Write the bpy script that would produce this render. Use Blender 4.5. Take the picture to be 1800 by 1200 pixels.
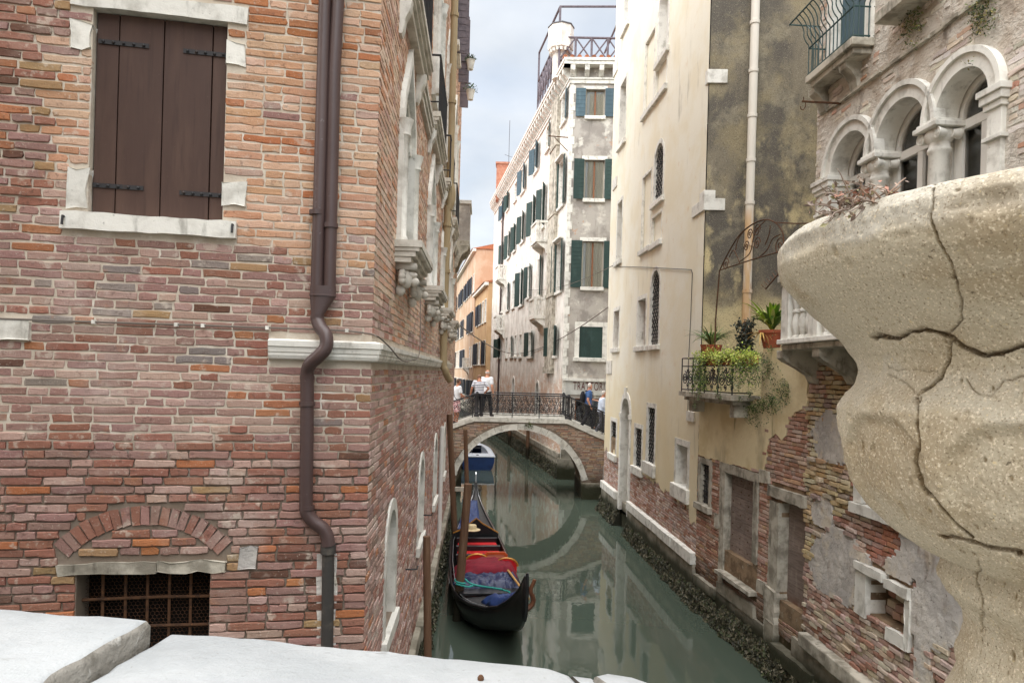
import bpy, math, random
import numpy as np
from mathutils import Vector, Matrix, noise as mnoise
from mathutils.geometry import tessellate_polygon

for o in list(bpy.data.objects):
    bpy.data.objects.remove(o)
sc = bpy.context.scene
COL = sc.collection
rnd = random.Random(11)

# ------------------------------------------------------------------ camera
EYE = 4.6                       # metres above the canal water
ROLL = math.radians(1.6)
CR, SR = math.cos(ROLL), math.sin(ROLL)
cam_d = bpy.data.cameras.new('camera')
cam = bpy.data.objects.new('camera', cam_d)
COL.objects.link(cam)
cam_d.sensor_width = 36
cam_d.lens = 24
cam_d.shift_y = 54 / 1800
cam_d.clip_start = 0.02
cam_d.clip_end = 3000
rv, uv, bv = Vector((CR, 0, SR)), Vector((-SR, 0, CR)), Vector((0, -1, 0))
cam.matrix_world = Matrix(((rv.x, uv.x, bv.x, 0), (rv.y, uv.y, bv.y, 0), (rv.z, uv.z, bv.z, EYE), (0, 0, 0, 1)))
sc.camera = cam

# ------------------------------------------------------------------ sky, sun, exposure
SUN_EL, SUN_AZ = math.radians(68), math.radians(235)    # azimuth clockwise from +Y (towards the sun)
w = bpy.data.worlds.new('World')
sc.world = w
w.use_nodes = True
nt = w.node_tree
nt.nodes.clear()
def wn(t, **k):
    n = nt.nodes.new(t)
    for a, b in k.items():
        setattr(n, a, b)
    return n
out = wn('ShaderNodeOutputWorld')
bg = wn('ShaderNodeBackground')
bg.inputs['Strength'].default_value = 0.10
sky = wn('ShaderNodeTexSky', sky_type='NISHITA', sun_disc=False)
sky.sun_elevation = SUN_EL
sky.sun_rotation = SUN_AZ
sky.dust_density = 2.5
sky.air_density = 1.2
tc = wn('ShaderNodeTexCoord')
sep = wn('ShaderNodeSeparateXYZ')
nt.links.new(tc.outputs['Generated'], sep.inputs[0])
zz = wn('ShaderNodeMath', operation='MAXIMUM')
zz.inputs[1].default_value = 0.0
nt.links.new(sep.outputs[2], zz.inputs[0])
za = wn('ShaderNodeMath', operation='ADD')
za.inputs[1].default_value = 0.25
nt.links.new(zz.outputs[0], za.inputs[0])
comb = wn('ShaderNodeCombineXYZ')
for i in range(2):
    dv = wn('ShaderNodeMath', operation='DIVIDE')
    nt.links.new(sep.outputs[i], dv.inputs[0])
    nt.links.new(za.outputs[0], dv.inputs[1])
    nt.links.new(dv.outputs[0], comb.inputs[i])
n1 = wn('ShaderNodeTexNoise')
n1.inputs['Scale'].default_value = 1.55
n1.inputs['Detail'].default_value = 7
n1.inputs['Roughness'].default_value = 0.52
n1.inputs['Distortion'].default_value = 0.25
nt.links.new(comb.outputs[0], n1.inputs['Vector'])
cr = wn('ShaderNodeValToRGB')
cr.color_ramp.elements[0].position = 0.34
cr.color_ramp.elements[0].color = (0.58, 0.58, 0.58, 1)
cr.color_ramp.elements[1].position = 0.60
cr.color_ramp.elements[1].color = (0.97, 0.97, 0.97, 1)
nt.links.new(n1.outputs['Fac'], cr.inputs[0])
n2 = wn('ShaderNodeTexNoise')
n2.inputs['Scale'].default_value = 3.1
n2.inputs['Detail'].default_value = 6
nt.links.new(comb.outputs[0], n2.inputs['Vector'])
cc = wn('ShaderNodeMix', data_type='RGBA')
cc.inputs[6].default_value = (2.5, 2.75, 3.05, 1)
cc.inputs[7].default_value = (5.2, 5.3, 5.4, 1)
nt.links.new(n2.outputs['Fac'], cc.inputs[0])
mx = wn('ShaderNodeMix', data_type='RGBA')
nt.links.new(cr.outputs[0], mx.inputs[0])
nt.links.new(sky.outputs[0], mx.inputs[6])
nt.links.new(cc.outputs[2], mx.inputs[7])
nt.links.new(mx.outputs[2], bg.inputs['Color'])
nt.links.new(bg.outputs[0], out.inputs[0])

sl = bpy.data.lights.new('sun', 'SUN')
sl.energy = 4.3
sl.angle = math.radians(110)
sl.color = (1.0, 0.992, 0.975)
so = bpy.data.objects.new('sun', sl)
COL.objects.link(so)
sd = Vector((math.sin(SUN_AZ) * math.cos(SUN_EL), math.cos(SUN_AZ) * math.cos(SUN_EL), math.sin(SUN_EL)))
so.rotation_euler = sd.to_track_quat('Z', 'Y').to_euler()
so.location = (0, 0, 60)
sc.cycles.max_bounces = 14
sc.cycles.diffuse_bounces = 9
vs = sc.view_settings
vs.view_transform = 'Standard'
vs.look = 'None'
vs.gamma = 1
vs.use_curve_mapping = False
vs.exposure = 1.2

# ------------------------------------------------------------------ pixel <-> place
def ray(x, y):
    a, b = (x - 900) / 1200, (654 - y) / 1200
    return a * CR - b * SR, 1.0, a * SR + b * CR
def at_z(x, y, z):
    d = ray(x, y)
    t = (z - EYE) / d[2]
    return (d[0] * t, t, z)
def at_y(x, y, Y):
    d = ray(x, y)
    return (d[0] * Y, Y, EYE + d[2] * Y)
def proj(p):
    X, Z = p[0] / p[1], (p[2] - EYE) / p[1]
    return 900 + 1200 * (X * CR + Z * SR), 654 - 1200 * (-X * SR + Z * CR)
class Fr:
    """a vertical wall plane: u along it, z up, w out of it"""
    def __init__(s, O, U, left):
        l = math.hypot(*U)
        s.U = (U[0] / l, U[1] / l)
        s.O = O
        s.N = (-s.U[1], s.U[0]) if left else (s.U[1], -s.U[0])
    def P(s, u, z, w=0.0):
        return (s.O[0] + u * s.U[0] + w * s.N[0], s.O[1] + u * s.U[1] + w * s.N[1], z)
    def px(s, x, y, w=0.0):
        d = ray(x, y)
        t = (s.O[0] * s.N[0] + s.O[1] * s.N[1] + w) / (d[0] * s.N[0] + d[1] * s.N[1])
        return ((d[0] * t - s.O[0]) * s.U[0] + (t - s.O[1]) * s.U[1], EYE + d[2] * t)
    def rect(s, x0, y0, x1, y1, w=0.0):
        cx, cy = (x0 + x1) / 2, (y0 + y1) / 2
        a, b = s.px(x0, cy, w)[0], s.px(x1, cy, w)[0]
        return (min(a, b), max(a, b), s.px(cx, y1, w)[1], s.px(cx, y0, w)[1])
    def at(s, u, w, ang):
        """a new frame hinged at u, turned by ang (radians) from +u towards +w"""
        p = s.P(u, 0, w)
        d = (s.U[0] * math.cos(ang) + s.N[0] * math.sin(ang), s.U[1] * math.cos(ang) + s.N[1] * math.sin(ang))
        f = Fr((p[0], p[1]), d, True)
        return f

C0 = at_y(652, 650, 5.2)[:2]
A1 = math.radians(10.6)
LF = Fr(C0, (math.cos(A1), math.sin(A1)), False)      # brick house, front
LS = Fr(C0, (-.0458, 1), False)                       # brick house, canal side
T0 = (3.88, 14.0)
TW = Fr(T0, (-.0667, 1), True)                        # yellow house, canal side
TG = Fr(T0, (1, -.06), False)                         # yellow house, end wall
LW = Fr(T0, (.125, -1), False)                        # terrace wall
R0 = (4.38, 10.02)
RB = Fr(R0, (.0625, -1), False)                       # old house with arches
W0 = (2.23, 29.8)
WF = Fr(W0, (1, -.04), False)                         # white house, street side
WC = Fr(W0, (-.158, 1), True)                         # white house, canal side

# ------------------------------------------------------------------ mesh building
def worldloc(o):
    v = Vector((0, 0, 0))
    while o is not None:
        v += o.location
        o = o.parent
    return v
class MB:
    def __init__(s):
        s.v, s.f, s.c, s.uc = [], [], [], False
    def add(s, vs_, fs, col=None):
        n = len(s.v)
        s.v.extend(vs_)
        s.f.extend([tuple(i + n for i in f) for f in fs])
        if col is not None:
            s.uc = True
            s.c.extend([col] * len(vs_))
        else:
            s.c.extend([(.5, .5, .5)] * len(vs_))
        return s
    BF = [(0, 3, 2, 1), (4, 5, 6, 7), (0, 1, 5, 4), (1, 2, 6, 5), (2, 3, 7, 6), (3, 0, 4, 7)]
    def hexa(s, p, col=None):
        return s.add(p, s.BF, col)
    def box(s, x0, x1, y0, y1, z0, z1, col=None):
        return s.hexa([(x0, y0, z0), (x1, y0, z0), (x1, y1, z0), (x0, y1, z0), (x0, y0, z1), (x1, y0, z1), (x1, y1, z1), (x0, y1, z1)], col)
    def obox(s, fr, u0, u1, z0, z1, w0, w1, col=None, j=0.0):
        q = [(u0, w1, z0), (u1, w1, z0), (u1, w0, z0), (u0, w0, z0), (u0, w1, z1), (u1, w1, z1), (u1, w0, z1), (u0, w0, z1)]
        if j:
            q = [(a + rnd.uniform(-j, j), b + rnd.uniform(-j, j) * .5, c_ + rnd.uniform(-j, j)) for a, b, c_ in q]
        p = [fr.P(a, c_, b) for a, b, c_ in q]
        return s.hexa(p, col)
    def prism(s, fr, poly, w0, w1, col=None):
        """poly of (u,z) drawn at w1 (outer) and w0, closed"""
        n = len(poly)
        vs_ = [fr.P(u, z, w1) for u, z in poly] + [fr.P(u, z, w0) for u, z in poly]
        tr = tessellate_polygon([[Vector((u, z, 0)) for u, z in poly]])
        fs = [tuple(t) for t in tr] + [tuple(n + i for i in reversed(t)) for t in tr]
        fs += [(i, (i + 1) % n, n + (i + 1) % n, n + i) for i in range(n)]
        return s.add(vs_, fs, col)
    def sheet(s, fr, outer, holes, w, depth=0.0, col=None):
        """a wall face with holes, each hole with reveals of the given depth"""
        loops = [[Vector((u, z, 0)) for u, z in outer]] + [[Vector((u, z, 0)) for u, z in h] for h in holes]
        flat = [p for l in loops for p in l]
        tr = tessellate_polygon(loops)
        s.add([fr.P(p.x, p.y, w) for p in flat], [tuple(t) for t in tr], col)
        if depth:
            for h in holes:
                n = len(h)
                s.add([fr.P(u, z, w) for u, z in h] + [fr.P(u, z, w - depth) for u, z in h],
                      [(i, (i + 1) % n, n + (i + 1) % n, n + i) for i in range(n)], col)
        return s
    def ring(s, fr, outer, inner, w0, w1, col=None):
        """a flat frame between two outlines with the same number of points"""
        n = len(outer)
        vs_ = [fr.P(u, z, w1) for u, z in outer] + [fr.P(u, z, w1) for u, z in inner] + [fr.P(u, z, w0) for u, z in outer] + [fr.P(u, z, w0) for u, z in inner]
        fs = []
        for i in range(n):
            k = (i + 1) % n
            fs += [(i, k, n + k, n + i), (i, 2 * n + i, 2 * n + k, k), (n + i, n + k, 3 * n + k, 3 * n + i), (2 * n + i, 3 * n + i, 3 * n + k, 2 * n + k)]
        return s.add(vs_, fs, col)
    def tube(s, pts, r, n=8, cap=True, col=None, closed=False):
        pts = [Vector(p) for p in pts]
        m = len(pts)
        rr = r if isinstance(r, (list, tuple)) else [r] * m
        vs_, fs = [], []
        ref = None
        for i, p in enumerate(pts):
            if closed:
                d = pts[(i + 1) % m] - pts[i - 1]
            else:
                d = pts[min(i + 1, m - 1)] - pts[max(i - 1, 0)]
            if d.length < 1e-9:
                d = Vector((0, 0, 1))
            d.normalize()
            if ref is None:
                ref = Vector((1, 0, 0)) if abs(d.x) < .8 else Vector((0, 0, 1))
            a = ref - d * ref.dot(d)
            if a.length < 1e-6:
                a = Vector((0, 1, 0)) - d * d.y
            a.normalize()
            ref = a
            b = d.cross(a)
            for k in range(n):
                t = 2 * math.pi * k / n
                vs_.append(tuple(p + a * (rr[i] * math.cos(t)) + b * (rr[i] * math.sin(t))))
        for i in range(m if closed else m - 1):
            j = (i + 1) % m
            for k in range(n):
                l = (k + 1) % n
                fs.append((i * n + k, i * n + l, j * n + l, j * n + k))
        if cap and not closed:
            fs.append(tuple(reversed(range(n))))
            fs.append(tuple((m - 1) * n + k for k in range(n)))
        return s.add(vs_, fs, col)
    def lathe(s, prof, c, n=16, sx=1, sy=1, col=None):
        vs_, fs = [], []
        for r, z in prof:
            for k in range(n):
                t = 2 * math.pi * k / n
                vs_.append((c[0] + sx * r * math.cos(t), c[1] + sy * r * math.sin(t), c[2] + z))
        m = len(prof)
        for i in range(m - 1):
            for k in range(n):
                l = (k + 1) % n
                fs.append((i * n + k, i * n + l, (i + 1) * n + l, (i + 1) * n + k))
        fs.append(tuple(reversed(range(n))))
        fs.append(tuple((m - 1) * n + k for k in range(n)))
        return s.add(vs_, fs, col)
    def ball(s, c, r, n=10, m=7, col=None):
        r = r if isinstance(r, (list, tuple)) else (r, r, r)
        vs_, fs = [(c[0], c[1], c[2] - r[2])], []
        for i in range(1, m):
            a = math.pi * i / m
            for k in range(n):
                t = 2 * math.pi * k / n
                vs_.append((c[0] + r[0] * math.sin(a) * math.cos(t), c[1] + r[1] * math.sin(a) * math.sin(t), c[2] - r[2] * math.cos(a)))
        vs_.append((c[0], c[1], c[2] + r[2]))
        L = len(vs_) - 1
        for k in range(n):
            l = (k + 1) % n
            fs.append((0, 1 + l, 1 + k))
            fs.append((L, 1 + (m - 2) * n + k, 1 + (m - 2) * n + l))
        for i in range(m - 2):
            for k in range(n):
                l = (k + 1) % n
                fs.append((1 + i * n + k, 1 + i * n + l, 1 + (i + 1) * n + l, 1 + (i + 1) * n + k))
        return s.add(vs_, fs, col)
    def loft(s, rings, cap=True, col=None, closed=True):
        n = len(rings[0])
        vs_ = [tuple(p) for r in rings for p in r]
        fs = []
        for i in range(len(rings) - 1):
            for k in range(n if closed else n - 1):
                l = (k + 1) % n
                fs.append((i * n + k, i * n + l, (i + 1) * n + l, (i + 1) * n + k))
        if cap:
            fs.append(tuple(reversed(range(n))))
            fs.append(tuple((len(rings) - 1) * n + k for k in range(n)))
        return s.add(vs_, fs, col)
    def build(s, name, mat, parent=None, smooth=False, bevel=0, origin=None, kind=None):
        off = worldloc(parent) if parent is not None else Vector(origin or (0, 0, 0))
        a = np.array(s.v, dtype=np.float32).reshape(-1, 3) - np.array(off, dtype=np.float32)
        me = bpy.data.meshes.new(name)
        me.from_pydata(a.tolist(), [], s.f)
        if s.uc:
            at_ = me.color_attributes.new('Col', 'FLOAT_COLOR', 'POINT')
            c4 = np.ones((len(s.v), 4), dtype=np.float32)
            c4[:, :3] = s.c
            at_.data.foreach_set('color', c4.ravel())
        if smooth:
            me.polygons.foreach_set('use_smooth', [True] * len(me.polygons))
        me.materials.append(mat)
        o = bpy.data.objects.new(name, me)
        COL.objects.link(o)
        if parent is not None:
            o.parent = parent
        else:
            o.location = off
        if bevel:
            b = o.modifiers.new('bevel', 'BEVEL')
            b.width = bevel
            b.segments = 2
            b.limit_method = 'ANGLE'
            b.angle_limit = math.radians(40)
        if smooth and smooth != 'all':
            me.set_sharp_from_angle(angle=math.radians(45))
        if kind:
            o['kind'] = kind
        return o
def tag(o, label, cat, group=None):
    o['label'] = label
    o['category'] = cat
    if group:
        o['group'] = group
    return o
def thing(name, label, cat, loc, group=None):
    o = bpy.data.objects.new(name, None)
    o.empty_display_size = .2
    COL.objects.link(o)
    o.location = loc
    return tag(o, label, cat, group)
def rectp(u0, u1, z0, z1):
    return [(u0, z0), (u1, z0), (u1, z1), (u0, z1)]
def archp(u0, u1, z0, zs, n=12, point=0.0, rise=None):
    """outline of an opening with a round (or pointed) head springing at zs"""
    r, c = (u1 - u0) / 2, (u0 + u1) / 2
    h = rise or r
    p = [(u0, z0), (u1, z0)]
    for i in range(n + 1):
        t = math.pi * i / n
        k = math.sin(t)
        zz_ = h * k + point * max(0, 1 - abs(math.cos(t)) * 1.6) ** 1.5
        p.append((c + r * math.cos(t), zs + zz_))
    return p

# ------------------------------------------------------------------ materials
def S(r, g, b):
    f = lambda v: (v / 255 / 12.92) if v <= 10 else ((v / 255 + .055) / 1.055) ** 2.4
    return (f(r), f(g), f(b))
def mat(name, base, rough=.85, layers=(), bump=(), attr=False, spec=.3, metal=0.0, vary=0.0):
    """layers: dict(c colour, s scale or (sx,sy,sz), lo, hi, k amount, z=(from,to) fade, t 'noise'|'voro', d detail)"""
    m = bpy.data.materials.new(name)
    m.use_nodes = True
    t = m.node_tree
    b = t.nodes['Principled BSDF']
    N, Lk = t.nodes.new, t.links.new
    geo = N('ShaderNodeNewGeometry')
    pos = geo.outputs['Position']
    b.inputs['Roughness'].default_value = rough
    b.inputs['Specular IOR Level'].default_value = spec
    b.inputs['Metallic'].default_value = metal
    if attr:
        a = N('ShaderNodeVertexColor')
        a.layer_name = 'Col'
        cur = a.outputs[0]
    else:
        a = N('ShaderNodeRGB')
        a.outputs[0].default_value = (*base, 1)
        cur = a.outputs[0]
    def scaled(s_):
        v = N('ShaderNodeVectorMath')
        v.operation = 'MULTIPLY'
        Lk(pos, v.inputs[0])
        v.inputs[1].default_value = s_ if isinstance(s_, (tuple, list)) else (s_, s_, s_)
        return v.outputs[0]
    def tex(s_, kind='noise', d=4, rgh=.6):
        if kind == 'voro':
            n = N('ShaderNodeTexVoronoi')
            n.inputs['Scale'].default_value = 1
            Lk(scaled(s_), n.inputs['Vector'])
            return n.outputs['Distance']
        n = N('ShaderNodeTexNoise')
        n.inputs['Scale'].default_value = 1
        n.inputs['Detail'].default_value = d
        n.inputs['Roughness'].default_value = rgh
        Lk(scaled(s_), n.inputs['Vector'])
        return n.outputs['Fac']
    def mr(src, lo, hi, a0, a1):
        q = N('ShaderNodeMapRange')
        q.interpolation_type = 'SMOOTHSTEP'
        Lk(src, q.inputs[0])
        for i, v in enumerate((lo, hi, a0, a1)):
            q.inputs[i + 1].default_value = v
        return q.outputs[0]
    def mul(x, y):
        q = N('ShaderNodeMath')
        q.operation = 'MULTIPLY'
        Lk(x, q.inputs[0])
        Lk(y, q.inputs[1])
        return q.outputs[0]
    for l in layers:
        f = mr(tex(l['s'], l.get('t', 'noise'), l.get('d', 5), l.get('r', .6)), l.get('lo', .45), l.get('hi', .6), 0, l.get('k', 1))
        if 'z' in l:
            sp = N('ShaderNodeSeparateXYZ')
            Lk(pos, sp.inputs[0])
            nz = tex(l.get('zs', 1.3), 'noise', 4)
            ad = N('ShaderNodeMath')
            ad.operation = 'MULTIPLY_ADD'
            Lk(nz, ad.inputs[0])
            ad.inputs[1].default_value = l.get('zn', 1.0)
            Lk(sp.outputs[2], ad.inputs[2])
            f = mul(f, mr(ad.outputs[0], l['z'][0] + .5 * l.get('zn', 1.0), l['z'][1] + .5 * l.get('zn', 1.0), 0, 1))
        q = N('ShaderNodeMix')
        q.data_type = 'RGBA'
        q.blend_type = l.get('blend', 'MIX')
        Lk(f, q.inputs[0])
        Lk(cur, q.inputs[6])
        q.inputs[7].default_value = (*l['c'], 1)
        cur = q.outputs[2]
    if vary:
        oi = N('ShaderNodeObjectInfo')
        hs = N('ShaderNodeHueSaturation')
        Lk(cur, hs.inputs['Color'])
        Lk(mr(oi.outputs['Random'], 0, 1, 1 - vary, 1 + vary), hs.inputs['Value'])
        cur = hs.outputs[0]
    Lk(cur, b.inputs['Base Color'])
    prev = None
    for bs in bump:
        n = N('ShaderNodeBump')
        n.inputs['Strength'].default_value = bs[1]
        n.inputs['Distance'].default_value = bs[2]
        Lk(tex(bs[0], bs[3] if len(bs) > 3 else 'noise', 5), n.inputs['Height'])
        if prev is not None:
            Lk(prev, n.inputs['Normal'])
        prev = n.outputs[0]
    if prev is not None:
        Lk(prev, b.inputs['Normal'])
    return m
# palette ---------------------------------------------------------------------
STAIN = dict(c=S(96, 92, 84), s=(3.2, 3.2, .7), lo=.52, hi=.78, k=.55)
M_brick = mat('brick', None, .92, [
    dict(c=S(214, 198, 184), s=6.5, lo=.60, hi=.80, k=.40),
    dict(c=S(206, 192, 182), s=1.3, lo=.54, hi=.74, k=.35),
    dict(c=S(92, 78, 72), s=1.9, lo=.60, hi=.78, k=.40),
    dict(c=S(84, 64, 56), s=26, lo=.56, hi=.72, k=.55),
    dict(c=S(216, 206, 192), s=60, lo=.60, hi=.70, k=.35),
    dict(c=S(164, 116, 86), s=11, lo=.58, hi=.74, k=.4),
    dict(c=S(204, 193, 178), s=8.5, lo=.58, hi=.68, k=.5),
    dict(c=S(44, 48, 30), s=5, lo=.2, hi=.4, k=.85, z=(1.25, .45), zn=.6)],
    [(30, .4, .010), (85, .75, .006), (260, .6, .002)], attr=True, spec=.15)
M_mortar = mat('mortar', S(204, 194, 178), .95, [
    dict(c=S(178, 164, 148), s=3.0, lo=.42, hi=.62, k=.7),
    dict(c=S(222, 216, 206), s=9, lo=.52, hi=.7, k=.6),
    dict(c=S(92, 76, 64), s=1.1, lo=.15, hi=.35, k=.75, z=(4.2, 3.7), zn=.8)],
    [(60, .5, .006), (220, .4, .002)], spec=.1)
M_mortar_dark = mat('old_mortar', S(150, 128, 104), .95, [
    dict(c=S(96, 80, 64), s=4, lo=.4, hi=.6, k=.8),
    dict(c=S(186, 172, 150), s=8, lo=.55, hi=.7, k=.6),
    dict(c=S(46, 46, 30), s=5, lo=.2, hi=.4, k=.9, z=(1.2, .5), zn=.5)], [(40, .6, .012), (160, .4, .003)], spec=.1)
M_stone = mat('white_limestone', S(222, 220, 212), .7, [
    dict(c=S(168, 164, 154), s=5, lo=.45, hi=.7, k=.7),
    dict(c=S(112, 108, 98), s=(9, 9, 2.2), lo=.58, hi=.76, k=.55),
    dict(c=S(84, 80, 70), s=34, lo=.63, hi=.75, k=.5)],
    [(14, .3, .012), (70, .35, .004)], spec=.25, vary=.06)
M_stone_dim = mat('weathered_limestone', S(186, 180, 166), .85, [
    dict(c=S(118, 112, 100), s=4, lo=.40, hi=.64, k=.8),
    dict(c=S(62, 58, 48), s=(8, 8, 2), lo=.55, hi=.74, k=.7),
    dict(c=S(40, 44, 26), s=5, lo=.2, hi=.4, k=.9, z=(.95, .35), zn=.5)],
    [(16, .45, .015), (80, .4, .004)], spec=.2, vary=.08)
M_stone_mid = mat('aged_limestone', S(206, 201, 190), .8, [
    dict(c=S(164, 158, 146), s=5, lo=.42, hi=.66, k=.7),
    dict(c=S(112, 106, 96), s=(8, 8, 2), lo=.60, hi=.78, k=.5)], [(16, .4, .012), (80, .4, .004)], spec=.2, vary=.06)
M_parapet = mat('parapet_stone', S(168, 171, 172), .65, [
    dict(c=S(132, 137, 140), s=1.4, lo=.50, hi=.72, k=.5),
    dict(c=S(150, 154, 156), s=2.2, lo=.42, hi=.66, k=.8),
    dict(c=S(150, 152, 150), s=(14, 30, 14), lo=.60, hi=.72, k=.45),
    dict(c=S(122, 120, 112), s=60, lo=.64, hi=.74, k=.55),
    dict(c=S(104, 102, 96), s=(3, 9, 3), lo=.66, hi=.70, k=.5)],
    [(7, .5, .02), (30, .5, .007), (120, .45, .002), ((20, 90, 20), .25, .002)], spec=.3)
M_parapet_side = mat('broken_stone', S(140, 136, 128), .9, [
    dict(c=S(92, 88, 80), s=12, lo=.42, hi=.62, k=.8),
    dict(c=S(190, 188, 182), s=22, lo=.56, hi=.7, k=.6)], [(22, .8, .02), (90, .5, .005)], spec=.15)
M_yellow = mat('yellow_plaster', S(232, 228, 213), .9, [
    dict(c=S(224, 213, 184), s=.9, lo=.42, hi=.62, k=.5),
    dict(c=S(218, 200, 156), s=1.0, lo=.1, hi=.3, k=.6, z=(5.4, 2.9), zn=2.0),
    dict(c=S(176, 166, 142), s=(2.6, 2.6, .5), lo=.56, hi=.78, k=.35),
    dict(c=S(140, 132, 114), s=(2.2, 2.2, .5), lo=.62, hi=.78, k=.5),
    dict(c=S(206, 170, 128), s=3.2, lo=.62, hi=.74, k=.3),
    dict(c=S(110, 100, 84), s=18, lo=.68, hi=.76, k=.4)],
    [(2.2, .3, .03), (28, .2, .006), (150, .3, .002)], spec=.15)
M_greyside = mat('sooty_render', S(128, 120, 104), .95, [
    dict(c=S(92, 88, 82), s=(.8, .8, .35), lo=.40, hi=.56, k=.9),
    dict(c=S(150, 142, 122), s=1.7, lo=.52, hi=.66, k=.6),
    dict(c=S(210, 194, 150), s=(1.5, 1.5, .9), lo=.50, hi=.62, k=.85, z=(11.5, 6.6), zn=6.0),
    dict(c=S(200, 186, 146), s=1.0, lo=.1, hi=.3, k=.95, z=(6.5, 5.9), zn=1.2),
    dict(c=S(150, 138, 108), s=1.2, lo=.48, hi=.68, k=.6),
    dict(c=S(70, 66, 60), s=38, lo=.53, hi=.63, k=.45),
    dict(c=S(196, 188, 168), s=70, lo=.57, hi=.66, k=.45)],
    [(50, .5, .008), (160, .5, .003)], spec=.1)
M_whiteplaster = mat('flaking_white_plaster', S(226, 222, 214), .92, [
    dict(c=S(196, 190, 180), s=1.4, lo=.42, hi=.6, k=.7),
    dict(c=S(150, 142, 132), s=(3, 3, .5), lo=.54, hi=.72, k=.6),
    dict(c=S(198, 164, 138), s=(1.6, 1.6, 2.4), lo=.40, hi=.56, k=.8, z=(5.2, 3.4), zn=1.8),
    dict(c=S(170, 122, 96), s=(7, 7, 14), lo=.50, hi=.60, k=.6, z=(5.0, 3.2), zn=1.8),
    dict(c=S(186, 150, 124), s=3.1, lo=.62, hi=.66, k=.6),
    dict(c=S(90, 82, 74), s=14, lo=.64, hi=.72, k=.6),
    dict(c=S(60, 62, 44), s=3, lo=.2, hi=.4, k=.9, z=(1.2, .5), zn=.5)],
    [(3, .4, .03), (22, .4, .012), (90, .3, .003)], spec=.12)
M_greyplaster = mat('flaking_grey_plaster', S(176, 170, 162), .92, [
    dict(c=S(138, 132, 126), s=1.2, lo=.42, hi=.6, k=.8),
    dict(c=S(214, 210, 200), s=1.9, lo=.54, hi=.66, k=.75),
    dict(c=S(112, 106, 100), s=(4, 4, .6), lo=.56, hi=.74, k=.6),
    dict(c=S(182, 148, 124), s=2.6, lo=.65, hi=.68, k=.7),
    dict(c=S(84, 76, 70), s=12, lo=.64, hi=.72, k=.6)],
    [(3, .5, .03), (20, .45, .012), (90, .3, .003)], spec=.12)
M_pale = mat('painted_fascia', S(196, 196, 190), .85, [dict(c=S(160, 160, 154), s=3, lo=.45, hi=.7, k=.6)], [(40, .2, .003)])
M_orange = mat('orange_plaster', S(184, 154, 128), .92, [
    dict(c=S(198, 178, 156), s=.5, lo=.42, hi=.62, k=.8),
    dict(c=S(170, 116, 78), s=(2.5, 2.5, .4), lo=.55, hi=.74, k=.5),
    dict(c=S(150, 150, 144), s=1.5, lo=.3, hi=.5, k=.85, z=(4.2, 2.6), zn=2)], [(12, .25, .01)], spec=.1)
M_ochre = mat('ochre_plaster', S(196, 166, 128), .92, [
    dict(c=S(182, 148, 112), s=.7, lo=.42, hi=.62, k=.7),
    dict(c=S(156, 120, 84), s=(2.5, 2.5, .4), lo=.56, hi=.74, k=.5),
    dict(c=S(150, 146, 140), s=1.5, lo=.3, hi=.5, k=.8, z=(4.0, 2.4), zn=2)], [(12, .25, .01)], spec=.1)
M_terra = mat('terracotta_plaster', S(192, 146, 114), .92, [dict(c=S(172, 128, 100), s=.7, lo=.42, hi=.62, k=.7)], [(12, .25, .01)], spec=.1)
M_ruin = mat('crumbling_plaster', S(202, 197, 190), .95, [
    dict(c=S(172, 168, 164), s=1.6, lo=.40, hi=.58, k=.85),
    dict(c=S(206, 196, 178), s=3.1, lo=.52, hi=.66, k=.8),
    dict(c=S(120, 104, 90), s=(5, 5, 1.5), lo=.56, hi=.72, k=.6),
    dict(c=S(74, 66, 58), s=24, lo=.60, hi=.70, k=.6)],
    [(7, .7, .03), (34, .7, .012), (150, .5, .003)], spec=.12)
M_ruin_up = mat('eroded_render', S(204, 197, 186), .95, [
    dict(c=S(180, 166, 150), s=2.2, lo=.42, hi=.6, k=.8),
    dict(c=S(184, 146, 124), s=(4, 4, 5), lo=.62, hi=.72, k=.5),
    dict(c=S(96, 84, 74), s=(2.4, 2.4, 1.1), lo=.56, hi=.70, k=.75),
    dict(c=S(70, 62, 54), s=26, lo=.62, hi=.70, k=.6)],
    [((7, 7, 14), .9, .05), (30, .8, .02), (130, .5, .004)], spec=.12)
M_shutter = mat('brown_paint', S(72, 53, 46), .62, [dict(c=S(88, 67, 57), s=(5, 5, 1), lo=.4, hi=.7, k=.7), dict(c=S(58, 42, 37), s=(26, 26, 1.5), lo=.52, hi=.68, k=.5), dict(c=S(120, 104, 94), s=70, lo=.68, hi=.74, k=.5)], [((60, 60, 5), .3, .003), (260, .2, .001)], spec=.3)
M_green = mat('green_shutter', S(40, 62, 58), .6, [dict(c=S(64, 86, 82), s=(6, 6, 2), lo=.5, hi=.72, k=.5)], [((40, 40, 8), .2, .003)], spec=.35, vary=.18)
M_bluegreen = mat('blue_shutter', S(66, 88, 98), .6, [dict(c=S(96, 118, 128), s=(6, 6, 2), lo=.5, hi=.72, k=.5)], [((40, 40, 8), .2, .003)], spec=.35, vary=.12)
M_darkshut = mat('dark_shutter', S(46, 50, 58), .65, [dict(c=S(70, 74, 80), s=5, lo=.5, hi=.7, k=.4)], [], vary=.2)
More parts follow.
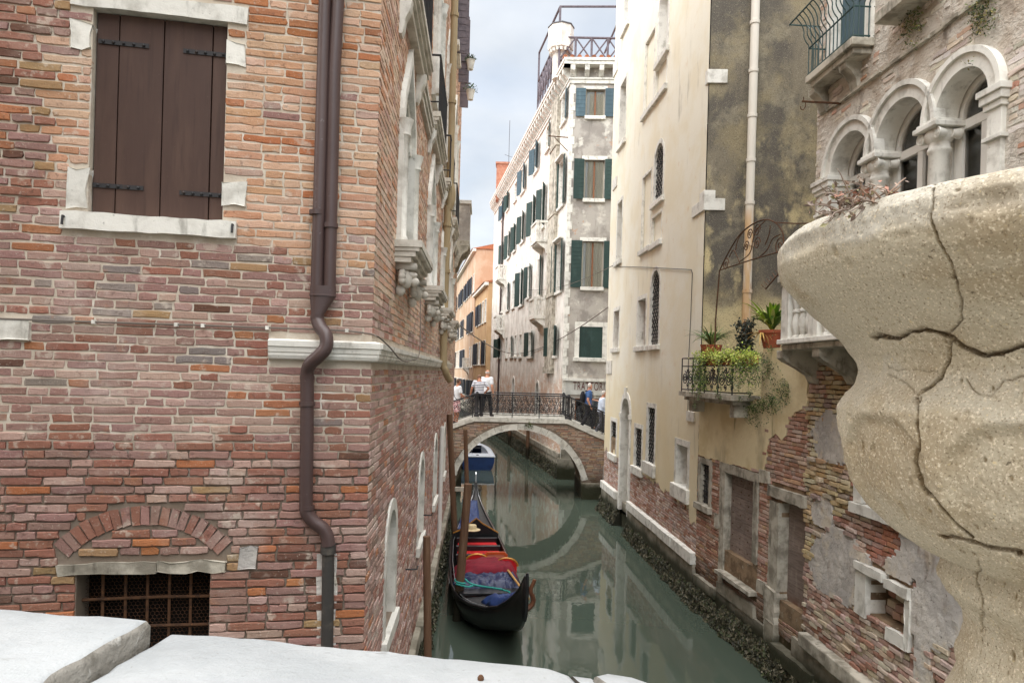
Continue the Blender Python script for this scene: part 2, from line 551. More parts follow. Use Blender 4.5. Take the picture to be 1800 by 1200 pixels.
M_wood = mat('weathered_planks', S(142, 128, 120), .9, [
    dict(c=S(112, 98, 90), s=(4, 4, 40), lo=.42, hi=.62, k=.6),
    dict(c=S(164, 152, 142), s=(6, 6, 3), lo=.52, hi=.7, k=.6),
    dict(c=S(112, 66, 36), s=(9, 9, 2), lo=.2, hi=.5, k=.85, z=(1.35, 1.05), zn=.2),
    dict(c=S(46, 36, 30), s=30, lo=.62, hi=.7, k=.6)], [((12, 12, 120), .5, .006), (60, .3, .003)], spec=.15, vary=.12)
M_windwood = mat('casement_wood', S(128, 84, 56), .6, [], [((40, 40, 6), .2, .002)], spec=.35)
M_whitewood = mat('white_window_frame', S(222, 220, 214), .5, [dict(c=S(190, 188, 180), s=5, lo=.5, hi=.75, k=.5)], [], spec=.4)
M_iron = mat('wrought_iron', S(42, 42, 44), .6, [dict(c=S(80, 58, 44), s=14, lo=.55, hi=.72, k=.5)], [(80, .3, .002)], spec=.4)
M_rust = mat('rusty_iron', S(92, 66, 48), .85, [dict(c=S(60, 46, 38), s=20, lo=.42, hi=.62, k=.8), dict(c=S(136, 92, 60), s=40, lo=.56, hi=.7, k=.6)], [(120, .5, .003)], spec=.2)
M_greeniron = mat('green_painted_iron', S(44, 70, 68), .5, [dict(c=S(74, 70, 62), s=20, lo=.6, hi=.74, k=.6)], [], spec=.4)
M_pipe = mat('brown_downpipe', S(74, 58, 56), .42, [
    dict(c=S(92, 76, 74), s=(3, 3, .6), lo=.45, hi=.7, k=.6),
    dict(c=S(130, 122, 120), s=26, lo=.66, hi=.74, k=.6)], [(30, .06, .003)], spec=.5)
M_pipe_low = mat('cast_iron_pipe', S(62, 60, 58), .6, [dict(c=S(96, 90, 82), s=9, lo=.5, hi=.72, k=.6)], [(40, .4, .004)], spec=.35)
M_pipe_yel = mat('ochre_downpipe', S(158, 140, 108), .6, [dict(c=S(124, 106, 78), s=(4, 4, 1), lo=.5, hi=.7, k=.6)], [(30, .15, .003)], spec=.3)
M_pipe_white = mat('rust_streaked_pipe', S(220, 214, 202), .55, [
    dict(c=S(200, 160, 108), s=(6, 6, .8), lo=.3, hi=.55, k=.85, z=(8.3, 7.7), zn=.4),
    dict(c=S(152, 98, 58), s=(12, 12, 1.2), lo=.50, hi=.66, k=.8, z=(8.4, 7.7), zn=.4)], [(30, .1, .003)], spec=.35)
M_cable = mat('cable', S(112, 104, 96), .7)
M_dark = mat('dark_room', S(30, 28, 26), .95)
M_interior = mat('dim_interior', S(64, 58, 52), .95)
M_curtain = mat('curtain', S(216, 208, 190), .95, [dict(c=S(176, 168, 152), s=(30, 30, .5), lo=.4, hi=.6, k=.6)])
M_tile = mat('roof_tile', S(172, 108, 78), .9, [dict(c=S(120, 80, 62), s=6, lo=.45, hi=.65, k=.7)], [(50, .4, .005)], vary=.15)
M_altana = mat('grey_timber', S(112, 104, 110), .85, [dict(c=S(84, 78, 84), s=(9, 9, 9), lo=.45, hi=.65, k=.6)], [((20, 20, 60), .3, .004)])
M_slate = mat('lead_cap', S(86, 84, 88), .6)
M_chimbrick = mat('chimney_brick', S(176, 126, 104), .9, [dict(c=S(160, 98, 76), s=5, lo=.45, hi=.6, k=.7)], [(30, .4, .01)])
M_plinth = mat('tide_stained_stone', S(158, 152, 138), .85, [
    dict(c=S(112, 106, 92), s=3, lo=.42, hi=.62, k=.8),
    dict(c=S(44, 46, 28), s=4, lo=.15, hi=.35, k=.95, z=(.70, .42), zn=.35)], [(14, .5, .02), (70, .4, .004)], spec=.25, vary=.08)
M_weed = mat('seaweed', None, .6, [dict(c=S(60, 62, 36), s=30, lo=.5, hi=.7, k=.5), dict(c=S(34, 34, 22), s=4, lo=.45, hi=.6, k=.6)], [], attr=True, spec=.4)
M_deck = mat('paving', S(150, 146, 138), .9, [dict(c=S(120, 116, 108), s=3, lo=.45, hi=.65, k=.7)], [(30, .3, .006)])
M_pole = mat('mooring_pole_wood', S(104, 78, 60), .8, [
    dict(c=S(134, 108, 86), s=(12, 12, 1.2), lo=.48, hi=.68, k=.7),
    dict(c=S(64, 46, 36), s=(20, 20, 1), lo=.54, hi=.7, k=.6),
    dict(c=S(36, 36, 26), s=4, lo=.15, hi=.35, k=.95, z=(.75, .45), zn=.3)], [((60, 60, 4), .4, .005)], spec=.25, vary=.1)

def glassmat():
    m = bpy.data.materials.new('window_glass')
    m.use_nodes = True
    t = m.node_tree
    t.nodes.clear()
    o = t.nodes.new('ShaderNodeOutputMaterial')
    fr_ = t.nodes.new('ShaderNodeFresnel')
    fr_.inputs[0].default_value = 1.6
    tr = t.nodes.new('ShaderNodeBsdfTransparent')
    tr.inputs[0].default_value = (.93, .95, .95, 1)
    gl = t.nodes.new('ShaderNodeBsdfGlossy')
    gl.inputs['Roughness'].default_value = .02
    x = t.nodes.new('ShaderNodeMixShader')
    ad = t.nodes.new('ShaderNodeMath')
    ad.operation = 'MULTIPLY_ADD'
    ad.inputs[1].default_value = 1.3
    ad.inputs[2].default_value = .06
    t.links.new(fr_.outputs[0], ad.inputs[0])
    t.links.new(ad.outputs[0], x.inputs[0])
    t.links.new(tr.outputs[0], x.inputs[1])
    t.links.new(gl.outputs[0], x.inputs[2])
    t.links.new(x.outputs[0], o.inputs[0])
    return m
M_glass = glassmat()
def watermat():
    m = bpy.data.materials.new('canal_water')
    m.use_nodes = True
    t = m.node_tree
    b = t.nodes['Principled BSDF']
    b.inputs['Base Color'].default_value = (*S(70, 80, 70), 1)
    b.inputs['Roughness'].default_value = .025
    b.inputs['IOR'].default_value = 1.33
    b.inputs['Specular IOR Level'].default_value = .9
    g = t.nodes.new('ShaderNodeNewGeometry')
    prev = None
    for sc_, st, di in (((.9, .6, 1), .11, .04), ((4, 3, 1), .10, .010), ((14, 11, 1), .07, .004)):
        v = t.nodes.new('ShaderNodeVectorMath')
        v.operation = 'MULTIPLY'
        v.inputs[1].default_value = sc_
        t.links.new(g.outputs['Position'], v.inputs[0])
        n = t.nodes.new('ShaderNodeTexNoise')
        n.inputs['Scale'].default_value = 1
        n.inputs['Detail'].default_value = 2
        t.links.new(v.outputs[0], n.inputs['Vector'])
        bu = t.nodes.new('ShaderNodeBump')
        bu.inputs['Strength'].default_value = st
        bu.inputs['Distance'].default_value = di
        t.links.new(n.outputs['Fac'], bu.inputs['Height'])
        if prev:
            t.links.new(prev, bu.inputs['Normal'])
        prev = bu.outputs[0]
    t.links.new(prev, b.inputs['Normal'])
    return m
M_water = watermat()

# ------------------------------------------------------------------ brick laying
def span(poly, z):
    us = []
    n = len(poly)
    for i in range(n):
        (a, za_), (b, zb) = poly[i], poly[(i + 1) % n]
        if (za_ - z) * (zb - z) <= 0 and abs(za_ - zb) > 1e-9:
            us.append(a + (b - a) * (z - za_) / (zb - za_))
    return (min(us), max(us)) if len(us) >= 2 else None
def one_brick(mb, fr, a, b, c, d, w0, w1, col, hi, jit):
    j = lambda s_=1: rnd.uniform(-jit, jit) * s_
    if not hi:
        tl = rnd.uniform(-.003, .003)
        q = [(a + j(), c + j()), (b + j(), c + j()), (b + j(), d + j()), (a + j(), d + j())]
        vs_ = [fr.P(u, z, w0) for u, z in q] + [fr.P(u + (.004 if i in (0, 3) else -.004), z + (.004 if i < 2 else -.004), w1 + (tl if i in (0, 3) else -tl)) for i, (u, z) in enumerate(q)]
        mb.add(vs_, [(4, 5, 6, 7), (0, 1, 5, 4), (1, 2, 6, 5), (2, 3, 7, 6), (3, 0, 4, 7)], col)
        return
    m, mz = (a + b) / 2, (c + d) / 2
    ins = .0045
    t1, t2 = a + (b - a) * (.33 + j(20)), a + (b - a) * (.67 + j(20))
    q = [(a, c), (t1, c + j(.6)), (t2, c + j(.6)), (b, c), (b, mz), (b, d), (t2 + j(5), d + j(.6)), (t1 + j(5), d + j(.6)), (a, d), (a, mz)]
    q = [(u + j(1.2), z + j()) for u, z in q]
    q[0] = (q[0][0] + abs(j(.9)), q[0][1] + abs(j(.6)))
    q[3] = (q[3][0] - abs(j(.7)), q[3][1] + abs(j(.6)))
    q[5] = (q[5][0] - abs(j(.9)), q[5][1] - abs(j(.6)))
    q[8] = (q[8][0] + abs(j(.7)), q[8][1] - abs(j(.6)))
    cu, cz = m, mz
    vs_ = [fr.P(u, z, w0) for u, z in q] + [fr.P(u, z, w1 - .004 + j(.3)) for u, z in q]
    for u, z in q:
        uu = u + (ins if u < cu - .01 else -ins if u > cu + .01 else 0)
        z2 = z + (ins if z < cz - .006 else -ins if z > cz + .006 else 0)
        vs_.append(fr.P(uu, z2, w1 + j(.2)))
    vs_.append(fr.P(cu + j(8), cz, w1 + j(.25)))
    fs = []
    for i in range(10):
        k = (i + 1) % 10
        fs += [(i, k, 10 + k, 10 + i), (10 + i, 10 + k, 20 + k, 20 + i), (20 + i, 20 + k, 30)]
    mb.add(vs_, fs, col)
def lay(fr, u0, u1, z0, z1, parent, colf, holes=(), skip=None, L=.256, H=.0515, J=.0115, out=(.010, .004), jit=.0042, n_ind=300, hi_px=14.0, seed=1, name='brick', M=None, headers=.42):
    r = random.Random(seed)
    items = []
    z = z0
    row = 0
    while z + H <= z1 + .001:
        zc = z + H / 2
        cuts = []
        for h in holes:
            for zt in (z, zc, z + H):
                s_ = span(h, zt)
                if s_:
                    cuts.append(s_)
        segs = [(u0, u1)]
        for a, b in cuts:
            ns = []
            for s0, s1 in segs:
                if b <= s0 or a >= s1:
                    ns.append((s0, s1))
                else:
                    if a - s0 > .03:
                        ns.append((s0, a - .004))
                    if s1 - b > .03:
                        ns.append((b + .004, s1))
            segs = ns
        for s0, s1 in segs:
            u = s0 - (r.uniform(.0, .14) if s0 == u0 else 0)
            while u < s1 - .02:
                l = (L if r.random() > headers else L * .48) * r.uniform(.94, 1.06)
                a, b = max(u, s0), min(u + l, s1)
                if s1 - b < .05:
                    b = s1
                if b - a > .025:
                    dz = r.uniform(-.003, .003)
                    if not (skip and skip((a + b) / 2, zc)):
                        items.append((a, b, z + dz, z + H + dz * .5))
                u = b + J * r.uniform(.7, 1.3)
        z += H + J
        row += 1
    scored = []
    for it in items:
        a, b, c, d = it
        try:
            p = [proj(fr.P(a, c)), proj(fr.P(b, c)), proj(fr.P(b, d)), proj(fr.P(a, d))]
        except ZeroDivisionError:
            continue
        cx, cy = sum(q[0] for q in p) / 4, sum(q[1] for q in p) / 4
        Y = fr.P((a + b) / 2, c)[1]
        vis = 0 <= cx <= 1800 and 0 <= cy <= 1200 and Y > 0
        ar = abs((p[1][0] - p[0][0]) * (p[3][1] - p[0][1]))
        wd = abs(p[1][0] - p[0][0])
        scored.append((ar if vis else 0, wd if vis else 0, it, cx, cy))
    scored.sort(key=lambda q: -q[0])
    rest = MB()
    cnt = 0
    for k, (ar, wd, (a, b, c, d), cx, cy) in enumerate(scored):
        col = colf((a + b) / 2, (c + d) / 2, cx, cy, r)
        if col is None:
            continue
        f = 1.0
        wo = out[0] + r.uniform(-1, 1) * out[1]
        if len(col) == 4:
            wo *= col[3]
            col = col[:3]
        hi = wd > hi_px
        if cnt < n_ind and ar > 0:
            m = MB()
            one_brick(m, fr, a, b, c, d, -.03, wo, col, hi, jit)
            m.build(name, M or M_brick, parent)
            cnt += 1
        else:
            one_brick(rest, fr, a, b, c, d, -.03, wo, col, hi, jit)
    if rest.v:
        rest.build(name + '_field', M or M_brick, parent, kind='stuff')
def pick(r, pal, v=.12):
    x = r.random() * sum(p[1] for p in pal)
    for c, k in pal:
        x -= k
        if x <= 0:
            break
    f = 1 + r.uniform(-v, v)
    return tuple(max(0, q * f * (1 + r.uniform(-.04, .04))) for q in c)

# ------------------------------------------------------------------ windows
def win(bld, fr, r, d=.2, arch=False, point=0.0, stone=.1, stone_mat=None, sill=.1, sill_out=.1, pane=True, casement=None, curtain=None, shut=None,
        shut_mat=None, grille=None, back=None, lintel=0.0, hood=0.0, rail=None, ajar=0.0, sides=(0, 1), blind=None):
    """cuts nothing itself: returns the outline of the hole to leave in the wall"""
    u0, u1, z0, z1 = r
    sm = stone_mat or M_stone
    zs = z1 - (u1 - u0) / 2 - point if arch else z1
    hole = archp(u0, u1, z0, zs, 12, point) if arch else rectp(u0, u1, z0, z1)
    g = .012
    root = None
    if stone:
        m = MB()
        s_ = stone
        if arch:
            o_ = archp(u0 - s_, u1 + s_, z0 - .001, zs, 12, point)
            i_ = archp(u0 + .004, u1 - .004, z0 + .001, zs, 12, point)
        else:
            o_ = rectp(u0 - s_, u1 + s_, z0 - .001, z1 + s_)
            i_ = rectp(u0 + .004, u1 - .004, z0 + .001, z1 - .004)
        m.ring(fr, o_, i_, -d + .02, .028)
        root = m.build('window', sm, bld)
    elif lintel:
        m = MB()
        m.obox(fr, u0 - .12, u1 + .12, z1 - .004, z1 + lintel, -.05, .03)
        root = m.build('window', sm, bld)
    else:
        m = MB()
        m.ring(fr, [(u + (.02 if i in (1, 2) else -.02), z) for i, (u, z) in enumerate(rectp(u0, u1, z0, z1))], rectp(u0 + .03, u1 - .03, z0 + .03, z1 - .03), -d + .03, -d + .07)
        root = m.build('window', casement or sm, bld)
    if blind is not None:
        m = MB()
        m.prism(fr, [(u, z) for u, z in hole], -d - .04, -d + .015)
        m.build('blind_panel', blind, root)
    else:
        m = MB()
        m.obox(fr, u0 - .3, u1 + .3, z0 - .3, z1 + .3, -d - .9, -d - .85)
        for a, b, c, e in ((u0 - .3, u0 - .25, z0 - .3, z1 + .3), (u1 + .25, u1 + .3, z0 - .3, z1 + .3), (u0 - .3, u1 + .3, z0 - .3, z0 - .25), (u0 - .3, u1 + .3, z1 + .25, z1 + .3)):
            m.obox(fr, a, b, c, e, -d - .85, -d - .05)
        m.build('interior', back or M_interior, root)
    if sill:
        m = MB()
        m.obox(fr, u0 - stone - .05, u1 + stone + .05, z0 - sill, z0 + .012, -d + .03, sill_out, j=.006)
        m.build('sill', sm, root, bevel=.012)
    if hood:
        m = MB()
        m.obox(fr, u0 - .15, u1 + .15, z1 + .1, z1 + .2, -.02, hood, j=.006)
        m.build('hood_mould', sm, root, bevel=.012)
    if casement and stone:
        m = MB()
        if arch:
            m.ring(fr, archp(u0 + .004, u1 - .004, z0 + g, zs, 12, point), archp(u0 + .07, u1 - .07, z0 + .08, zs, 12, point), -d - .03, -d + .03)
        else:
            m.ring(fr, rectp(u0 + .004, u1 - .004, z0 + g, z1 - g), rectp(u0 + .07, u1 - .07, z0 + .08, z1 - .08), -d - .03, -d + .03)
        m.build('casement', casement, root)
    if casement:
        m = MB()
        c = (u0 + u1) / 2
        m.obox(fr, c - .035, c + .035, z0 + .05, z1 - .05 if not arch else z1 - .1, -d - .02, -d + .04)
        if rail:
            m.obox(fr, u0 + .03, u1 - .03, z0 + (z1 - z0) * rail - .03, z0 + (z1 - z0) * rail + .03, -d - .015, -d + .035)
        m.build('mullion', casement, root)
    if pane and blind is None:
        if casement and not arch:
            c = (u0 + u1) / 2
            for a, b in ((u0 + .05, c - .02), (c + .02, u1 - .05)):
                MB().obox(fr, a, b, z0 + .05, z1 - .05, -d - .006, -d + .004).build('pane', M_glass, root)
        else:
            MB().prism(fr, [((u - (u0 + u1) / 2) * .97 + (u0 + u1) / 2, z0 + (z - z0) * .985 + .005) for u, z in hole], -d - .006, -d + .004).build('pane', M_glass, root)
    if curtain:
        m = MB()
        n = 28
        vs_, fs = [], []
        for i in range(n + 1):
            u = u0 + (u1 - u0) * i / n
            ww = -d - .05 + .02 * math.sin(i * 1.9) + .012 * math.sin(i * .7 + 1)
            vs_ += [fr.P(u, z0 + .01, ww), fr.P(u, z1 - .01, ww)]
            if i:
                fs.append((2 * i - 2, 2 * i, 2 * i + 1, 2 * i - 1))
        m.add(vs_, fs)
        m.build('curtain', curtain, root, smooth='all')
    if shut:
        lw = (u1 - u0) / 2 + .01
        for side in sides:
            e = u0 if side == 0 else u1
            if shut == 'open':
                ang = (math.pi - ajar) if side == 0 else ajar
                f2 = fr.at(e + (-.02 if side == 0 else .02) * (0 if stone else 1), .06, ang)
            elif shut == 'closed':
                ang = 0.0 + ajar if side == 0 else math.pi - ajar
                f2 = fr.at(e, -.03, ang)
            m = MB()
            nb = max(4, int((z1 - z0) / .16))
            h = (z1 - z0 + .04) / nb
            m.obox(f2, .01, lw - .01, z0 - .015, z1 + .015, -.008, .008)
            for k in range(nb):
                za_ = z0 - .02 + k * h
                m.obox(f2, 0, lw, za_ + .004, za_ + h - .004, -.02, .02)
            m.build('shutter', shut_mat or M_green, root)
    if grille == 'lattice':
        m = MB()
        st = .13
        W, Hh = u1 - u0, z1 - z0
        k = -Hh
        while k < W:
            for sg in (0, 1):
                p = []
                a = max(0, k)
                b = min(W, k + Hh)
                if b - a > .02:
                    q0, q1 = (u0 + a, z0 + a - k), (u0 + b, z0 + b - k)
                    if sg:
                        q0, q1 = (u1 - a, q0[1]), (u1 - b, q1[1])
                    if arch:
                        q1 = (q1[0], min(q1[1], zs + (u1 - u0) * .4))
                    m.tube([fr.P(*q0, -.04 + .012 * sg), fr.P(*q1, -.04 + .012 * sg)], .011, 5)
            k += st * 1.4
        for zt in (z0 + Hh * .33, z0 + Hh * .66):
            m.tube([fr.P(u0, zt, -.03), fr.P(u1, zt, -.03)], .012, 5)
        m.build('lattice_grille', M_iron, root)
    elif grille == 'bars':
        nv, nh = 5, 8
        for i in range(nv):
            u = u0 + (u1 - u0) * (i + .5) / nv
            MB().tube([fr.P(u, z0, -.06), fr.P(u, z1, -.06)], .010, 5).build('bar', M_iron, root)
        for i in range(nh):
            zt = z0 + (z1 - z0) * (i + .5) / nh
            MB().tube([fr.P(u0, zt, -.045), fr.P(u1, zt, -.045)], .011, 5).build('bar', M_iron, root)
    return hole
def seaweed(fr, u0, u1, parent, zt=.5, bulge=.14, n=4000, seed=3, name='seaweed'):
    r = random.Random(seed)
    m = MB()
    cols = [S(74, 72, 52), S(54, 54, 38), S(96, 90, 70), S(44, 44, 34), S(116, 110, 92), S(68, 76, 48)]
    for i in range(int(n * 1.6)):
        u = r.uniform(u0, u1)
        top = zt + .16 * mnoise.noise((u * 1.3, seed, 0)) + .1 * mnoise.noise((u * 5, seed, 3))
        z = -.06 + (top + .06) * r.random() ** 1.15
        t = max(0, 1 - (z + .05) / (top + .1))
        w_ = bulge * (.25 + .9 * t) * (1 + .5 * mnoise.noise((u * 3, z * 5, seed))) * r.uniform(.75, 1.1)
        s_ = r.uniform(.010, .036)
        c = fr.P(u, z, w_)
        a, b = r.uniform(0, 6.28), r.uniform(-1, 1)
        e1 = Vector((math.cos(a), math.sin(a), b * .6)) * s_
        e2 = Vector((-math.sin(a) * .5, math.cos(a) * .5, -.9 + r.uniform(-.4, .4))) * s_ * 1.1
        cv = Vector(c)
        e3 = e1.cross(e2).normalized() * s_ * .5
        m.add([tuple(cv - e1), tuple(cv + e2 + e3), tuple(cv + e1), tuple(cv - e2 + e3 * .3), tuple(cv - e3)], [(0, 1, 2), (0, 2, 3), (0, 1, 4), (1, 2, 4), (2, 3, 4), (3, 0, 4)], r.choice(cols))
    # the mass underneath
    ns = max(8, int((u1 - u0) / .12))
    rings = []
    for i in range(ns + 1):
        u = u0 + (u1 - u0) * i / ns
        top = zt + .16 * mnoise.noise((u * 1.3, seed, 0)) - .05
        bb = bulge * (.8 + .5 * mnoise.noise((u * 2.2, seed, 9)))
        rings.append([fr.P(u, -.4, -.05), fr.P(u, -.4, bb * 1.2), fr.P(u, 0, bb), fr.P(u, top * .5, bb * .6), fr.P(u, top, .01), fr.P(u, top, -.05)])
    m.loft(rings, True, S(40, 40, 28))
    return m.build(name, M_weed, parent, kind='stuff')
def spiral(fr, c, r0, turns, w, start=0.0, sgn=1, n=26, r1=.0):
    p = []
    for i in range(n + 1):
        t = i / n
        rr_ = r0 + (r1 - r0) * t
        a = start + sgn * 2 * math.pi * turns * t
        p.append(fr.P(c[0] + rr_ * math.cos(a), c[1] + rr_ * math.sin(a), w))
    return p
# ------------------------------------------------------------------ water and pavement
m = MB()
m.add([(-120, -60, 0), (120, -60, 0), (120, 300, 0), (-120, 300, 0)], [(0, 1, 2, 3)])
m.build('canal_water', M_water, kind='structure')
m = MB()
m.box(3.45, 16, 23.55, 29.75, -1, 1.25)
m.build('street_pavement', M_deck, kind='structure')
m = MB()
m.box(-5.5, 2.6, -5, 1.05, 2.72, 2.96)
m.build('bridge_pavement', M_deck, kind='structure')
m = MB()
m.box(-14, -2.35, 21.7, 30.2, -1, 1.85)
m.build('quay_pavement', M_deck, kind='structure')

# ------------------------------------------------------------------ the brick house on the left
BL = thing('brick_house', 'old red brick house filling the left side, brown shuttered window and downpipes', 'house', (C0[0], C0[1], 0))
ZTOP = 17.5
LSN = 16.4
hW = rectp(*LF.rect(159, 26, 396, 384))
uL, uR = hW[0][0], hW[1][0]
zB, zT = hW[0][1], hW[2][1]
hB = rectp(-2.0, -1.11, 2.15, 3.105)
fr_holes = [hW, hB]
# side openings: blind arches low down, tall windows above
side_low = [(1.02, 1.90), (4.35, 5.35), (7.45, 8.45), (10.9, 11.8)]
lowh = [archp(a + .11, b - .11, 2.12, 2.90, 12) for a, b in side_low]
side_up = [(1.36, 2.36), (4.75, 5.75), (8.1, 9.1), (11.4, 12.4)]
uph = [archp(a, b, 5.80, 6.95, 12, .32) for a, b in side_up]
side_up2 = [(1.5, 2.5), (4.9, 5.9), (8.2, 9.2), (11.5, 12.5)]
uph2 = [archp(a, b, 8.65, 10.6, 12, .3) for a, b in side_up2]
uph3 = [rectp(a, b, 12.6, 14.6) for a, b in side_up2]
sd_holes = lowh + uph + uph2 + uph3

m = MB()
m.sheet(LF, rectp(-6, 0, -1, ZTOP), fr_holes, 0, .22)
front_wall = m.build('front_wall', M_mortar, BL)
m = MB()
m.sheet(LS, rectp(0, LSN, -1, ZTOP), sd_holes, 0, .24)
side_wall = m.build('side_wall', M_mortar, BL)
m = MB()
pA, pB = LF.P(-6, 0), LS.P(LSN, 0)
ft = [LF.P(-6, 0), LF.P(0, 0), LS.P(LSN, 0), (-11, pB[1] + .3, 0), (-9, pA[1], 0)]
m.add([(p[0], p[1], ZTOP) for p in ft], [tuple(range(5))])
for i in (2, 3, 4):
    a, b = ft[i], ft[(i + 1) % 5]
    m.add([(a[0], a[1], -1), (b[0], b[1], -1), (b[0], b[1], ZTOP), (a[0], a[1], ZTOP)], [(0, 1, 2, 3)])
m.build('rear_wall', M_orange, BL)

# front bricks
mauve, red, pink, orange, ochre, grey = S(148, 117, 108), S(145, 102, 87), S(170, 143, 132), S(160, 110, 80), S(152, 124, 92), S(134, 124, 118)
pale, pale2, brorange, dkb = S(192, 158, 134), S(182, 140, 112), S(168, 110, 76), S(104, 76, 64)
P_mid = [(mauve, 7), (pink, 5), (red, 3), (orange, .5), (ochre, .45), (grey, .6), (dkb, .08)]
P_pale = [(pale, 5), (pale2, 4), (brorange, .7), (pink, 1), (mauve, .25)]
P_top = [(pale2, 3), (brorange, 3), (pale, 3), (orange, 1)]
P_left = [(red, 3), (orange, 2), (mauve, 3), (dkb, .8), (ochre, .6)]
P_low = [(red, 5), (mauve, 5), (brorange, .6), (pink, 2), (dkb, .2), (ochre, .3)]
def col_front(u, z, x, y, r):
    wob = 60 * mnoise.noise((u * 1.7, z * 1.7, 2.0))
    if x > 392 and y < 90 + wob:
        return pick(r, P_top) + (.55,)
    if x > 392 and y < 430 + .35 * max(0, x - 540) + wob:
        return pick(r, P_pale) + (.45,)
    if 85 < x <= 165 and 70 < y < 320:
        return pick(r, P_pale) + (.5,)
    if x <= 165 and y < 330 + wob:
        return pick(r, P_left) + (1.0,)
    if y > 770 + wob:
        return pick(r, P_low) + (1.5,)
    return pick(r, P_mid) + (.5,)
stone_rects = []
def srect(*a):
    r_ = LF.rect(*a)
    stone_rects.append(r_)
    return r_
win_part = MB().obox(LF, uL - .01, uR + .01, zB - .01, zT + .01, -.30, -.24).build('window', M_dark, BL)
basement = MB().obox(LF, -2.3, -.8, 1.9, 3.3, -.75, -.70).build('basement_window', M_dark, BL)
lint = (uL - .14, uR + .14, zT - .005, zT + .115)
sil = (uL - .16, uR + .10, zB - .115, zB + .005)
jambs = [srect(124, 40, 160, 85), srect(121, 298, 155, 365), srect(400, 76, 432, 115), srect(393, 322, 432, 362)]
jambs = [(a if a < -1.5 else uR + .004, uL - .004 if a < -1.5 else b, c, d) for a, b, c, d in jambs]
stone_rects[:] = jambs + [lint, sil]
blint = (-2.12, -1.0, 3.095, 3.165)
stone_rects.append(blint)
stub = LF.rect(-20, 562, 55, 596)
stone_rects.append(stub)
stone_rects.append((-.745, .1, 4.63, 4.80))
patch1 = LF.rect(424, 960, 452, 995)
stone_rects.append(patch1)
# relieving arch over the basement window
AC = (-1.555, 2.78)
ARI, ARO = .66, .785
def in_arch(u, z):
    d = math.hypot(u - AC[0], z - AC[1])
    return ARI - .025 < d < ARO + .03 and z > 3.20
def in_stone(u, z):
    if in_arch(u, z):
        return True
    for a, b, c, d in stone_rects:
        if a - .03 < u < b + .03 and c - .012 < z < d + .012:
            return True
    return False
cuts = [rectp(a, b, c, d) for a, b, c, d in stone_rects]
for i in range(30):
    t0_, t1_ = math.radians(140 - 100 * i / 30), math.radians(140 - 100 * (i + 1) / 30)
    cuts.append([(AC[0] + r_ * math.cos(t), AC[1] + r_ * math.sin(t)) for r_, t in ((ARI - .008, t0_), (ARI - .008, t1_), (ARO + .008, t1_), (ARO + .008, t0_))])
lay(LF, -4.2, .004, 1.2, 7.9, front_wall, col_front, fr_holes + cuts, None, out=(.012, .004), seed=5, hi_px=8)
lay(LF, -6, .004, 7.93, ZTOP, front_wall, col_front, [], out=(.010, .004), seed=6, n_ind=0, hi_px=1e9, name='upper_brick')
nb = 19
for i in range(nb):
    t = math.radians(139 - 98 * (i + .5) / nb)
    ca, sa = math.cos(t), math.sin(t)
    hw = .024
    poly = []
    for rr_, sg in ((ARI, 1), (ARI, -1), (ARO, -1), (ARO, 1)):
        x0, z0_ = AC[0] + rr_ * ca, AC[1] + rr_ * sa
        poly.append((x0 + sa * hw * sg * (1.08 if rr_ > .7 else .95) + rnd.uniform(-.003, .003), z0_ - ca * hw * sg + rnd.uniform(-.006, .006)))
    poly = poly[::-1]
    MB().prism(LF, poly, -.03, .014 + rnd.uniform(-.004, .004), pick(rnd, [(mauve, 3), (red, 4)])).build('arch_brick', M_brick, front_wall, bevel=.006)
# window stones
def lumpy(fr, r_, w0, w1, j=.008, mb=None):
    """a stone block with a slightly uneven outline"""
    a, b, c, d = r_
    n = max(2, int((b - a) / .09))
    k = max(1, int((d - c) / .09))
    pts = [(a + (b - a) * i / n, c) for i in range(n)] + [(b, c + (d - c) * i / k) for i in range(k)] + [(b - (b - a) * i / n, d) for i in range(n)] + [(a, d - (d - c) * i / k) for i in range(k)]
    pts = [(u + rnd.uniform(-j, j), z + rnd.uniform(-j, j)) for u, z in pts]
    q = mb or MB()
    q.prism(fr, pts, w0, w1)
    return q
for jr in jambs:
    lumpy(LF, jr, -.06, .012 + rnd.uniform(-.004, .004), .012).build('jamb_stone', M_stone, win_part, bevel=.006)
lumpy(LF, lint, -.2, .022, .005).build('lintel', M_stone, win_part, bevel=.008)
lumpy(LF, sil, -.2, .05, .005).build('sill', M_stone, win_part, bevel=.008)
seams = [uL + .004] + [LF.px(x, 205)[0] for x in (201, 281, 367.5)] + [uR - .004]
for i in range(4):
    MB().obox(LF, seams[i] + .0035, seams[i + 1] - .0035, zB + .012, zT - .008, -.10, -.055 + (.003 if i in (1, 2) else 0)).build('shutter_leaf', M_shutter, win_part, bevel=.004)
for (xa, ya, xb, yb) in ((168, 68, 258, 75), (319, 84, 399, 93), (158, 322, 248, 328), (312, 335, 393, 342)):
    p, q = LF.px(xa, ya), LF.px(xb, yb)
    hm = MB()
    zc = (p[1] + q[1]) / 2
    a, b = max(p[0], uL + .005), min(q[0], uR - .005)
    hm.prism(LF, [(a, zc - .016), (b, zc - .016), (b, zc + .016), (a, zc + .016)], -.05, -.045)
    for k in range(5):
        uu = a + (b - a) * (k + .5) / 5
        hm.lathe([(.011, -.045), (.010, -.036), (.004, -.032)], (0, 0, 0), 8)
        vs_ = hm.v[-24:]
        hm.v[-24:] = [LF.P(uu + v[0], zc + v[1], v[2]) for v in vs_]
    hm.build('strap_hinge', M_iron, win_part)
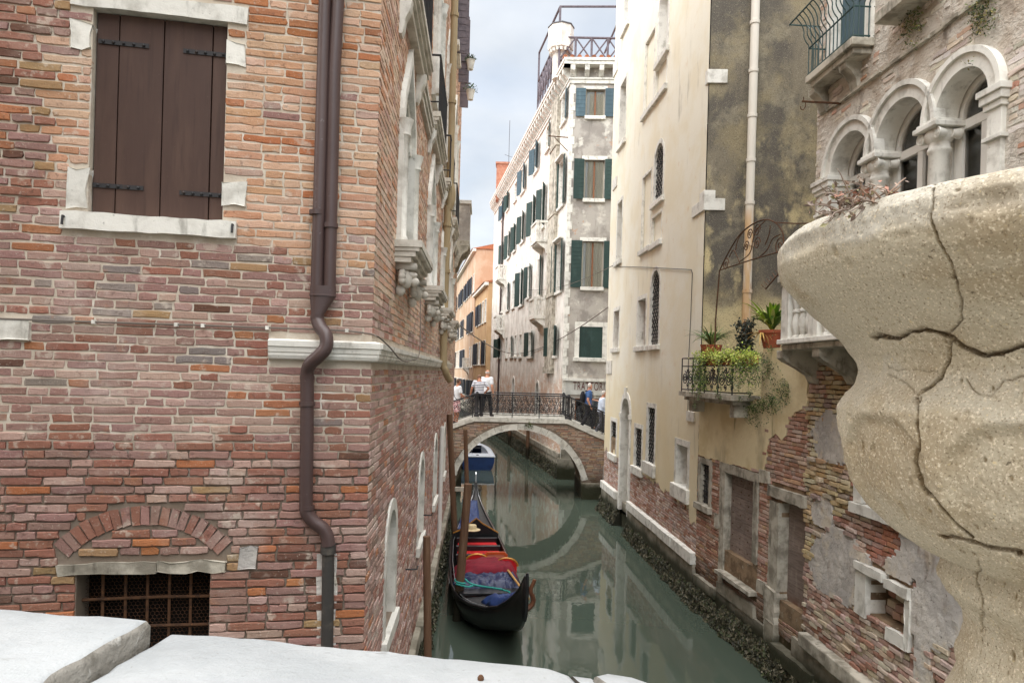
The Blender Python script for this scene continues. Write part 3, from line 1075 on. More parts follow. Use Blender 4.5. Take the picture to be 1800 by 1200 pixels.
for x, y in ((118, 383), (412, 398)):
    u, z = LF.px(x, y)
    hm = MB()
    hm.tube([LF.P(u, z, 0), LF.P(u, z, .07), LF.P(u, z - .06, .08)], .009, 6)
    hm.build('shutter_hook', M_iron, win_part)
# basement window
for a, b in ((blint[0], -1.47), (-1.462, blint[1])):
    lumpy(LF, (a, b, blint[2] - .004, blint[3]), -.2, .028, .010).build('lintel', M_stone_dim, basement, bevel=.008)
for x in (142, 180, 220, 258.5, 297, 334.5):
    u = LF.px(x, 1060, -.12)[0]
    MB().tube([LF.P(u, 2.15, -.12), LF.P(u + .004, 2.6, -.118), LF.P(u, 3.1, -.12)], .011, 7).build('bar', M_rust, basement)
for z_ in (2.87, 2.66, 2.46, 2.27):
    MB().tube([LF.P(-2.0, z_, -.105), LF.P(-1.5, z_ + .006, -.103), LF.P(-1.11, z_, -.105)], .012, 7).build('bar', M_rust, basement)
hm = MB()
hx = .017
row = 0
z_ = 2.15
while z_ < 3.1:
    u = -2.0 + (hx * .87 if row % 2 else 0)
    while u < -1.11:
        p = [(u + hx * math.sin(math.radians(60 * k)), z_ + hx * math.cos(math.radians(60 * k))) for k in range(4)]
        for k in range(3):
            hm.tube([LF.P(*p[k], -.16), LF.P(*p[k + 1], -.16)], .0014, 3, cap=False)
        u += hx * 1.74
    z_ += hx * 1.5
    row += 1
hm.build('wire_mesh', M_rust, basement, kind='stuff')
lumpy(LF, patch1, -.02, .022, .014).build('cement_patch', M_ruin, front_wall, bevel=.008)
lumpy(LF, stub, -.02, .03, .012).build('inset_stone', M_stone, front_wall, bevel=.008)
# string course round the corner
def profile_run(fr, u0, u1, z0, z1, outs, mb):
    h = (z1 - z0) / len(outs)
    for k, o_ in enumerate(outs):
        mb.obox(fr, u0, u1, z0 + k * h, z0 + (k + 1) * h - .001, -.02, o_)
m = MB()
for fr, a, b in ((LF, -.74, .0), (LS, -.0, 13.0)):
    prof = [(4.645, .02), (4.655, .05), (4.68, .062), (4.70, .062), (4.705, .07), (4.74, .074), (4.745, .085), (4.785, .088), (4.80, .03)]
    rings = []
    for e, u in ((-1, a), (1, b)):
        ring_ = []
        for z_, o_ in prof:
            uu = u + (o_ if (fr is LF and e == 1) else -o_ if (fr is LS and e == -1) else 0)
            ring_.append(fr.P(uu if not (fr is LF and e == 1) else uu, z_, o_))
        ring_.append(fr.P(u, 4.80, -.02))
        ring_.append(fr.P(u, 4.645, -.02))
        rings.append(ring_)
    m.loft(rings)
m.build('string_course', M_stone, BL)

# downpipes
def bez(pts, n=8):
    """smooth polyline through points (Catmull-Rom)"""
    out_ = []
    P_ = [pts[0]] + list(pts) + [pts[-1]]
    for i in range(1, len(P_) - 2):
        for k in range(n):
            t = k / n
            a, b, c, d = (Vector(P_[i - 1]), Vector(P_[i]), Vector(P_[i + 1]), Vector(P_[i + 2]))
            out_.append(tuple(.5 * ((2 * b) + (-a + c) * t + (2 * a - 5 * b + 4 * c - d) * t * t + (-a + 3 * b - 3 * c + d) * t ** 3)))
    out_.append(tuple(pts[-1]))
    return out_
def lfp(x, y, w_=.075):
    u, z = LF.px(x, y, w_)
    return LF.P(u, z, w_)
PR = .046
def pipe_top(xb, yb, u_shift):
    u, z = LF.px(xb, yb, .075)
    return [LF.P(u, z, .075), LF.P(u + .004, 17.4, .075)]
pp = MB().tube(pipe_top(557, 507, 0), PR, 16).build('downpipe', M_pipe, BL, smooth=True)
MB().tube([lfp(557, 370), lfp(557, 378)], PR + .01, 16).build('pipe_clip', M_pipe, pp, smooth=True)
pp2 = MB().tube([lfp(579, 507), LF.P(LF.px(587, 150, .075)[0], 6.8, .075), LF.P(LF.px(591, 0, .075)[0] + .02, 7.6, .075), LF.P(-.30, 17.4, .075)], PR, 16).build('downpipe', M_pipe, BL, smooth=True)
MB().tube([lfp(581, 393), lfp(581, 401)], PR + .01, 16).build('pipe_clip', M_pipe, pp2, smooth=True)
m = MB()
a0, z0_ = LF.px(545, 505, .075)
a1, _ = LF.px(591, 505, .075)
zt, zm, zb = LF.px(568, 503, .075)[1], LF.px(568, 521, .075)[1], LF.px(568, 553, .075)[1]
n0, n1 = LF.px(547, 553, .075)[0], LF.px(569, 553, .075)[0]
def oval(fr, ua, ub, z_, rw, wc, n=20):
    c, r_ = (ua + ub) / 2, (ub - ua) / 2
    return [fr.P(c + r_ * math.copysign(abs(math.cos(t)) ** .7, math.cos(t)), z_, wc + rw * math.copysign(abs(math.sin(t)) ** .7, math.sin(t))) for t in (2 * math.pi * k / n for k in range(n))]
m.loft([oval(LF, a0, a1, zt, .052, .075), oval(LF, a0, a1, zm + .012, .052, .075), oval(LF, a0 - .004, a1 + .004, zm + .01, .056, .075), oval(LF, a0 - .004, a1 + .004, zm, .056, .075), oval(LF, a0, a1, zm - .001, .05, .075), oval(LF, n0, n1, zb, .047, .075), oval(LF, n0, n1, zb - .03, .047, .075)])
hop = m.build('pipe_hopper', M_pipe, BL, smooth=True)
ctrl = [lfp(558, 552), lfp(558, 562), lfp(563, 575, .10), lfp(573, 590, .14), lfp(573, 610, .155), lfp(560, 626, .15), lfp(545, 640, .12), lfp(540, 658, .085), lfp(540, 700), lfp(539, 800), lfp(538, 885), lfp(541, 903), lfp(552, 917), lfp(567, 928), lfp(575, 942), lfp(577, 958)]
low = MB().tube(bez(ctrl, 7), .049, 18).build('downpipe', M_pipe, BL, smooth=True)
for y in (706, 660, 888):
    MB().tube([lfp(540, y), lfp(540, y + 7)], .058 if y == 706 else .0525, 18).build('pipe_clip', M_pipe, low, smooth=True)
MB().tube([lfp(577, 955, .06), lfp(577, 972, .06)], .056, 18).build('pipe_collar', M_pipe_low, low, smooth=True)
MB().tube([lfp(577, 965, .055), lfp(576, 1060, .045), lfp(574, 1200, .03)], .045, 16).build('lower_pipe', M_pipe_low, low, smooth=True)
m = MB()
for sg in (-1, 1):
    pts = []
    for k in range(14):
        z_ = 3.2 - k * .085
        u = LF.px(577, 960, 0)[0] + sg * .06
        pts.append((u + sg * .012 + rnd.uniform(-.01, .01), z_))
    for k in range(14):
        z_ = 3.2 - (13 - k) * .085
        pts.append((LF.px(577, 960, 0)[0] + sg * .03, z_))
    m.prism(LF, pts, -.02, .02)
m.build('cement_seam', M_ruin, low)
# cables
def sag(a, b, s_, n=14):
    a, b = Vector(a), Vector(b)
    return [tuple(a.lerp(b, i / n) - Vector((0, 0, s_ * 4 * (i / n) * (1 - i / n)))) for i in range(n + 1)]
pts = [lfp(x, y, .03) for x, y in ((-60, 557), (0, 560), (60, 562), (140, 565), (240, 568), (340, 571), (440, 575), (540, 578), (610, 581), (640, 585))]
MB().tube(pts, .007, 6).build('cable', M_cable, BL)
for x in (165, 310, 357, 470, 610):
    p = lfp(x, 560 + x * .034, .03)
    MB().box(p[0] - .012, p[0] + .012, p[1] - .012, p[1] + .012, p[2] - .014, p[2] + .014).build('cable_clip', M_stone, BL)
def lsp(x, y, w_=.05):
    u, z = LS.px(x, y, w_)
    return LS.P(u, z, w_)
pts = bez([lfp(640, 585, .03), lsp(662, 590, .11), lsp(685, 610, .11), lsp(705, 632, .11), lsp(722, 633, .11), lsp(738, 615, .1), lsp(739, 500, .05), lsp(741, 420, .05)], 6)
MB().tube(pts, .006, 6).build('cable', M_cable, BL)

# side bricks
Q_low = [(S(170, 140, 130), 5), (S(188, 164, 154), 4), (S(160, 118, 104), 3), (S(146, 122, 114), 1.5), (S(178, 126, 96), .5)]
Q_up = [(S(210, 184, 164), 5), (S(200, 164, 142), 4), (S(190, 140, 110), 1.0), (S(184, 152, 136), 2)]
def col_side(u, z, x, y, r):
    wv = mnoise.noise((u * .8, z * .8, 5.0))
    if z > 5.0 + wv * .6:
        return pick(r, Q_up) + (.6,)
    return pick(r, Q_low) + (.9,)
sdc = [rectp(-.1, 13.1, 4.64, 4.80)]
sdc += [archp(a - .005, b + .005, 1.98, 2.90, 12) for a, b in side_low]
sdc += [archp(a - .12, b + .12, 5.60, 6.95, 12, .34) for a, b in side_up]
sdc += [archp(a - .12, b + .12, 8.4, 10.6, 12, .34) for a, b in side_up2]
sdc += [rectp(a - .12, b + .12, 12.4, 14.75) for a, b in side_up2]
lay(LS, 0.0, LSN, .95, ZTOP, side_wall, col_side, sdc, out=(.010, .004), seed=8, hi_px=9, headers=.4)
# low blind arches
for (a, b), h in zip(side_low, lowh):
    m = MB()
    m.ring(LS, archp(a, b, 2.0, 2.90, 12), archp(a + .114, b - .114, 2.10, 2.90, 12), -.2, .022)
    wn_ = m.build('arched_window', M_stone, BL)
    MB().prism(LS, h, -.30, -.17).build('blind_panel', M_mortar_dark, wn_)
    MB().obox(LS, a - .06, b + .06, 1.98, 2.115, -.2, .06, j=.006).build('sill', M_stone, wn_, bevel=.01)
# gothic windows with carved sills
def lion(fr, u, z, parent, s_=1.0):
    """a carved head bracket: mane, brow, muzzle, with a scrolled top"""
    q = MB()
    q.ball(fr.P(u, z, .10), (.075 * s_, .075 * s_, .095 * s_), 10, 7)
    q.ball(fr.P(u, z - .03, .185), (.045 * s_, .045 * s_, .045 * s_), 8, 6)
    q.ball(fr.P(u, z + .035, .15), (.06, .06, .035), 8, 6)
    for k in range(9):
        t = math.radians(-20 + 220 * k / 8)
        q.ball(fr.P(u + .085 * math.cos(t), z + .075 * math.sin(t), .07), (.04, .04, .04), 6, 5)
    q.obox(fr, u - .07, u + .07, z + .08, z + .14, 0, .2)
    q.ball(fr.P(u, z - .11, .05), (.05, .05, .06), 8, 6)
    q.build('lion_head_bracket', M_stone_mid, parent, smooth='all')
for i, (a, b) in enumerate(side_up):
    m = MB()
    m.ring(LS, archp(a - .115, b + .115, 5.78, 6.95, 16, .34), archp(a + .004, b - .004, 5.802, 6.95, 16, .32), -.2, .05)
    wn_ = m.build('gothic_window', M_stone, BL)
    for uu in (a - .06, b + .06):
        MB().lathe([(.055, 0), (.055, .05), (.042, .07), (.042, 1.0), (.06, 1.02), (.055, 1.06), (.075, 1.13), (.085, 1.17)], LS.P(uu, 5.8, .05), 10).build('colonnette', M_stone, wn_, smooth=True)
    c = (a + b) / 2
    m = MB()
    for sg in (-1, 1):
        m.tube([LS.P(c + sg * (.5 * math.cos(t) - .02), 6.95 + .42 * math.sin(t), -.02) for t in (math.pi * .5 * k / 6 for k in range(7))], .03, 6)
        m.tube([LS.P(c + sg * .25 + .2 * math.cos(t), 6.98 + .2 * math.sin(t), -.02) for t in (math.pi * k / 8 for k in range(9))], .022, 6)
    m.tube([LS.P(c, 5.8, -.04), LS.P(c, 7.0, -.04)], .03, 8)
    m.build('tracery', M_stone, wn_)
    MB().prism(LS, archp(a, b, 5.8, 6.95, 16, .31), -.13, -.12).build('pane', M_glass, wn_)
    m = MB()
    m.obox(LS, a - .3, b + .3, 5.6, 7.9, -1.1, -1.05)
    m.build('interior', M_dark, wn_)
    m = MB()
    for k, (zz0, zz1, o_) in enumerate(((5.60, 5.65, .16), (5.651, 5.70, .20), (5.701, 5.735, .235), (5.736, 5.80, .26))):
        m.obox(LS, a - .2 - k * .012, b + .2 + k * .012, zz0, zz1, -.15, o_)
    for k in range(26):
        m.ball(LS.P(a - .2 + (b - a + .4) * (k + .5) / 26, 5.718, .237), .016, 5, 4)
    m.build('carved_sill', M_stone_mid, wn_)
    for uu in (a - .06, b + .06):
        lion(LS, uu, 5.46, wn_)
# upper windows, shallow balconies and cornice line
for i, (a, b) in enumerate(side_up2):
    m = MB()
    m.ring(LS, archp(a - .115, b + .115, 8.63, 10.6, 14, .32), archp(a + .004, b - .004, 8.652, 10.6, 14, .30), -.2, .06)
    wn_ = m.build('balcony_window', M_stone, BL)
    for uu in (a - .06, b + .06):
        MB().lathe([(.06, 0), (.06, .06), (.045, .09), (.045, 1.7), (.065, 1.74), (.055, 1.78), (.085, 1.9)], LS.P(uu, 8.65, .07), 10).build('colonnette', M_stone, wn_, smooth=True)
    MB().prism(LS, archp(a, b, 8.65, 10.6, 14, .29), -.13, -.12).build('pane', M_glass, wn_)
    MB().obox(LS, a - .3, b + .3, 8.4, 11.6, -1.1, -1.05).build('interior', M_dark, wn_)
    m = MB()
    for k, (zz0, zz1, o_) in enumerate(((7.98, 8.06, .09), (8.061, 8.12, .12), (8.121, 8.17, .15), (8.171, 8.24, .17))):
        m.obox(LS, a - .45 - k * .015, b + .45 + k * .015, zz0, zz1, -.1, o_)
    m.build('balcony_slab', M_stone_mid, wn_)
    for uu in (a - .3, b + .3):
        q = MB()
        q.prism(LS.at(uu - .06, 0, math.pi / 2), [(0, 7.66), (.03, 7.66), (.05, 7.72), (.06, 7.80), (.10, 7.88), (.12, 7.978), (0, 7.978)], -.12, 0)
        q.build('console', M_stone, wn_)
    m = MB()
    for k in range(11):
        uu = a - .4 + (b - a + .8) * k / 10
        m.tube([LS.P(uu, 8.24, .14), LS.P(uu, 9.05, .14)], .010, 5)
    m.tube([LS.P(a - .42, 9.06, .14), LS.P(b + .42, 9.06, .14)], .016, 6)
    for e in (a - .42, b + .42):
        m.tube([LS.P(e, 9.06, .14), LS.P(e, 9.06, -.02)], .016, 6)
        m.tube([LS.P(e, 8.4, .14), LS.P(e, 8.4, -.02)], .012, 6)
    m.build('balcony_railing', M_iron, wn_)
edges = [0.0] + [q for a, b in side_up2 for q in (a - .5, b + .5)] + [LSN]
for a, b in zip(edges[::2], edges[1::2]):
    if a == 0.0:
        continue
    m = MB()
    for zz0, zz1, o_ in ((7.84, 7.92, .05), (7.921, 8.0, .07), (8.001, 8.07, .09)):
        m.obox(LS, a, b, zz0, zz1, -.02, o_)
    m.build('upper_string_course', M_stone_mid, BL)
for i, (a, b) in enumerate(side_up2):
    win(BL, LS, (a, b, 12.6, 14.6), d=.2, stone=.11, sill=.12, casement=M_windwood, back=M_dark)
# ochre downpipe with an elbow
m = MB()
up = LS.px(783, 500, .1)[0]
pts = [LS.P(up + .14, 4.40, .24), LS.P(up + .06, 4.50, .18), LS.P(up, 4.62, .14), LS.P(up, 4.95, .1), LS.P(up, 7.55, .10), LS.P(up, 7.75, .12), LS.P(up, 7.9, .17), LS.P(up, 8.05, .18), LS.P(up, 8.25, .15), LS.P(up, 8.5, .13), LS.P(up, 17, .13)]
py_ = m.tube(bez(pts, 5), .07, 12).build('ochre_downpipe', M_pipe_yel, BL, smooth=True)
for z_ in (5.4, 6.5, 7.4, 9.8, 11.5, 13.2):
    MB().tube([LS.P(up, z_, .10 if z_ < 7.6 else .13), LS.P(up, z_ + .07, .10 if z_ < 7.6 else .13)], .085, 12).build('pipe_clip', M_pipe_yel, py_)
MB().tube([LS.P(9.2, .8, .05), LS.P(9.2, 3.4, .05)], .04, 8).build('white_pipe', M_whitewood, BL)
MB().tube([LS.P(9.45, .8, .05), LS.P(9.45, 3.4, .05)], .04, 8).build('white_pipe', M_whitewood, BL)
# open shutters high on the far part, seen edge on
for k in range(3):
    f2 = LS.at(11.7 + k * 1.35, .02, math.radians(88))
    q = MB()
    q.obox(f2, 0, .24, 12.45 - .15 * k, 14.9 - .12 * k, -.02, .02)
    for s_ in range(14):
        q.obox(f2, .03, .22, 12.5 + s_ * .165, 12.6 + s_ * .165, -.03, .03)
    q.build('open_shutter', M_altana, BL)
# stone balcony box at the far end
BB = MB()
BB.obox(LS, 14.2, 15.6, 8.15, 8.3, 0, .42)
bb = BB.build('stone_balcony', M_stone_dim, BL)
MB().obox(LS, 14.25, 15.55, 8.3, 9.35, .33, .40).build('balustrade_panel', M_greyplaster, bb)
MB().obox(LS, 14.25, 14.33, 8.3, 9.35, 0, .33).build('balustrade_panel', M_greyplaster, bb)
MB().obox(LS, 14.2, 15.6, 9.351, 9.45, 0, .44).build('handrail', M_stone, bb)
for uu in (14.3, 15.3):
    q = MB()
    q.prism(LS.at(uu, 0, math.pi / 2), [(0, 7.5), (.08, 7.55), (.14, 7.75), (.22, 7.9), (.36, 8.0), (.40, 8.149), (0, 8.149)], -.2, 0)
    q.build('console', M_stone_dim, bb)
# tide ledge, seaweed
m = MB()
u = 0
while u < LSN:
    l = min(rnd.uniform(.9, 1.4), LSN - u)
    MB().obox(LS, u + .004, u + l - .004, .72, .95, -.05, .10 + rnd.uniform(-.01, .02), j=.008).build('ledge_stone', M_plinth, BL, bevel=.02)
    u += l
seaweed(LS, .2, LSN, BL, .62, .13, 5200, 3)
for x, y in ((712, 1000), (742, 905)):
    u, z = LS.px(x, y)
    MB().tube([LS.P(u, z, 0), LS.P(u, z, .12), LS.P(u + .02, z, .14), LS.P(u + .14, z, .14)], .010, 5).build('mooring_iron', M_iron, BL)

# flower pots hung from the far window ledges
for k, (x, y) in enumerate(((827, 115), (827, 168))):
    p = at_y(x, y, 18.2 + k * 0)
    t = thing('hanging_flower_pot', ['upper', 'lower'][k] + ' of two white pots of greenery hung high against the sky', 'flower pot', (p[0], p[1], p[2] - .12), 'pots hung against the sky')
    MB().lathe([(.075, -.12), (.09, .0), (.115, .12), (.12, .14), (.10, .14), (.09, .06)], p, 12).build('pot', M_stone, t, smooth=True)
    wall_p = LS.P(LS.px(798, y, 0)[0], p[2], 0)
    wx = C0[0] + (p[1] - C0[1]) * -.0458
    MB().tube([(p[0], p[1], p[2] + .1), (wx, p[1], p[2] + .1)], .008, 5).build('bracket', M_iron, t)
    q = MB()
    for i in range(150):
        d = Vector((rnd.gauss(0, 1), rnd.gauss(0, 1), abs(rnd.gauss(0, 1)))).normalized()
        c = Vector(p) + Vector((0, 0, .13)) + d * rnd.uniform(.04, .17 if k == 0 else .22)
        e = Vector((rnd.uniform(-1, 1), rnd.uniform(-1, 1), rnd.uniform(-1, 1))).normalized() * .022
        q.add([tuple(c - e), tuple(c + d * .02 + e.cross(d) * .7), tuple(c + e), tuple(c - d * .02 - e.cross(d) * .7)], [(0, 1, 2, 3)], rnd.choice([S(70, 96, 60), S(96, 116, 80), S(50, 74, 46)]))
    q.build('foliage', M_weed, t)

# ------------------------------------------------------------------ added house block, unseen left of and behind the viewpoint, shades the parapet
NH = thing('shade_house', 'added house block behind the viewpoint, out of the picture, that shades the parapet', 'house', (-9, -3, 0))
MB().box(-15, -4.2, -10, -.6, -1, 15.0).build('wall', M_ochre, NH)
q = MB()
q.add([(-15.4, -10.4, 15.0), (-3.8, -10.4, 15.0), (-3.8, -.2, 15.0), (-15.4, -.2, 15.0), (-9.6, -6.5, 17), (-9.6, -4, 17)], [(0, 1, 4), (1, 2, 5, 4), (2, 3, 5), (3, 0, 4, 5), (0, 3, 2, 1)])
q.build('roof', M_tile, NH)
# ------------------------------------------------------------------ the white corner house beyond the bridge
WH = thing('corner_house', 'tall flaking white and grey corner house with green shutters beyond the bridge', 'house', (W0[0], W0[1], 0))
WTOP = 18.15
WL = 25.6
fh, chs = [], []
fh.append(win(WH, WF, WF.rect(1030, 157, 1063, 205), d=.15, stone=0, lintel=.12, sill=.14, casement=M_windwood, curtain=M_curtain, shut='open', shut_mat=M_bluegreen))
fh.append(win(WH, WF, WF.rect(1027, 281, 1062, 350), d=.15, stone=0, lintel=.16, sill=.15, casement=M_windwood, curtain=M_curtain, shut='open', ajar=.12))
fh.append(win(WH, WF, WF.rect(1023, 424, 1060, 505), d=.15, stone=0, lintel=.16, sill=.15, casement=M_windwood, curtain=M_curtain, shut='open'))
fh.append(win(WH, WF, WF.rect(1018, 574, 1059, 629), d=.12, stone=.2, sill=.16, shut='closed', pane=False, ajar=.05))
DOOR = rectp(.55, 2.6, 1.25, 3.55)
fh.append(DOOR)
m = MB()
m.sheet(WF, rectp(0, 8, -1, WTOP), fh, 0, .2)
wf_wall = m.build('street_wall', M_greyplaster, WH)
# canal side windows (pixel boxes of the openings, then how the shutters hang)
cw = [  # x0,y0,x1,y1, shutters, material, stone
    (989, 168, 996, 214, 'half', M_bluegreen, .1),
    (961, 222, 967, 262, 'half', M_green, .1),
    (941, 258, 947, 300, 'open', M_bluegreen, .1),
    (917, 296, 924, 336, 'open', M_bluegreen, .1),
    (905, 322, 909, 352, None, None, .1),
    (892, 342, 895, 368, 'open', M_green, .1),
    (883, 360, 886, 384, 'open', M_bluegreen, .1),
    (983, 285, 992, 362, 'open', M_green, .12),
    (953, 330, 959, 398, 'open', M_green, .1),
    (936, 352, 942, 410, 'open', M_green, .1),
    (917, 378, 922, 424, 'open', M_green, .1),
    (904, 398, 907, 440, 'open', M_green, .1),
    (893, 412, 897, 452, 'open', M_green, .1),
    (881, 430, 884, 464, 'open', M_green, .1),
    (979, 428, 988, 512, 'open', M_green, .12),
    (946, 455, 952, 520, 'half', M_green, .1),
    (928, 468, 933, 522, 'open', M_green, .1),
    (914, 478, 920, 536, 'open', M_green, .1),
    (901, 494, 905, 540, None, None, .1),
    (891, 500, 895, 545, 'half', M_green, .1),
    (880, 510, 884, 548, None, None, .1),
    (968, 575, 981, 625, 'open', M_green, .12),
    (929, 584, 937, 626, 'open', M_green, .12),
    (913, 588, 917, 626, None, None, .1),
    (905, 590, 908, 626, None, None, .1),
    (897, 592, 901, 626, 'half', M_green, .1),
    (889, 594, 892, 627, None, None, .1),
    (875, 596, 881, 628, 'open', M_green, .12)]
for x0, y0, x1, y1, sh, sm_, st in cw:
    r_ = WC.rect(x0, y0, x1, y1)
    if r_[1] - r_[0] > 1.15:
        c = (r_[0] + r_[1]) / 2
        r_ = (c - .57, c + .57, r_[2], r_[3])
    if r_[1] - r_[0] < .6:
        c = (r_[0] + r_[1]) / 2
        r_ = (c - .3, c + .3, r_[2], r_[3])
    chs.append(win(WH, WC, r_, d=.18, stone=st, sill=.12, pane=True, back=M_dark, hood=.22 if (y1 - y0) > 70 else 0,
                   shut='open' if sh else None, shut_mat=sm_, ajar=(.15 + rnd.random() * .3) if sh else 0, sides=(0, 1) if sh == 'open' else (0,)))
for x, yt in ((945, 672), (903, 664), (877, 668)):
    u, z1 = WC.px(x, yt)
    chs.append(win(WH, WC, (u - .42, u + .42, 1.7, z1), d=.25, arch=True, stone=.14, sill=0, pane=False, back=M_dark))
m = MB()
m.sheet(WC, rectp(0, WL, -1, WTOP), chs, 0, .2)
m.build('canal_wall', M_whiteplaster, WH)
m = MB()
e1, e2 = WF.P(8, 0), WC.P(WL, 0)
ft = [WF.P(0, 0), WF.P(8, 0), (10.5, 54, 0), WC.P(WL, 0)]
m.add([(p[0], p[1], WTOP) for p in ft], [(0, 1, 2, 3)])
for i in (1, 2):
    a, b = ft[i], ft[(i + 1) % 4]
    m.add([(a[0], a[1], -1), (b[0], b[1], -1), (b[0], b[1], WTOP), (a[0], a[1], WTOP)], [(0, 1, 2, 3)])
m.build('rear_wall', M_greyplaster, WH)
# quoin strip, pilaster, plinth, belt course
m = MB()
ua, ub = WC.px(980, 400)[0], WC.px(969, 400)[0]
m.obox(WC, ua, ub, 4.9, WTOP - .6, -.02, .16)
m.obox(WC, ua - .1, ub + .1, 4.6, 4.9, -.02, .22)
for z_ in (8.2, 12.0, 15.2):
    m.obox(WC, ua - .06, ub + .06, z_, z_ + .16, -.02, .20)
m.build('pilaster', M_stone_dim, WH)
for k in range(46):
    z_ = .9 + k * .37
    l = .42 if k % 2 else .26
    q = MB()
    q.obox(WF, -.03, l * .5, z_, z_ + .36, -.02, .022)
    if z_ < WTOP - .5:
        q.build('quoin', M_stone, WH)
m = MB()
m.obox(WF, .0, 8, 4.30, 4.42, -.02, .12)
m.build('belt_course', M_stone, WH)
for a, b in ((0, 1.3), (1.31, 2.7), (2.71, 4.0)):
    MB().obox(WF, a, b, .9, 1.3, -.02, .06).build('plinth_stone', M_plinth, WH)
u = 0
while u < WL:
    l = rnd.uniform(1.2, 1.8)
    MB().obox(WC, u + .005, min(u + l, WL) - .005, .85, 1.12, -.05, .12 + rnd.uniform(-.01, .02)).build('ledge_stone', M_plinth, WH, bevel=.02)
    u += l
MB().obox(WC, 0.05, WL, -.8, .85, -.05, .06).build('tide_wall', M_plinth, WH)
seaweed(WC, .1, WL, WH, .62, .20, 4200, 21)
q = MB().obox(WF, -.15, .9, -.8, .9, -.05, .10)
q.build('corner_footing', M_plinth, WH)
# cornice with corbels
m = MB()
for fr, a, b in ((WF, -.35, 8), (WC, -.35, WL)):
    for z0_, z1_, o_ in ((17.25, 17.42, .06), (17.421, 17.5, .10), (17.95, 18.1, .38), (18.101, 18.22, .42)):
        m.obox(fr, a if o_ > .3 else -o_, b, z0_, z1_, -.05, o_)
m.build('cornice', M_stone, WH)
k = 0
for fr, b, st in ((WF, 7.6, .62), (WC, WL, .55)):
    u = .15
    while u < b:
        q = MB()
        f2 = fr.at(u, 0, math.pi / 2)
        q.prism(f2, [(0, 17.5), (.12, 17.52), (.2, 17.62), (.33, 17.72), (.36, 17.949), (0, 17.949)], -.2, 0)
        q.build('corbel', M_stone, WH)
        u += st
# gutter and downpipe
up = WC.px(883, 500)[0]
MB().tube([WC.P(up, 1.3, .1), WC.P(up, 17.2, .1)], .07, 8).build('downpipe', M_pipe, WH)
# balconies
def balcony(bld, fr, uc, wd, z, dp, hb=.9, nb=6, m_=None):
    m_ = m_ or M_stone
    q = MB()
    q.obox(fr, uc - wd / 2, uc + wd / 2, z - .16, z, 0, dp)
    q.obox(fr, uc - wd / 2 + .06, uc + wd / 2 - .06, z - .24, z - .161, 0, dp - .08)
    o_ = q.build('stone_balcony', m_, bld)
    MB().obox(fr, uc - wd / 2, uc + wd / 2, z + hb - .1, z + hb, dp - .16, dp).build('handrail', m_, o_)
    for e in (-1, 1):
        a = uc + e * (wd / 2 - .07)
        MB().obox(fr, a - .07, a + .07, z, z + hb - .1, dp - .16, dp - .01).build('corner_post', m_, o_)
        MB().obox(fr, a - .06, a + .06, z + hb - .1, z + hb, 0, dp - .161).build('handrail', m_, o_)
        for i in range(2):
            w_ = dp * (i + .6) / 2.6
            MB().lathe([(.05, 0), (.05, .04), (.03, .08), (.06, .25), (.035, .42), (.03, .5), (.055, .66), (.03, .74), (.05, .8)], fr.P(a, z, w_), 8, 1, 1).build('baluster', m_, o_, smooth=True)
        q = MB()
        q.prism(fr.at(a - .08 * 0, 0, math.pi / 2), [(0, z - .75), (.08, z - .7), (.14, z - .5), (.3, z - .4), (dp - .1, z - .242), (0, z - .242)], -.09, .07)
        q.build('console', m_, o_)
    for i in range(nb):
        u = uc - wd / 2 + .2 + (wd - .4) * i / (nb - 1)
        MB().lathe([(.05, 0), (.05, .04), (.03, .08), (.06, .25), (.035, .42), (.03, .5), (.055, .66), (.03, .74), (.05, .8)], fr.P(u, z, dp - .08), 8).build('baluster', m_, o_, smooth=True)
    return o_
for x, y in ((948, 424), (944, 556), (880, 490), (877, 577)):
    u, z = WC.px(x, y, .3)
    balcony(WH, WC, u, 1.5, z, .62)
# trattoria fascia and shopfront
fz0, fz1 = WF.px(1030, 694)[1], WF.px(1030, 667)[1]
fas = MB().obox(WF, .12, 6.5, fz0, fz1, -.02, .05).build('shop_fascia', M_pale, WH)
cu = bpy.data.curves.new('t', 'FONT')
cu.body = 'TRATTORIA'
cu.size = 1.0
cu.extrude = .006
cu.offset = -.004
cu.space_character = 1.12
to = bpy.data.objects.new('t', cu)
COL.objects.link(to)
bpy.context.view_layer.update()
tm = bpy.data.meshes.new_from_object(to.evaluated_get(bpy.context.evaluated_depsgraph_get()))
bpy.data.objects.remove(to)
ta, tb = WF.px(1007.5, 678, .06)[0], WF.px(1071, 678, .06)[0]
za_, zb_ = WF.px(1035, 685.5, .06)[1], WF.px(1035, 671.5, .06)[1]
co = np.array([v.co[:] for v in tm.vertices])
mn, mxx = co.min(0), co.max(0)
q = MB()
vs_ = []
for c in co:
    uu = ta + (c[0] - mn[0]) / (mxx[0] - mn[0]) * (tb - ta)
    z_ = za_ + (c[1] - mn[1]) / (mxx[1] - mn[1]) * (zb_ - za_)
    vs_.append(WF.P(uu, z_, .055 + (c[2] - mn[2])))
q.add(vs_, [tuple(p.vertices) for p in tm.polygons])
M_letter = mat('red_brown_letters', S(92, 44, 40), .7)
q.build('lettering', M_letter, fas)
sf = MB().obox(WF, .55, 2.6, 1.25, 3.55, -.5, -.45).build('shopfront', M_dark, WH)
MB().ring(WF, rectp(.5, 2.65, 1.25, 3.6), rectp(.6, 2.55, 1.3, 3.5), -.12, -.04).build('door_frame', M_windwood, sf)
MB().obox(WF, .6, 2.55, 1.3, 3.5, -.1, -.09).build('pane', M_glass, sf)
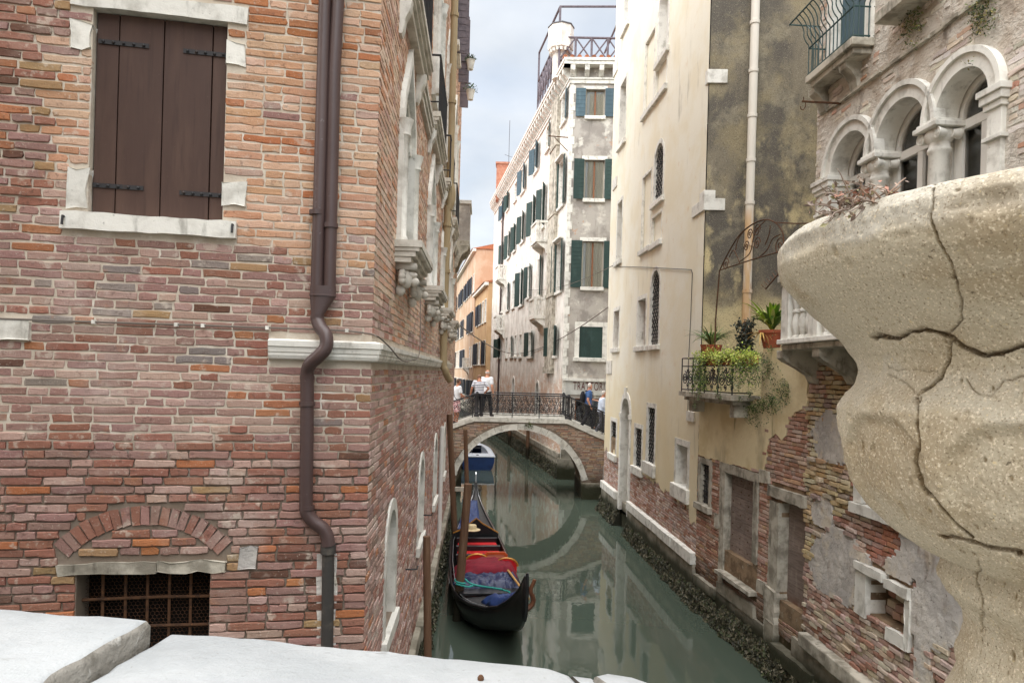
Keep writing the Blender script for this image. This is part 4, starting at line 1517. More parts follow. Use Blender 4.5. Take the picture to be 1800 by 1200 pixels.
# wall lamp irons
q = MB()
a = WF.P(.05, WF.px(1000, 240)[1], 0)
q.tube([WC.P(.3, 15.0, 0), WC.P(.3, 15.0, .9)], .025, 6)
q.tube([WC.P(.3, 14.4, 0), WC.P(.3, 14.95, .6)], .018, 6)
q.build('iron_bracket', M_rust, WH)
# roof: tiles, chimney, timber roof terrace
m = MB()
for i in range(26):
    u = -.3 + i * .31
    q = MB()
    q.tube([WF.P(u, 18.24, .40), WF.P(u, 18.75, -1.6)], .10, 8)
    q.build('roof_tile', M_tile, WH)
m.obox(WF, -.35, 8, 18.221, 18.23, -9, .38)
m.build('roof', M_tile, WH)
cc_ = at_y(985, 105, 31.2)
prof8 = [(.36, 0), (.36, 1.12), (.42, 1.2), (.54, 1.32), (.58, 1.34), (.58, 2.35), (.50, 2.36), (.30, 2.50)]
q = MB()
q.lathe([(r_, z) for r_, z in prof8[:6]], (cc_[0], cc_[1], 18.0), 8)
ch = q.build('octagonal_chimney', M_whiteplaster, WH)
MB().lathe([(.61, 2.35), (.61, 2.40), (.25, 2.52)], (cc_[0], cc_[1], 18.0), 8).build('chimney_cap', M_slate, ch)
for k in range(16):
    t = 2 * math.pi * k / 16
    MB().box(cc_[0] + .47 * math.cos(t) - .05, cc_[0] + .47 * math.cos(t) + .05, cc_[1] + .47 * math.sin(t) - .05, cc_[1] + .47 * math.sin(t) + .05, 19.16, 19.335).build('chimney_corbel', M_stone, ch)
bc = at_y(882, 350, 52)
q = MB()
q.box(bc[0] - .45, bc[0] + .55, 51.6, 52.6, 17.6, 20.3)
ch2 = q.build('brick_chimney', M_chimbrick, WH)
MB().box(bc[0] - .52, bc[0] + .62, 51.53, 52.67, 20.3, 20.45).build('chimney_cap', M_chimbrick, ch2)
AL = thing('roof_terrace', 'grey timber roof terrace with crossed railings on top of the corner house', 'roof terrace', (2.9, 30.8, 18.25))
pa = at_y(985, 12, 31.0)
pb = (pa[0] + 2.9, 30.85, pa[2])
pc = at_z(948, 93, pa[2])
zr0, zr1 = 18.75, 19.75
posts = [pa, pb, pc]
for p in posts:
    MB().box(p[0] - .05, p[0] + .05, p[1] - .05, p[1] + .05, 18.23, p[2]).build('post', M_altana, AL)
for a, b in ((pa, pb), (pa, pc)):
    MB().tube([a, b], .055, 6).build('top_beam', M_altana, AL)
MB().tube([pb, (pb[0] - .3, pb[1] + 4.5, pb[2])], .05, 6).build('top_beam', M_altana, AL)
def xrail(a, b, n):
    a, b = Vector((a[0], a[1], 0)), Vector((b[0], b[1], 0))
    for z_ in (zr0, zr1):
        MB().tube([(a.x, a.y, z_), (b.x, b.y, z_)], .055, 6).build('rail', M_altana, AL)
    for i in range(n):
        p, q_ = a.lerp(b, i / n), a.lerp(b, (i + 1) / n)
        MB().tube([(p.x, p.y, 18.3), (p.x, p.y, zr1)], .05, 6).build('baluster_post', M_altana, AL)
        MB().tube([(p.x, p.y, zr0), (q_.x, q_.y, zr1)], .035, 6).build('cross_brace', M_altana, AL)
        MB().tube([(p.x, p.y, zr1), (q_.x, q_.y, zr0)], .035, 6).build('cross_brace', M_altana, AL)
xrail((pa[0], pa[1] - .2), (pb[0], pb[1] - .1), 4)
xrail((pa[0] - .1, pa[1]), (pc[0], pc[1]), 7)
MB().box(pa[0], pb[0], pa[1], pa[1] + 4, 18.45, 18.55).build('deck', M_altana, AL)
q = MB()
ant = at_y(896, 220, 50)
q.tube([(ant[0], 50, 17.9), (ant[0], 50, 23)], .02, 5)
q.tube([(ant[0] - .3, 50, 20.5), (ant[0] + .9, 50, 20.1)], .015, 5)
aer = q.build('roof_aerial', M_slate, None, origin=(ant[0], 50, 17.9))
tag(aer, 'thin metal aerial standing on the roof of the corner house', 'aerial')

# ------------------------------------------------------------------ houses further along the canal
def far_house(name, label, fr, u1, ztop, mt, rows, cols, shm, depth=8, seed=1, top=None, skip_p=.12, bal=()):
    r = random.Random(seed)
    B = thing(name, label, 'house', fr.P(0, 0))
    holes = []
    for zr, h in rows:
        for c in cols:
            if r.random() < skip_p:
                continue
            wd = r.choice((.75, .85, .95))
            holes.append(win(B, fr, (c - wd / 2, c + wd / 2, zr, zr + h), d=.15, stone=.1, sill=.1, pane=True, back=M_dark,
                             shut='open' if r.random() < .8 else None, shut_mat=shm, ajar=.1 + r.random() * .25))
    m = MB()
    m.sheet(fr, rectp(0, u1, -1, ztop), holes, 0, .2)
    m.build('canal_wall', mt, B)
    m = MB()
    p = [fr.P(0, 0), fr.P(u1, 0), fr.P(u1, 0, -depth), fr.P(0, 0, -depth)]
    m.add([(a[0], a[1], ztop) for a in p], [(0, 1, 2, 3)])
    for i in (1, 2, 3):
        a, b = p[i], p[(i + 1) % 4]
        m.add([(a[0], a[1], -1), (b[0], b[1], -1), (b[0], b[1], ztop), (a[0], a[1], ztop)], [(0, 1, 2, 3)])
    m.build('end_wall', mt, B)
    MB().obox(fr, -.1, u1 + .1, ztop - .25, ztop, -.02, .3).build('cornice', M_stone, B)
    m = MB()
    m.add([fr.P(-.1, ztop, .38), fr.P(u1 + .1, ztop, .38), fr.P(u1 + .1, ztop + 1.4, -depth / 2), fr.P(-.1, ztop + 1.4, -depth / 2), fr.P(u1 + .1, ztop, -depth - .3), fr.P(-.1, ztop, -depth - .3)],
          [(0, 1, 2, 3), (3, 2, 4, 5), (0, 3, 5), (1, 4, 2)])
    m.build('roof', M_tile, B)
    MB().obox(fr, 0, u1, -.5, 1.3, -.05, .08).build('tide_wall', M_plinth, B)
    for uc, z_ in bal:
        balcony(B, fr, uc, 1.6, z_, .6)
    seaweed(fr, 0, u1, B, .55, .2, 900, seed + 40)
    return B
e = WC.P(WL + .02, 0, .35)
OC1 = Fr((e[0], e[1]), (-.158, 1), True)
far_house('ochre_house', 'low ochre house with dark shutters next past the corner house', OC1, 9.8, 11.8, M_ochre, [(2.2, 1.5), (5.2, 1.9), (8.7, 1.8)], [1.3, 3.2, 5.2, 7.2, 8.8], M_darkshut, 9, 4)
e = OC1.P(9.82, 0, .1)
OC2 = Fr((e[0], e[1]), (-.158, 1), True)
far_house('orange_house', 'long four-storey orange house at the far end of the canal', OC2, 27, 16.2, M_orange, [(2.2, 1.5), (5.0, 1.9), (8.4, 1.9), (12.2, 1.7)], [1.2 + 2.1 * i for i in range(12)], M_darkshut, 10, 9, bal=((4.2, 5.0),))
e = OC1.P(3.5, 0, -3.2)
OC3 = Fr((e[0], e[1]), (-.158, 1), True)
gb = thing('grey_attic', 'grey rendered attic block rising behind the ochre house roof', 'building', OC3.P(0, 0))
MB().obox(OC3, 0, 6, 9, 14.6, -5, 0).build('wall', M_greyplaster, gb)
m = MB()
m.add([OC3.P(-.3, 14.6, .3), OC3.P(6.3, 14.6, .3), OC3.P(6.3, 17.4, -2.5), OC3.P(-.3, 17.4, -2.5), OC3.P(6.3, 14.6, -5.3), OC3.P(-.3, 14.6, -5.3)], [(0, 1, 2, 3), (3, 2, 4, 5), (0, 3, 5), (1, 4, 2)])
m.build('roof', M_terra, gb)
LOF = Fr((-2.62, 30.3), (-.16, 1), False)
far_house('terracotta_house', 'narrow strip of terracotta house past the brick house on the left bank', LOF, 40, 11.6, M_terra, [(2.4, 1.6), (5.4, 1.9), (8.6, 1.8)], [1.5 + 2.6 * i for i in range(14)], M_darkshut, 9, 15)
e2 = OC2.P(27.1, 0, .4)
EF = Fr((e2[0] - 8, e2[1] + 16), (1, 0), False)
far_house('end_house', 'pale ochre house closing the canal in the far distance', EF, 14, 13, M_ochre, [(2.2, 1.5), (5.2, 1.9), (8.7, 1.8)], [1.3 + 2 * i for i in range(6)], M_darkshut, 8, 25)

# ------------------------------------------------------------------ the footbridge
BY = 25.2
BR = Fr((0, BY), (1, 0), False)
BW = 2.7
ACX, ACZ, RI, RO = .36, .09, 2.40, 2.62
def ztop(X):
    if X < -1.32:
        return 2.92 - (-1.32 - X) * .36
    if X > 2.10:
        return 2.92 - (X - 2.10) * .41
    return 2.92
BG = thing('footbridge', 'arched brick footbridge with white stone arch and iron railings across the canal', 'bridge', (ACX, BY + BW / 2, 0))
XL, XR = -3.9, 5.6
arc = [(ACX + RI * math.cos(t), ACZ + RI * math.sin(t)) for t in (math.radians(14 + 152 * i / 28) for i in range(29))]
poly = [(XL, -.8), (arc[-1][0], -.8)] + arc[::-1] + [(arc[0][0], -.8), (XR, -.8), (XR, ztop(XR) - .16), (2.10, 2.76), (-1.32, 2.76), (XL, ztop(XL) - .16)]
m = MB()
m.prism(BR, poly, -BW, 0)
body = m.build('spandrel_wall', M_mortar, BG)
Bpal = [(S(176, 148, 132), 4), (S(190, 170, 154), 4), (S(158, 124, 108), 3), (S(182, 152, 124), 2), (S(150, 138, 128), 2)]
lay(BR, XL, XR, .62, 2.8, body, lambda u, z, x, y, r: pick(r, Bpal) + (1.0,), [], lambda u, z: math.hypot(u - ACX, z - ACZ) < RO + .06 or z > ztop(u) - .22, out=(.012, .005), seed=31, hi_px=1e9)
angs = [14]
k = 0
while angs[-1] < 164:
    angs.append(min(166, angs[-1] + (13.5 if k % 2 == 0 else 6.0)))
    k += 1
for a, b in zip(angs[:-1], angs[1:]):
    pin = [(ACX + RI * math.cos(math.radians(a + (b - a) * i / 4)), ACZ + RI * math.sin(math.radians(a + (b - a) * i / 4))) for i in range(5)]
    pou = [(ACX + RO * math.cos(math.radians(a + .3 + (b - a - .6) * i / 4)), ACZ + RO * math.sin(math.radians(a + .3 + (b - a - .6) * i / 4))) for i in range(5)]
    pin[0] = (ACX + (RI - .01) * math.cos(math.radians(a + .25)), ACZ + (RI - .01) * math.sin(math.radians(a + .25)))
    MB().prism(BR, pin + pou[::-1], -.3, .05 + rnd.uniform(-.02, .02)).build('voussoir', M_stone, BG, bevel=.01)
for xa, xb in ((arc[0][0] - .02, XR), (XL, arc[-1][0] + .02)):
    MB().obox(BR, xa, xb, -.8, .60, -BW - .05, .10).build('abutment_footing', M_plinth, BG, bevel=.03)
def kerb(w0, w1):
    xs = [XL, -2.6, -1.32, -.2, .95, 2.10, 3.3, 4.5, XR]
    for a, b in zip(xs[:-1], xs[1:]):
        q = MB()
        p = [(a + .004, ztop(a) - .155), (b - .004, ztop(b) - .155), (b - .004, ztop(b)), (a + .004, ztop(a))]
        q.prism(BR, p, w0, w1)
        q.build('kerb_stone', M_stone, BG, bevel=.012)
kerb(-.26, .06)
kerb(-BW - .06, -BW + .26)
m = MB()
m.prism(BR, [(XL, ztop(XL) - .158), (-1.32, 2.762), (2.10, 2.762), (XR, ztop(XR) - .158), (XR, ztop(XR) - .10), (2.10, 2.82), (-1.32, 2.82), (XL, ztop(XL) - .10)], -BW + .265, -.265)
m.build('deck', M_deck, BG)
def railing(w_, parent):
    R_ = MB()
    H = .84
    xs = [XL, -2.6, -1.42, -1.10, .05, 1.05, 2.02, 2.24, 3.4, 4.5, XR]
    tr = MB()
    tr.tube([BR.P(x, ztop(x) + H, w_) for x in (XL, -1.32, 2.10, XR)], .026, 6)
    tr.build('top_rail', M_iron, parent)
    tr = MB()
    for dz in (.10, .17):
        tr.tube([BR.P(x, ztop(x) + dz, w_) for x in (XL, -1.32, 2.10, XR)], .013, 5)
    tr.tube([BR.P(x, ztop(x) + H - .07, w_) for x in (XL, -1.32, 2.10, XR)], .011, 5)
    tr.build('lower_rail', M_iron, parent)
    for x in xs:
        MB().box(x - .018, x + .018, BY - w_ - .018, BY - w_ + .018, ztop(x) - .02, ztop(x) + H).build('baluster', M_iron, parent)
    for x in (-1.27, 2.13):
        MB().lathe([(.10, 0), (.10, .10), (.06, .14), (.085, .19), (.05, .24), (.055, .6), (.05, .78), (.075, .84), (.06, .90), (.03, .95)], BR.P(x, ztop(x) - .02, w_), 10).build('newel_post', M_iron, parent, smooth=True)
    x = XL + .1
    i = 0
    while x < XR - .2:
        if not (-1.45 < x < -1.1 or 1.95 < x < 2.25):
            q = MB()
            zb = ztop(x) + .17
            s_ = 1 if i % 2 else -1
            for cz, rr_ in ((.13, .105), (.40, .105)):
                q.tube(spiral(BR, (x, zb + cz), rr_, 1.6, w_, start=1.57 * s_, sgn=s_, n=16, r1=.02), .010, 4, cap=False)
                q.tube(spiral(BR, (x + .1, zb + cz + .08), rr_ * .6, 1.3, w_, start=-1.57 * s_, sgn=-s_, n=12, r1=.015), .009, 4, cap=False)
            q.tube([BR.P(x - .1, zb, w_), BR.P(x + .02, zb + .27, w_), BR.P(x - .1, zb + .58, w_)], .009, 4)
            q.tube(spiral(BR, (x, ztop(x) + .135), .03, 1.0, w_, n=8, r1=.03), .008, 4, cap=False)
            q.build('scroll', M_iron, parent)
        x += .235
        i += 1
railing(-.10, BG)
railing(-BW + .10, BG)
q = MB()
for i in range(120):
    b = Vector(at_y(930, 748, BY - .07))
    d = Vector((rnd.gauss(0, 1), -abs(rnd.gauss(0, .5)), rnd.gauss(.1, .8))).normalized()
    c = b + d * rnd.uniform(.02, .16)
    e = Vector((rnd.uniform(-1, 1), rnd.uniform(-1, 1), rnd.uniform(-1, 1))).normalized() * .02
    q.add([tuple(c - e), tuple(c + d * .035), tuple(c + e)], [(0, 1, 2)], rnd.choice([S(86, 104, 50), S(110, 124, 66), S(66, 84, 44)]))
tag(q.build('weed_tuft', M_weed, None, origin=at_y(930, 748, BY - .05)), 'green weed tuft growing from the crown of the bridge arch', 'plant')
# ------------------------------------------------------------------ the yellow house
YH = thing('yellow_house', 'tall pale yellow house rising from the canal with a dark sooty end wall', 'house', (T0[0], T0[1], 0))
YTOP, YL = 19.5, 9.45
hs = []
def tw(x0, y0, x1, y1, **k):
    hs.append(win(YH, TW, TW.rect(x0, y0, x1, y1), **k))
tw(1098, -20, 1106, 46, stone=.12, sill=.14, casement=M_whitewood, shut=None, back=M_dark)
tw(1160, -25, 1176, 95, stone=.12, sill=.14, arch=True, casement=M_whitewood, back=M_dark)
tw(1135, 66, 1151, 190, d=.06, stone=.07, sill=.14, blind=M_yellow)
tw(1154, 112, 1173, 162, d=.06, stone=.05, sill=.14, blind=M_yellow)
tw(1091, 146, 1101, 250, stone=.10, sill=.14, d=.25, casement=M_whitewood, back=M_dark)
tw(1152, 254, 1167, 352, stone=.11, sill=.12, arch=True, grille='lattice', back=M_dark)
tw(1130, 308, 1145, 436, d=.06, stone=.06, sill=.13, blind=M_yellow)
tw(1147.5, 378, 1164, 426, d=.06, stone=.04, sill=.13, blind=M_yellow)
tw(1086, 356, 1094, 458, stone=.10, sill=.14, d=.25, casement=M_whitewood, back=M_dark)
tw(1145, 476, 1160, 607, stone=.11, sill=.12, arch=True, grille='lattice', back=M_dark)
tw(1122, 526, 1136, 609, stone=.11, sill=.13, d=.22, casement=M_windwood, back=M_interior)
tw(1080, 546, 1089, 612, stone=.11, sill=.13, d=.22, casement=M_windwood, back=M_interior)
tw(1139, 716, 1152, 815, stone=.12, sill=.30, d=.3, grille='lattice', back=M_dark, pane=False)
tw(1117, 752, 1129, 822, stone=.12, sill=.2, d=.3, grille='lattice', back=M_dark, pane=False)
tw(1075, 740, 1084, 798, stone=.12, sill=.2, d=.3, grille='lattice', back=M_dark, pane=False)
tw(1190, 782, 1210, 855, stone=.13, sill=.30, d=.4, blind=M_ruin)
DU0, DU1, DZS = 5.88, 6.92, 3.42
arch_pts = [((DU0 + DU1) / 2 - (DU1 - DU0) / 2 * math.cos(t), DZS + (DU1 - DU0) / 2 * math.sin(t)) for t in (math.pi * i / 12 for i in range(13))]
def jag(u0, u1, z, amp, st, seed):
    r = random.Random(seed)
    n = max(2, int((u1 - u0) / st))
    return [(u0 + (u1 - u0) * i / n, z + amp * mnoise.noise((i * .45, seed, 0)) * 2 + r.uniform(-.03, .03)) for i in range(n + 1)]
low1 = jag(0.0, DU0 - .001, 1.83, .12, .10, 3)
low1 = [(u, z - (.25 if u < .5 else 0) + .03 * u) for u, z in low1]
low1[0] = (0.0, low1[0][1])
low2 = jag(DU1 + .001, YL, 2.05, .12, .10, 5)
outer = low1 + arch_pts + low2 + [(YL, YTOP), (0, YTOP)]
m = MB()
m.sheet(TW, outer, hs, .02, .25)
# the plaster's broken lower edge
for seq in (low1, low2):
    for a, b in zip(seq[:-1], seq[1:]):
        m.add([TW.P(*a, .02), TW.P(*b, .02), TW.P(*b, -.01), TW.P(*a, -.01)], [(0, 1, 2, 3)])
yw = m.build('canal_wall', M_yellow, YH)
m = MB()
outer = [(0, -1), (DU0, -1)] + arch_pts + [(DU1, -1), (YL, -1), (YL, 2.6), (DU1 + .3, 2.6), (DU1 + .3, 4.4), (DU0 - .3, 4.4), (DU0 - .3, 1.9), (0, 1.9)]
m.sheet(TW, outer, [], 0.0)
bw = m.build('brick_base', M_mortar_dark, YH)
Tpal = [(S(190, 162, 150), 4), (S(206, 186, 176), 4), (S(176, 136, 120), 3), (S(172, 154, 146), 2), (S(160, 116, 98), 1)]
doorcut = rectp(DU0 - .19, DU1 + .19, 0, 4.3)
lay(TW, 0, YL, .98, 2.2, bw, lambda u, z, x, y, r: pick(r, Tpal) + (.9,), [doorcut] + hs, out=(.012, .005), seed=41, hi_px=13)
# water gate
m = MB()
R_ = (DU1 - DU0) / 2
m.ring(TW, [(DU0 - .18, .5)] + [((DU0 + DU1) / 2 - (R_ + .18) * math.cos(t), DZS + (R_ + .18) * math.sin(t)) for t in (math.pi * i / 12 for i in range(13))] + [(DU1 + .18, .5)],
       [(DU0 + .004, .5)] + [((DU0 + DU1) / 2 - (R_ - .004) * math.cos(t), DZS + (R_ - .004) * math.sin(t)) for t in (math.pi * i / 12 for i in range(13))] + [(DU1 - .004, .5)], -.9, .045)
gate = m.build('water_gate', M_stone, YH)
MB().obox(TW, DU0 - .05, DU1 + .05, -.5, 4.2, -.96, -.9).build('gate_back', M_greyplaster, gate)
MB().obox(TW, DU0 + .004, DU1 - .004, -.5, .75, -.9, -.05).build('threshold', M_plinth, gate, bevel=.02)
MB().prism(TW, [((DU0 + DU1) / 2 - .07, DZS + R_ - .03), ((DU0 + DU1) / 2 + .07, DZS + R_ - .03), ((DU0 + DU1) / 2 + .1, DZS + R_ + .3), ((DU0 + DU1) / 2 - .1, DZS + R_ + .3)], 0, .08).build('keystone', M_stone, gate)
for uu in (DU0 - .09, DU1 + .09):
    MB().obox(TW, uu - .11, uu + .11, DZS - .1, DZS + .04, -.9, .07).build('impost', M_stone, gate)
# plinth
u = 0.0
while u < YL:
    if u < DU0 - .2:
        l = min(rnd.uniform(.9, 1.5), DU0 - .2 - u)
    else:
        u = max(u, DU1 + .2)
        l = min(rnd.uniform(.9, 1.5), YL - u)
    if l < .05:
        u += .06
        continue
    MB().obox(TW, u + .004, u + l - .004, .76, 1.0, -.05, .13 + rnd.uniform(-.008, .015), j=.006).build('plinth_stone', M_stone, YH, bevel=.015)
    u += l
MB().obox(TW, 0, DU0 - .19, -.8, .76, -.05, .075).build('tide_wall', M_plinth, YH)
MB().obox(TW, DU1 + .19, YL, -.8, .76, -.05, .075).build('tide_wall', M_plinth, YH)
seaweed(TW, -.2, DU0 - .1, YH, .34, .20, 4600, 51)
seaweed(TW, DU1, YL + .1, YH, .42, .24, 1500, 52)
# end wall, rear, roof
m = MB()
m.sheet(TG, rectp(0, 9, -1, YTOP), [], 0.0)
m.build('end_wall', M_greyside, YH)
m = MB()
ft = [TW.P(0, 0, .018), TG.P(9, 0), (13.0, 23.6, 0), TW.P(YL, 0)]
m.add([(p[0], p[1], YTOP) for p in ft], [(0, 1, 2, 3)])
for i in (1, 2):
    a, b = ft[i], ft[(i + 1) % 4]
    m.add([(a[0], a[1], -1), (b[0], b[1], -1), (b[0], b[1], YTOP), (a[0], a[1], YTOP)], [(0, 1, 2, 3)])
m.build('rear_wall', M_yellow, YH)
def cblock(y0, y1, ul, ur):
    za, zb = TG.px(1250, y1)[1], TG.px(1250, y0)[1]
    q = MB()
    c1 = TG.P(ur, 0, .03)
    c2 = TW.P(ul, 0, .05)
    c0_ = (T0[0] - .05 * 1.0 - .003, T0[1] - .035)
    pts = [(c2[0], c2[1]), (c0_[0], c0_[1]), (c1[0], c1[1]), (c1[0], c1[1] + .1), (T0[0] + .1, T0[1] + .1), (c2[0] + .1, c2[1])]
    n = 6
    q.add([(x, y, za) for x, y in pts] + [(x, y, zb) for x, y in pts], [tuple(reversed(range(6))), tuple(range(6, 12))] + [(i, (i + 1) % 6, 6 + (i + 1) % 6, 6 + i) for i in range(6)])
    q.build('corner_stone', M_stone, YH, bevel=.008)
cblock(123, 147, .12, .36)
cblock(349, 370, .75, .38)
cblock(335, 350, .28, .18)
for x0, y0, x1, y1 in ((1079, 314, 1086, 331), (1080, 108, 1087, 130), (1068, 634, 1077, 657), (1210, 723, 1223, 740)):
    lumpy(TW, TW.rect(x0, y0, x1, y1), 0, .05, .006).build('inset_stone', M_stone, YH)
# pipe on the end wall
def tgp(x, y, w_=.1):
    u, z = TG.px(x, y, w_)
    return TG.P(u, z, w_)
ub = TG.px(1314, 480, .1)[0]
q = MB().tube([TG.P(ub, 5.0, .1), TG.P(ub + .02, 19, .1)], .085, 14)
wp = q.build('downpipe', M_pipe_white, YH, smooth=True)
for y in (43, 128, 207, 285, 360, 433, 515):
    z_ = TG.px(1315, y, .1)[1]
    MB().tube([TG.P(ub + .006, z_, .1), TG.P(ub + .006, z_ + .07, .1)], .098, 14).build('pipe_clip', M_pipe_white, wp, smooth=True)
# cable on the facade
pts = [TW.P(*TW.px(x, y, .04), .04) for x, y in ((1075, 468), (1140, 470), (1215, 474), (1217, 480), (1214, 560), (1210, 640), (1209, 735))]
MB().tube(pts, .008, 5).build('cable', M_iron, YH)

# ------------------------------------------------------------------ the terrace wall between the two houses
TE = thing('terrace_wall', 'crumbling yellow and brick terrace wall with two old plank doors at the water', 'wall', (LW.P(2, 0)[0], LW.P(2, 0)[1], 0))
LWL = 4.02
ZT1, ZT2, USTEP = 4.26, 5.12, 2.6
D1 = rectp(1.32, 2.44, 1.42, 2.86)
D2 = rectp(3.32, LWL - .01, 1.16, 2.72)
WN = win(TE, LW, (.16, .58, 2.06, 2.88), d=.22, stone=.11, sill=.12, grille='bars', back=M_dark, pane=False, stone_mat=M_stone_dim)
D2o = rectp(3.32, LWL + .25, 1.16, 2.72)
m = MB()
m.sheet(LW, [(0.0, -1), (LWL, -1), (LWL, ZT2), (USTEP, ZT2), (USTEP, ZT1), (0.0, ZT1)], [rectp(.16, .58, 2.06, 2.88), D1, rectp(3.32, LWL - .02, 1.16, 2.72)], 0, .42)
base_wall = m.build('wall_core', M_mortar_dark, TE)
m = MB()
for a, b, zt in ((0, USTEP, ZT1), (USTEP, LWL, ZT2)):
    m.add([LW.P(a, zt, 0), LW.P(b, zt, 0), LW.P(b, zt, -.5), LW.P(a, zt, -.5)], [(0, 1, 2, 3)])
m.add([LW.P(USTEP, ZT1, 0), LW.P(USTEP, ZT2, 0), LW.P(USTEP, ZT2, -.5), LW.P(USTEP, ZT1, -.5)], [(0, 1, 2, 3)])
m.build('coping', M_stone_dim, TE)
# yellow plaster skin with broken outline
Yp = [(.02, 3.04), (.4, 3.00), (.9, 3.03), (1.4, 3.02), (1.9, 3.06), (2.3, 3.04), (2.62, 3.06), (2.75, 3.05), (2.84, 3.3), (2.88, 3.62), (3.1, 3.72), (3.3, 3.66), (3.42, 3.75), (3.5, 3.95), (3.65, 4.12), (3.85, 4.18), (4.0, 4.16), (4.0, ZT2 - .01), (USTEP, ZT2 - .01), (USTEP, ZT1 - .01), (.02, ZT1 - .01)]
def crumble(poly, amp=.02, st=.07, seed=1):
    r = random.Random(seed)
    out_ = []
    n = len(poly)
    for i in range(n):
        a, b = poly[i], poly[(i + 1) % n]
        l = math.hypot(b[0] - a[0], b[1] - a[1])
        k = max(1, int(l / st))
        for j_ in range(k):
            t = j_ / k
            out_.append((a[0] + (b[0] - a[0]) * t + r.uniform(-amp, amp), a[1] + (b[1] - a[1]) * t + r.uniform(-amp, amp)))
    return out_
M_yellow2 = mat('stained_yellow_plaster', S(226, 212, 176), .92, [
    dict(c=S(204, 186, 144), s=1.6, lo=.42, hi=.62, k=.7),
    dict(c=S(132, 122, 100), s=(1.6, 1.6, .6), lo=.52, hi=.72, k=.55),
    dict(c=S(86, 88, 58), s=(2.4, 2.4, .3), lo=.64, hi=.72, k=.7),
    dict(c=S(78, 72, 60), s=30, lo=.64, hi=.74, k=.5)], [(3, .5, .03), (26, .4, .008), (140, .3, .002)], spec=.12)
def cl(poly):
    return [(min(max(u, .012), LWL - .012), min(z, (ZT1 if u < USTEP else ZT2) - .012)) for u, z in poly]
MB().prism(LW, cl(crumble(Yp, .018, .08, 4)), -.01, .028).build('plaster', M_yellow2, TE)
Lp = [(S(180, 146, 130), 4), (S(196, 170, 156), 3), (S(164, 122, 104), 3), (S(190, 156, 126), 1.5), (S(154, 134, 122), 1)]
dcut = [rectp(.05, .70, 1.94, 3.0), rectp(1.12, 2.60, .9, 3.02), rectp(3.0, LWL, .9, 2.92)]
lay(LW, 0.0, LWL, .62, 4.45, base_wall, lambda u, z, x, y, r: pick(r, Lp) + (1.0 if z < 2.9 else 1.5,), dcut, lambda u, z: (z > 3.12 and u < 2.75) or (z > 3.78 and u < 3.36) or z > 4.25, out=(.014, .008), seed=61, hi_px=11, H=.052)
# door 1: jambs, lintel, threshold, planks
d1 = MB().obox(LW, 1.25, 2.5, 1.2, 2.95, -.45, -.40).build('plank_door', M_dark, TE)
for r_ in ((1.10, 1.325, 1.98, 2.86), (1.13, 1.325, .62, 1.975)):
    lumpy(LW, r_, -.38, .035, .005).build('door_jamb', M_stone_dim, d1, bevel=.01)
lumpy(LW, (.90, 1.095, 1.75, 2.02), -.05, .03, .01).build('door_jamb', M_stone_dim, d1, bevel=.01)
for r_ in ((2.44, 2.60, 1.5, 2.45), (2.44, 2.58, 2.46, 2.86)):
    lumpy(LW, r_, -.38, .035, .005).build('door_jamb', M_stone_dim, d1, bevel=.01)
lumpy(LW, (1.08, 2.60, 2.862, 3.02), -.38, .04, .006).build('lintel', M_stone_dim, d1, bevel=.01)
lumpy(LW, (1.326, 2.55, 1.05, 1.415), -.38, -.03, .006).build('threshold', M_plinth, d1, bevel=.01)
lumpy(LW, (1.25, 2.62, .98, 1.045), -.3, .16, .006).build('step', M_stone_dim, d1, bevel=.012)
nz = 7
for i in range(nz):
    a, b = 1.42 + 1.44 * i / nz, 1.42 + 1.44 * (i + 1) / nz
    q = MB()
    q.obox(LW, 1.33, 1.895, a + .003, b - .003, -.16, -.10)
    q.build('plank', M_wood, d1)
    q = MB()
    q.obox(LW, 1.905, 2.435, a + .003, b - .003, -.16, -.10)
    q.build('plank', M_wood, d1)
    q = MB()
    for k in range(4):
        q.ball(LW.P(1.42 + k * .3, (a + b) / 2, -.098), .012, 6, 4)
    q.build('door_studs', M_rust, d1)
# door 2
d2 = MB().obox(LW, 3.25, LWL + .2, .9, 2.8, -.5, -.46).build('plank_door', M_dark, TE)
lumpy(LW, (3.03, 3.325, 1.28, 2.66), -.38, .05, .008).build('door_jamb', M_stone_dim, d2, bevel=.012)
lumpy(LW, (3.00, 3.33, .78, 1.275), -.38, .09, .02).build('door_jamb', M_stone_dim, d2, bevel=.015)
lumpy(LW, (3.04, 3.34, .05, .775), -.38, .10, .01).build('door_jamb', M_plinth, d2, bevel=.015)
lumpy(LW, (2.98, 4.06, 2.73, 2.90), -.38, .07, .010).build('lintel', M_stone_dim, d2, bevel=.012)
lumpy(LW, (2.66, 2.98, 1.08, 1.30), -.2, .05, .012).build('corner_stone', M_stone_dim, d2, bevel=.012)
lumpy(LW, (2.64, 2.96, 2.90, 3.10), -.1, .05, .010).build('corner_stone', M_stone_dim, TE, bevel=.012)
zs_ = [1.16, 1.44, 1.70, 1.95, 2.2, 2.46, 2.72]
for a, b in zip(zs_[:-1], zs_[1:]):
    MB().obox(LW, 3.33, LWL + .15, a + .003, b - .003, -.20 + rnd.uniform(0, .01), -.12).build('plank', M_wood, d2)
for k in range(8):
    a = 3.33 + k * .1
    MB().obox(LW, a + .002, a + .097, .80 + rnd.uniform(0, .06), 1.158, -.22, -.15).build('plank', M_wood, d2)
MB().obox(LW, 3.33, LWL + .1, .45, .80, -.42, -.2).build('threshold', M_plinth, d2)
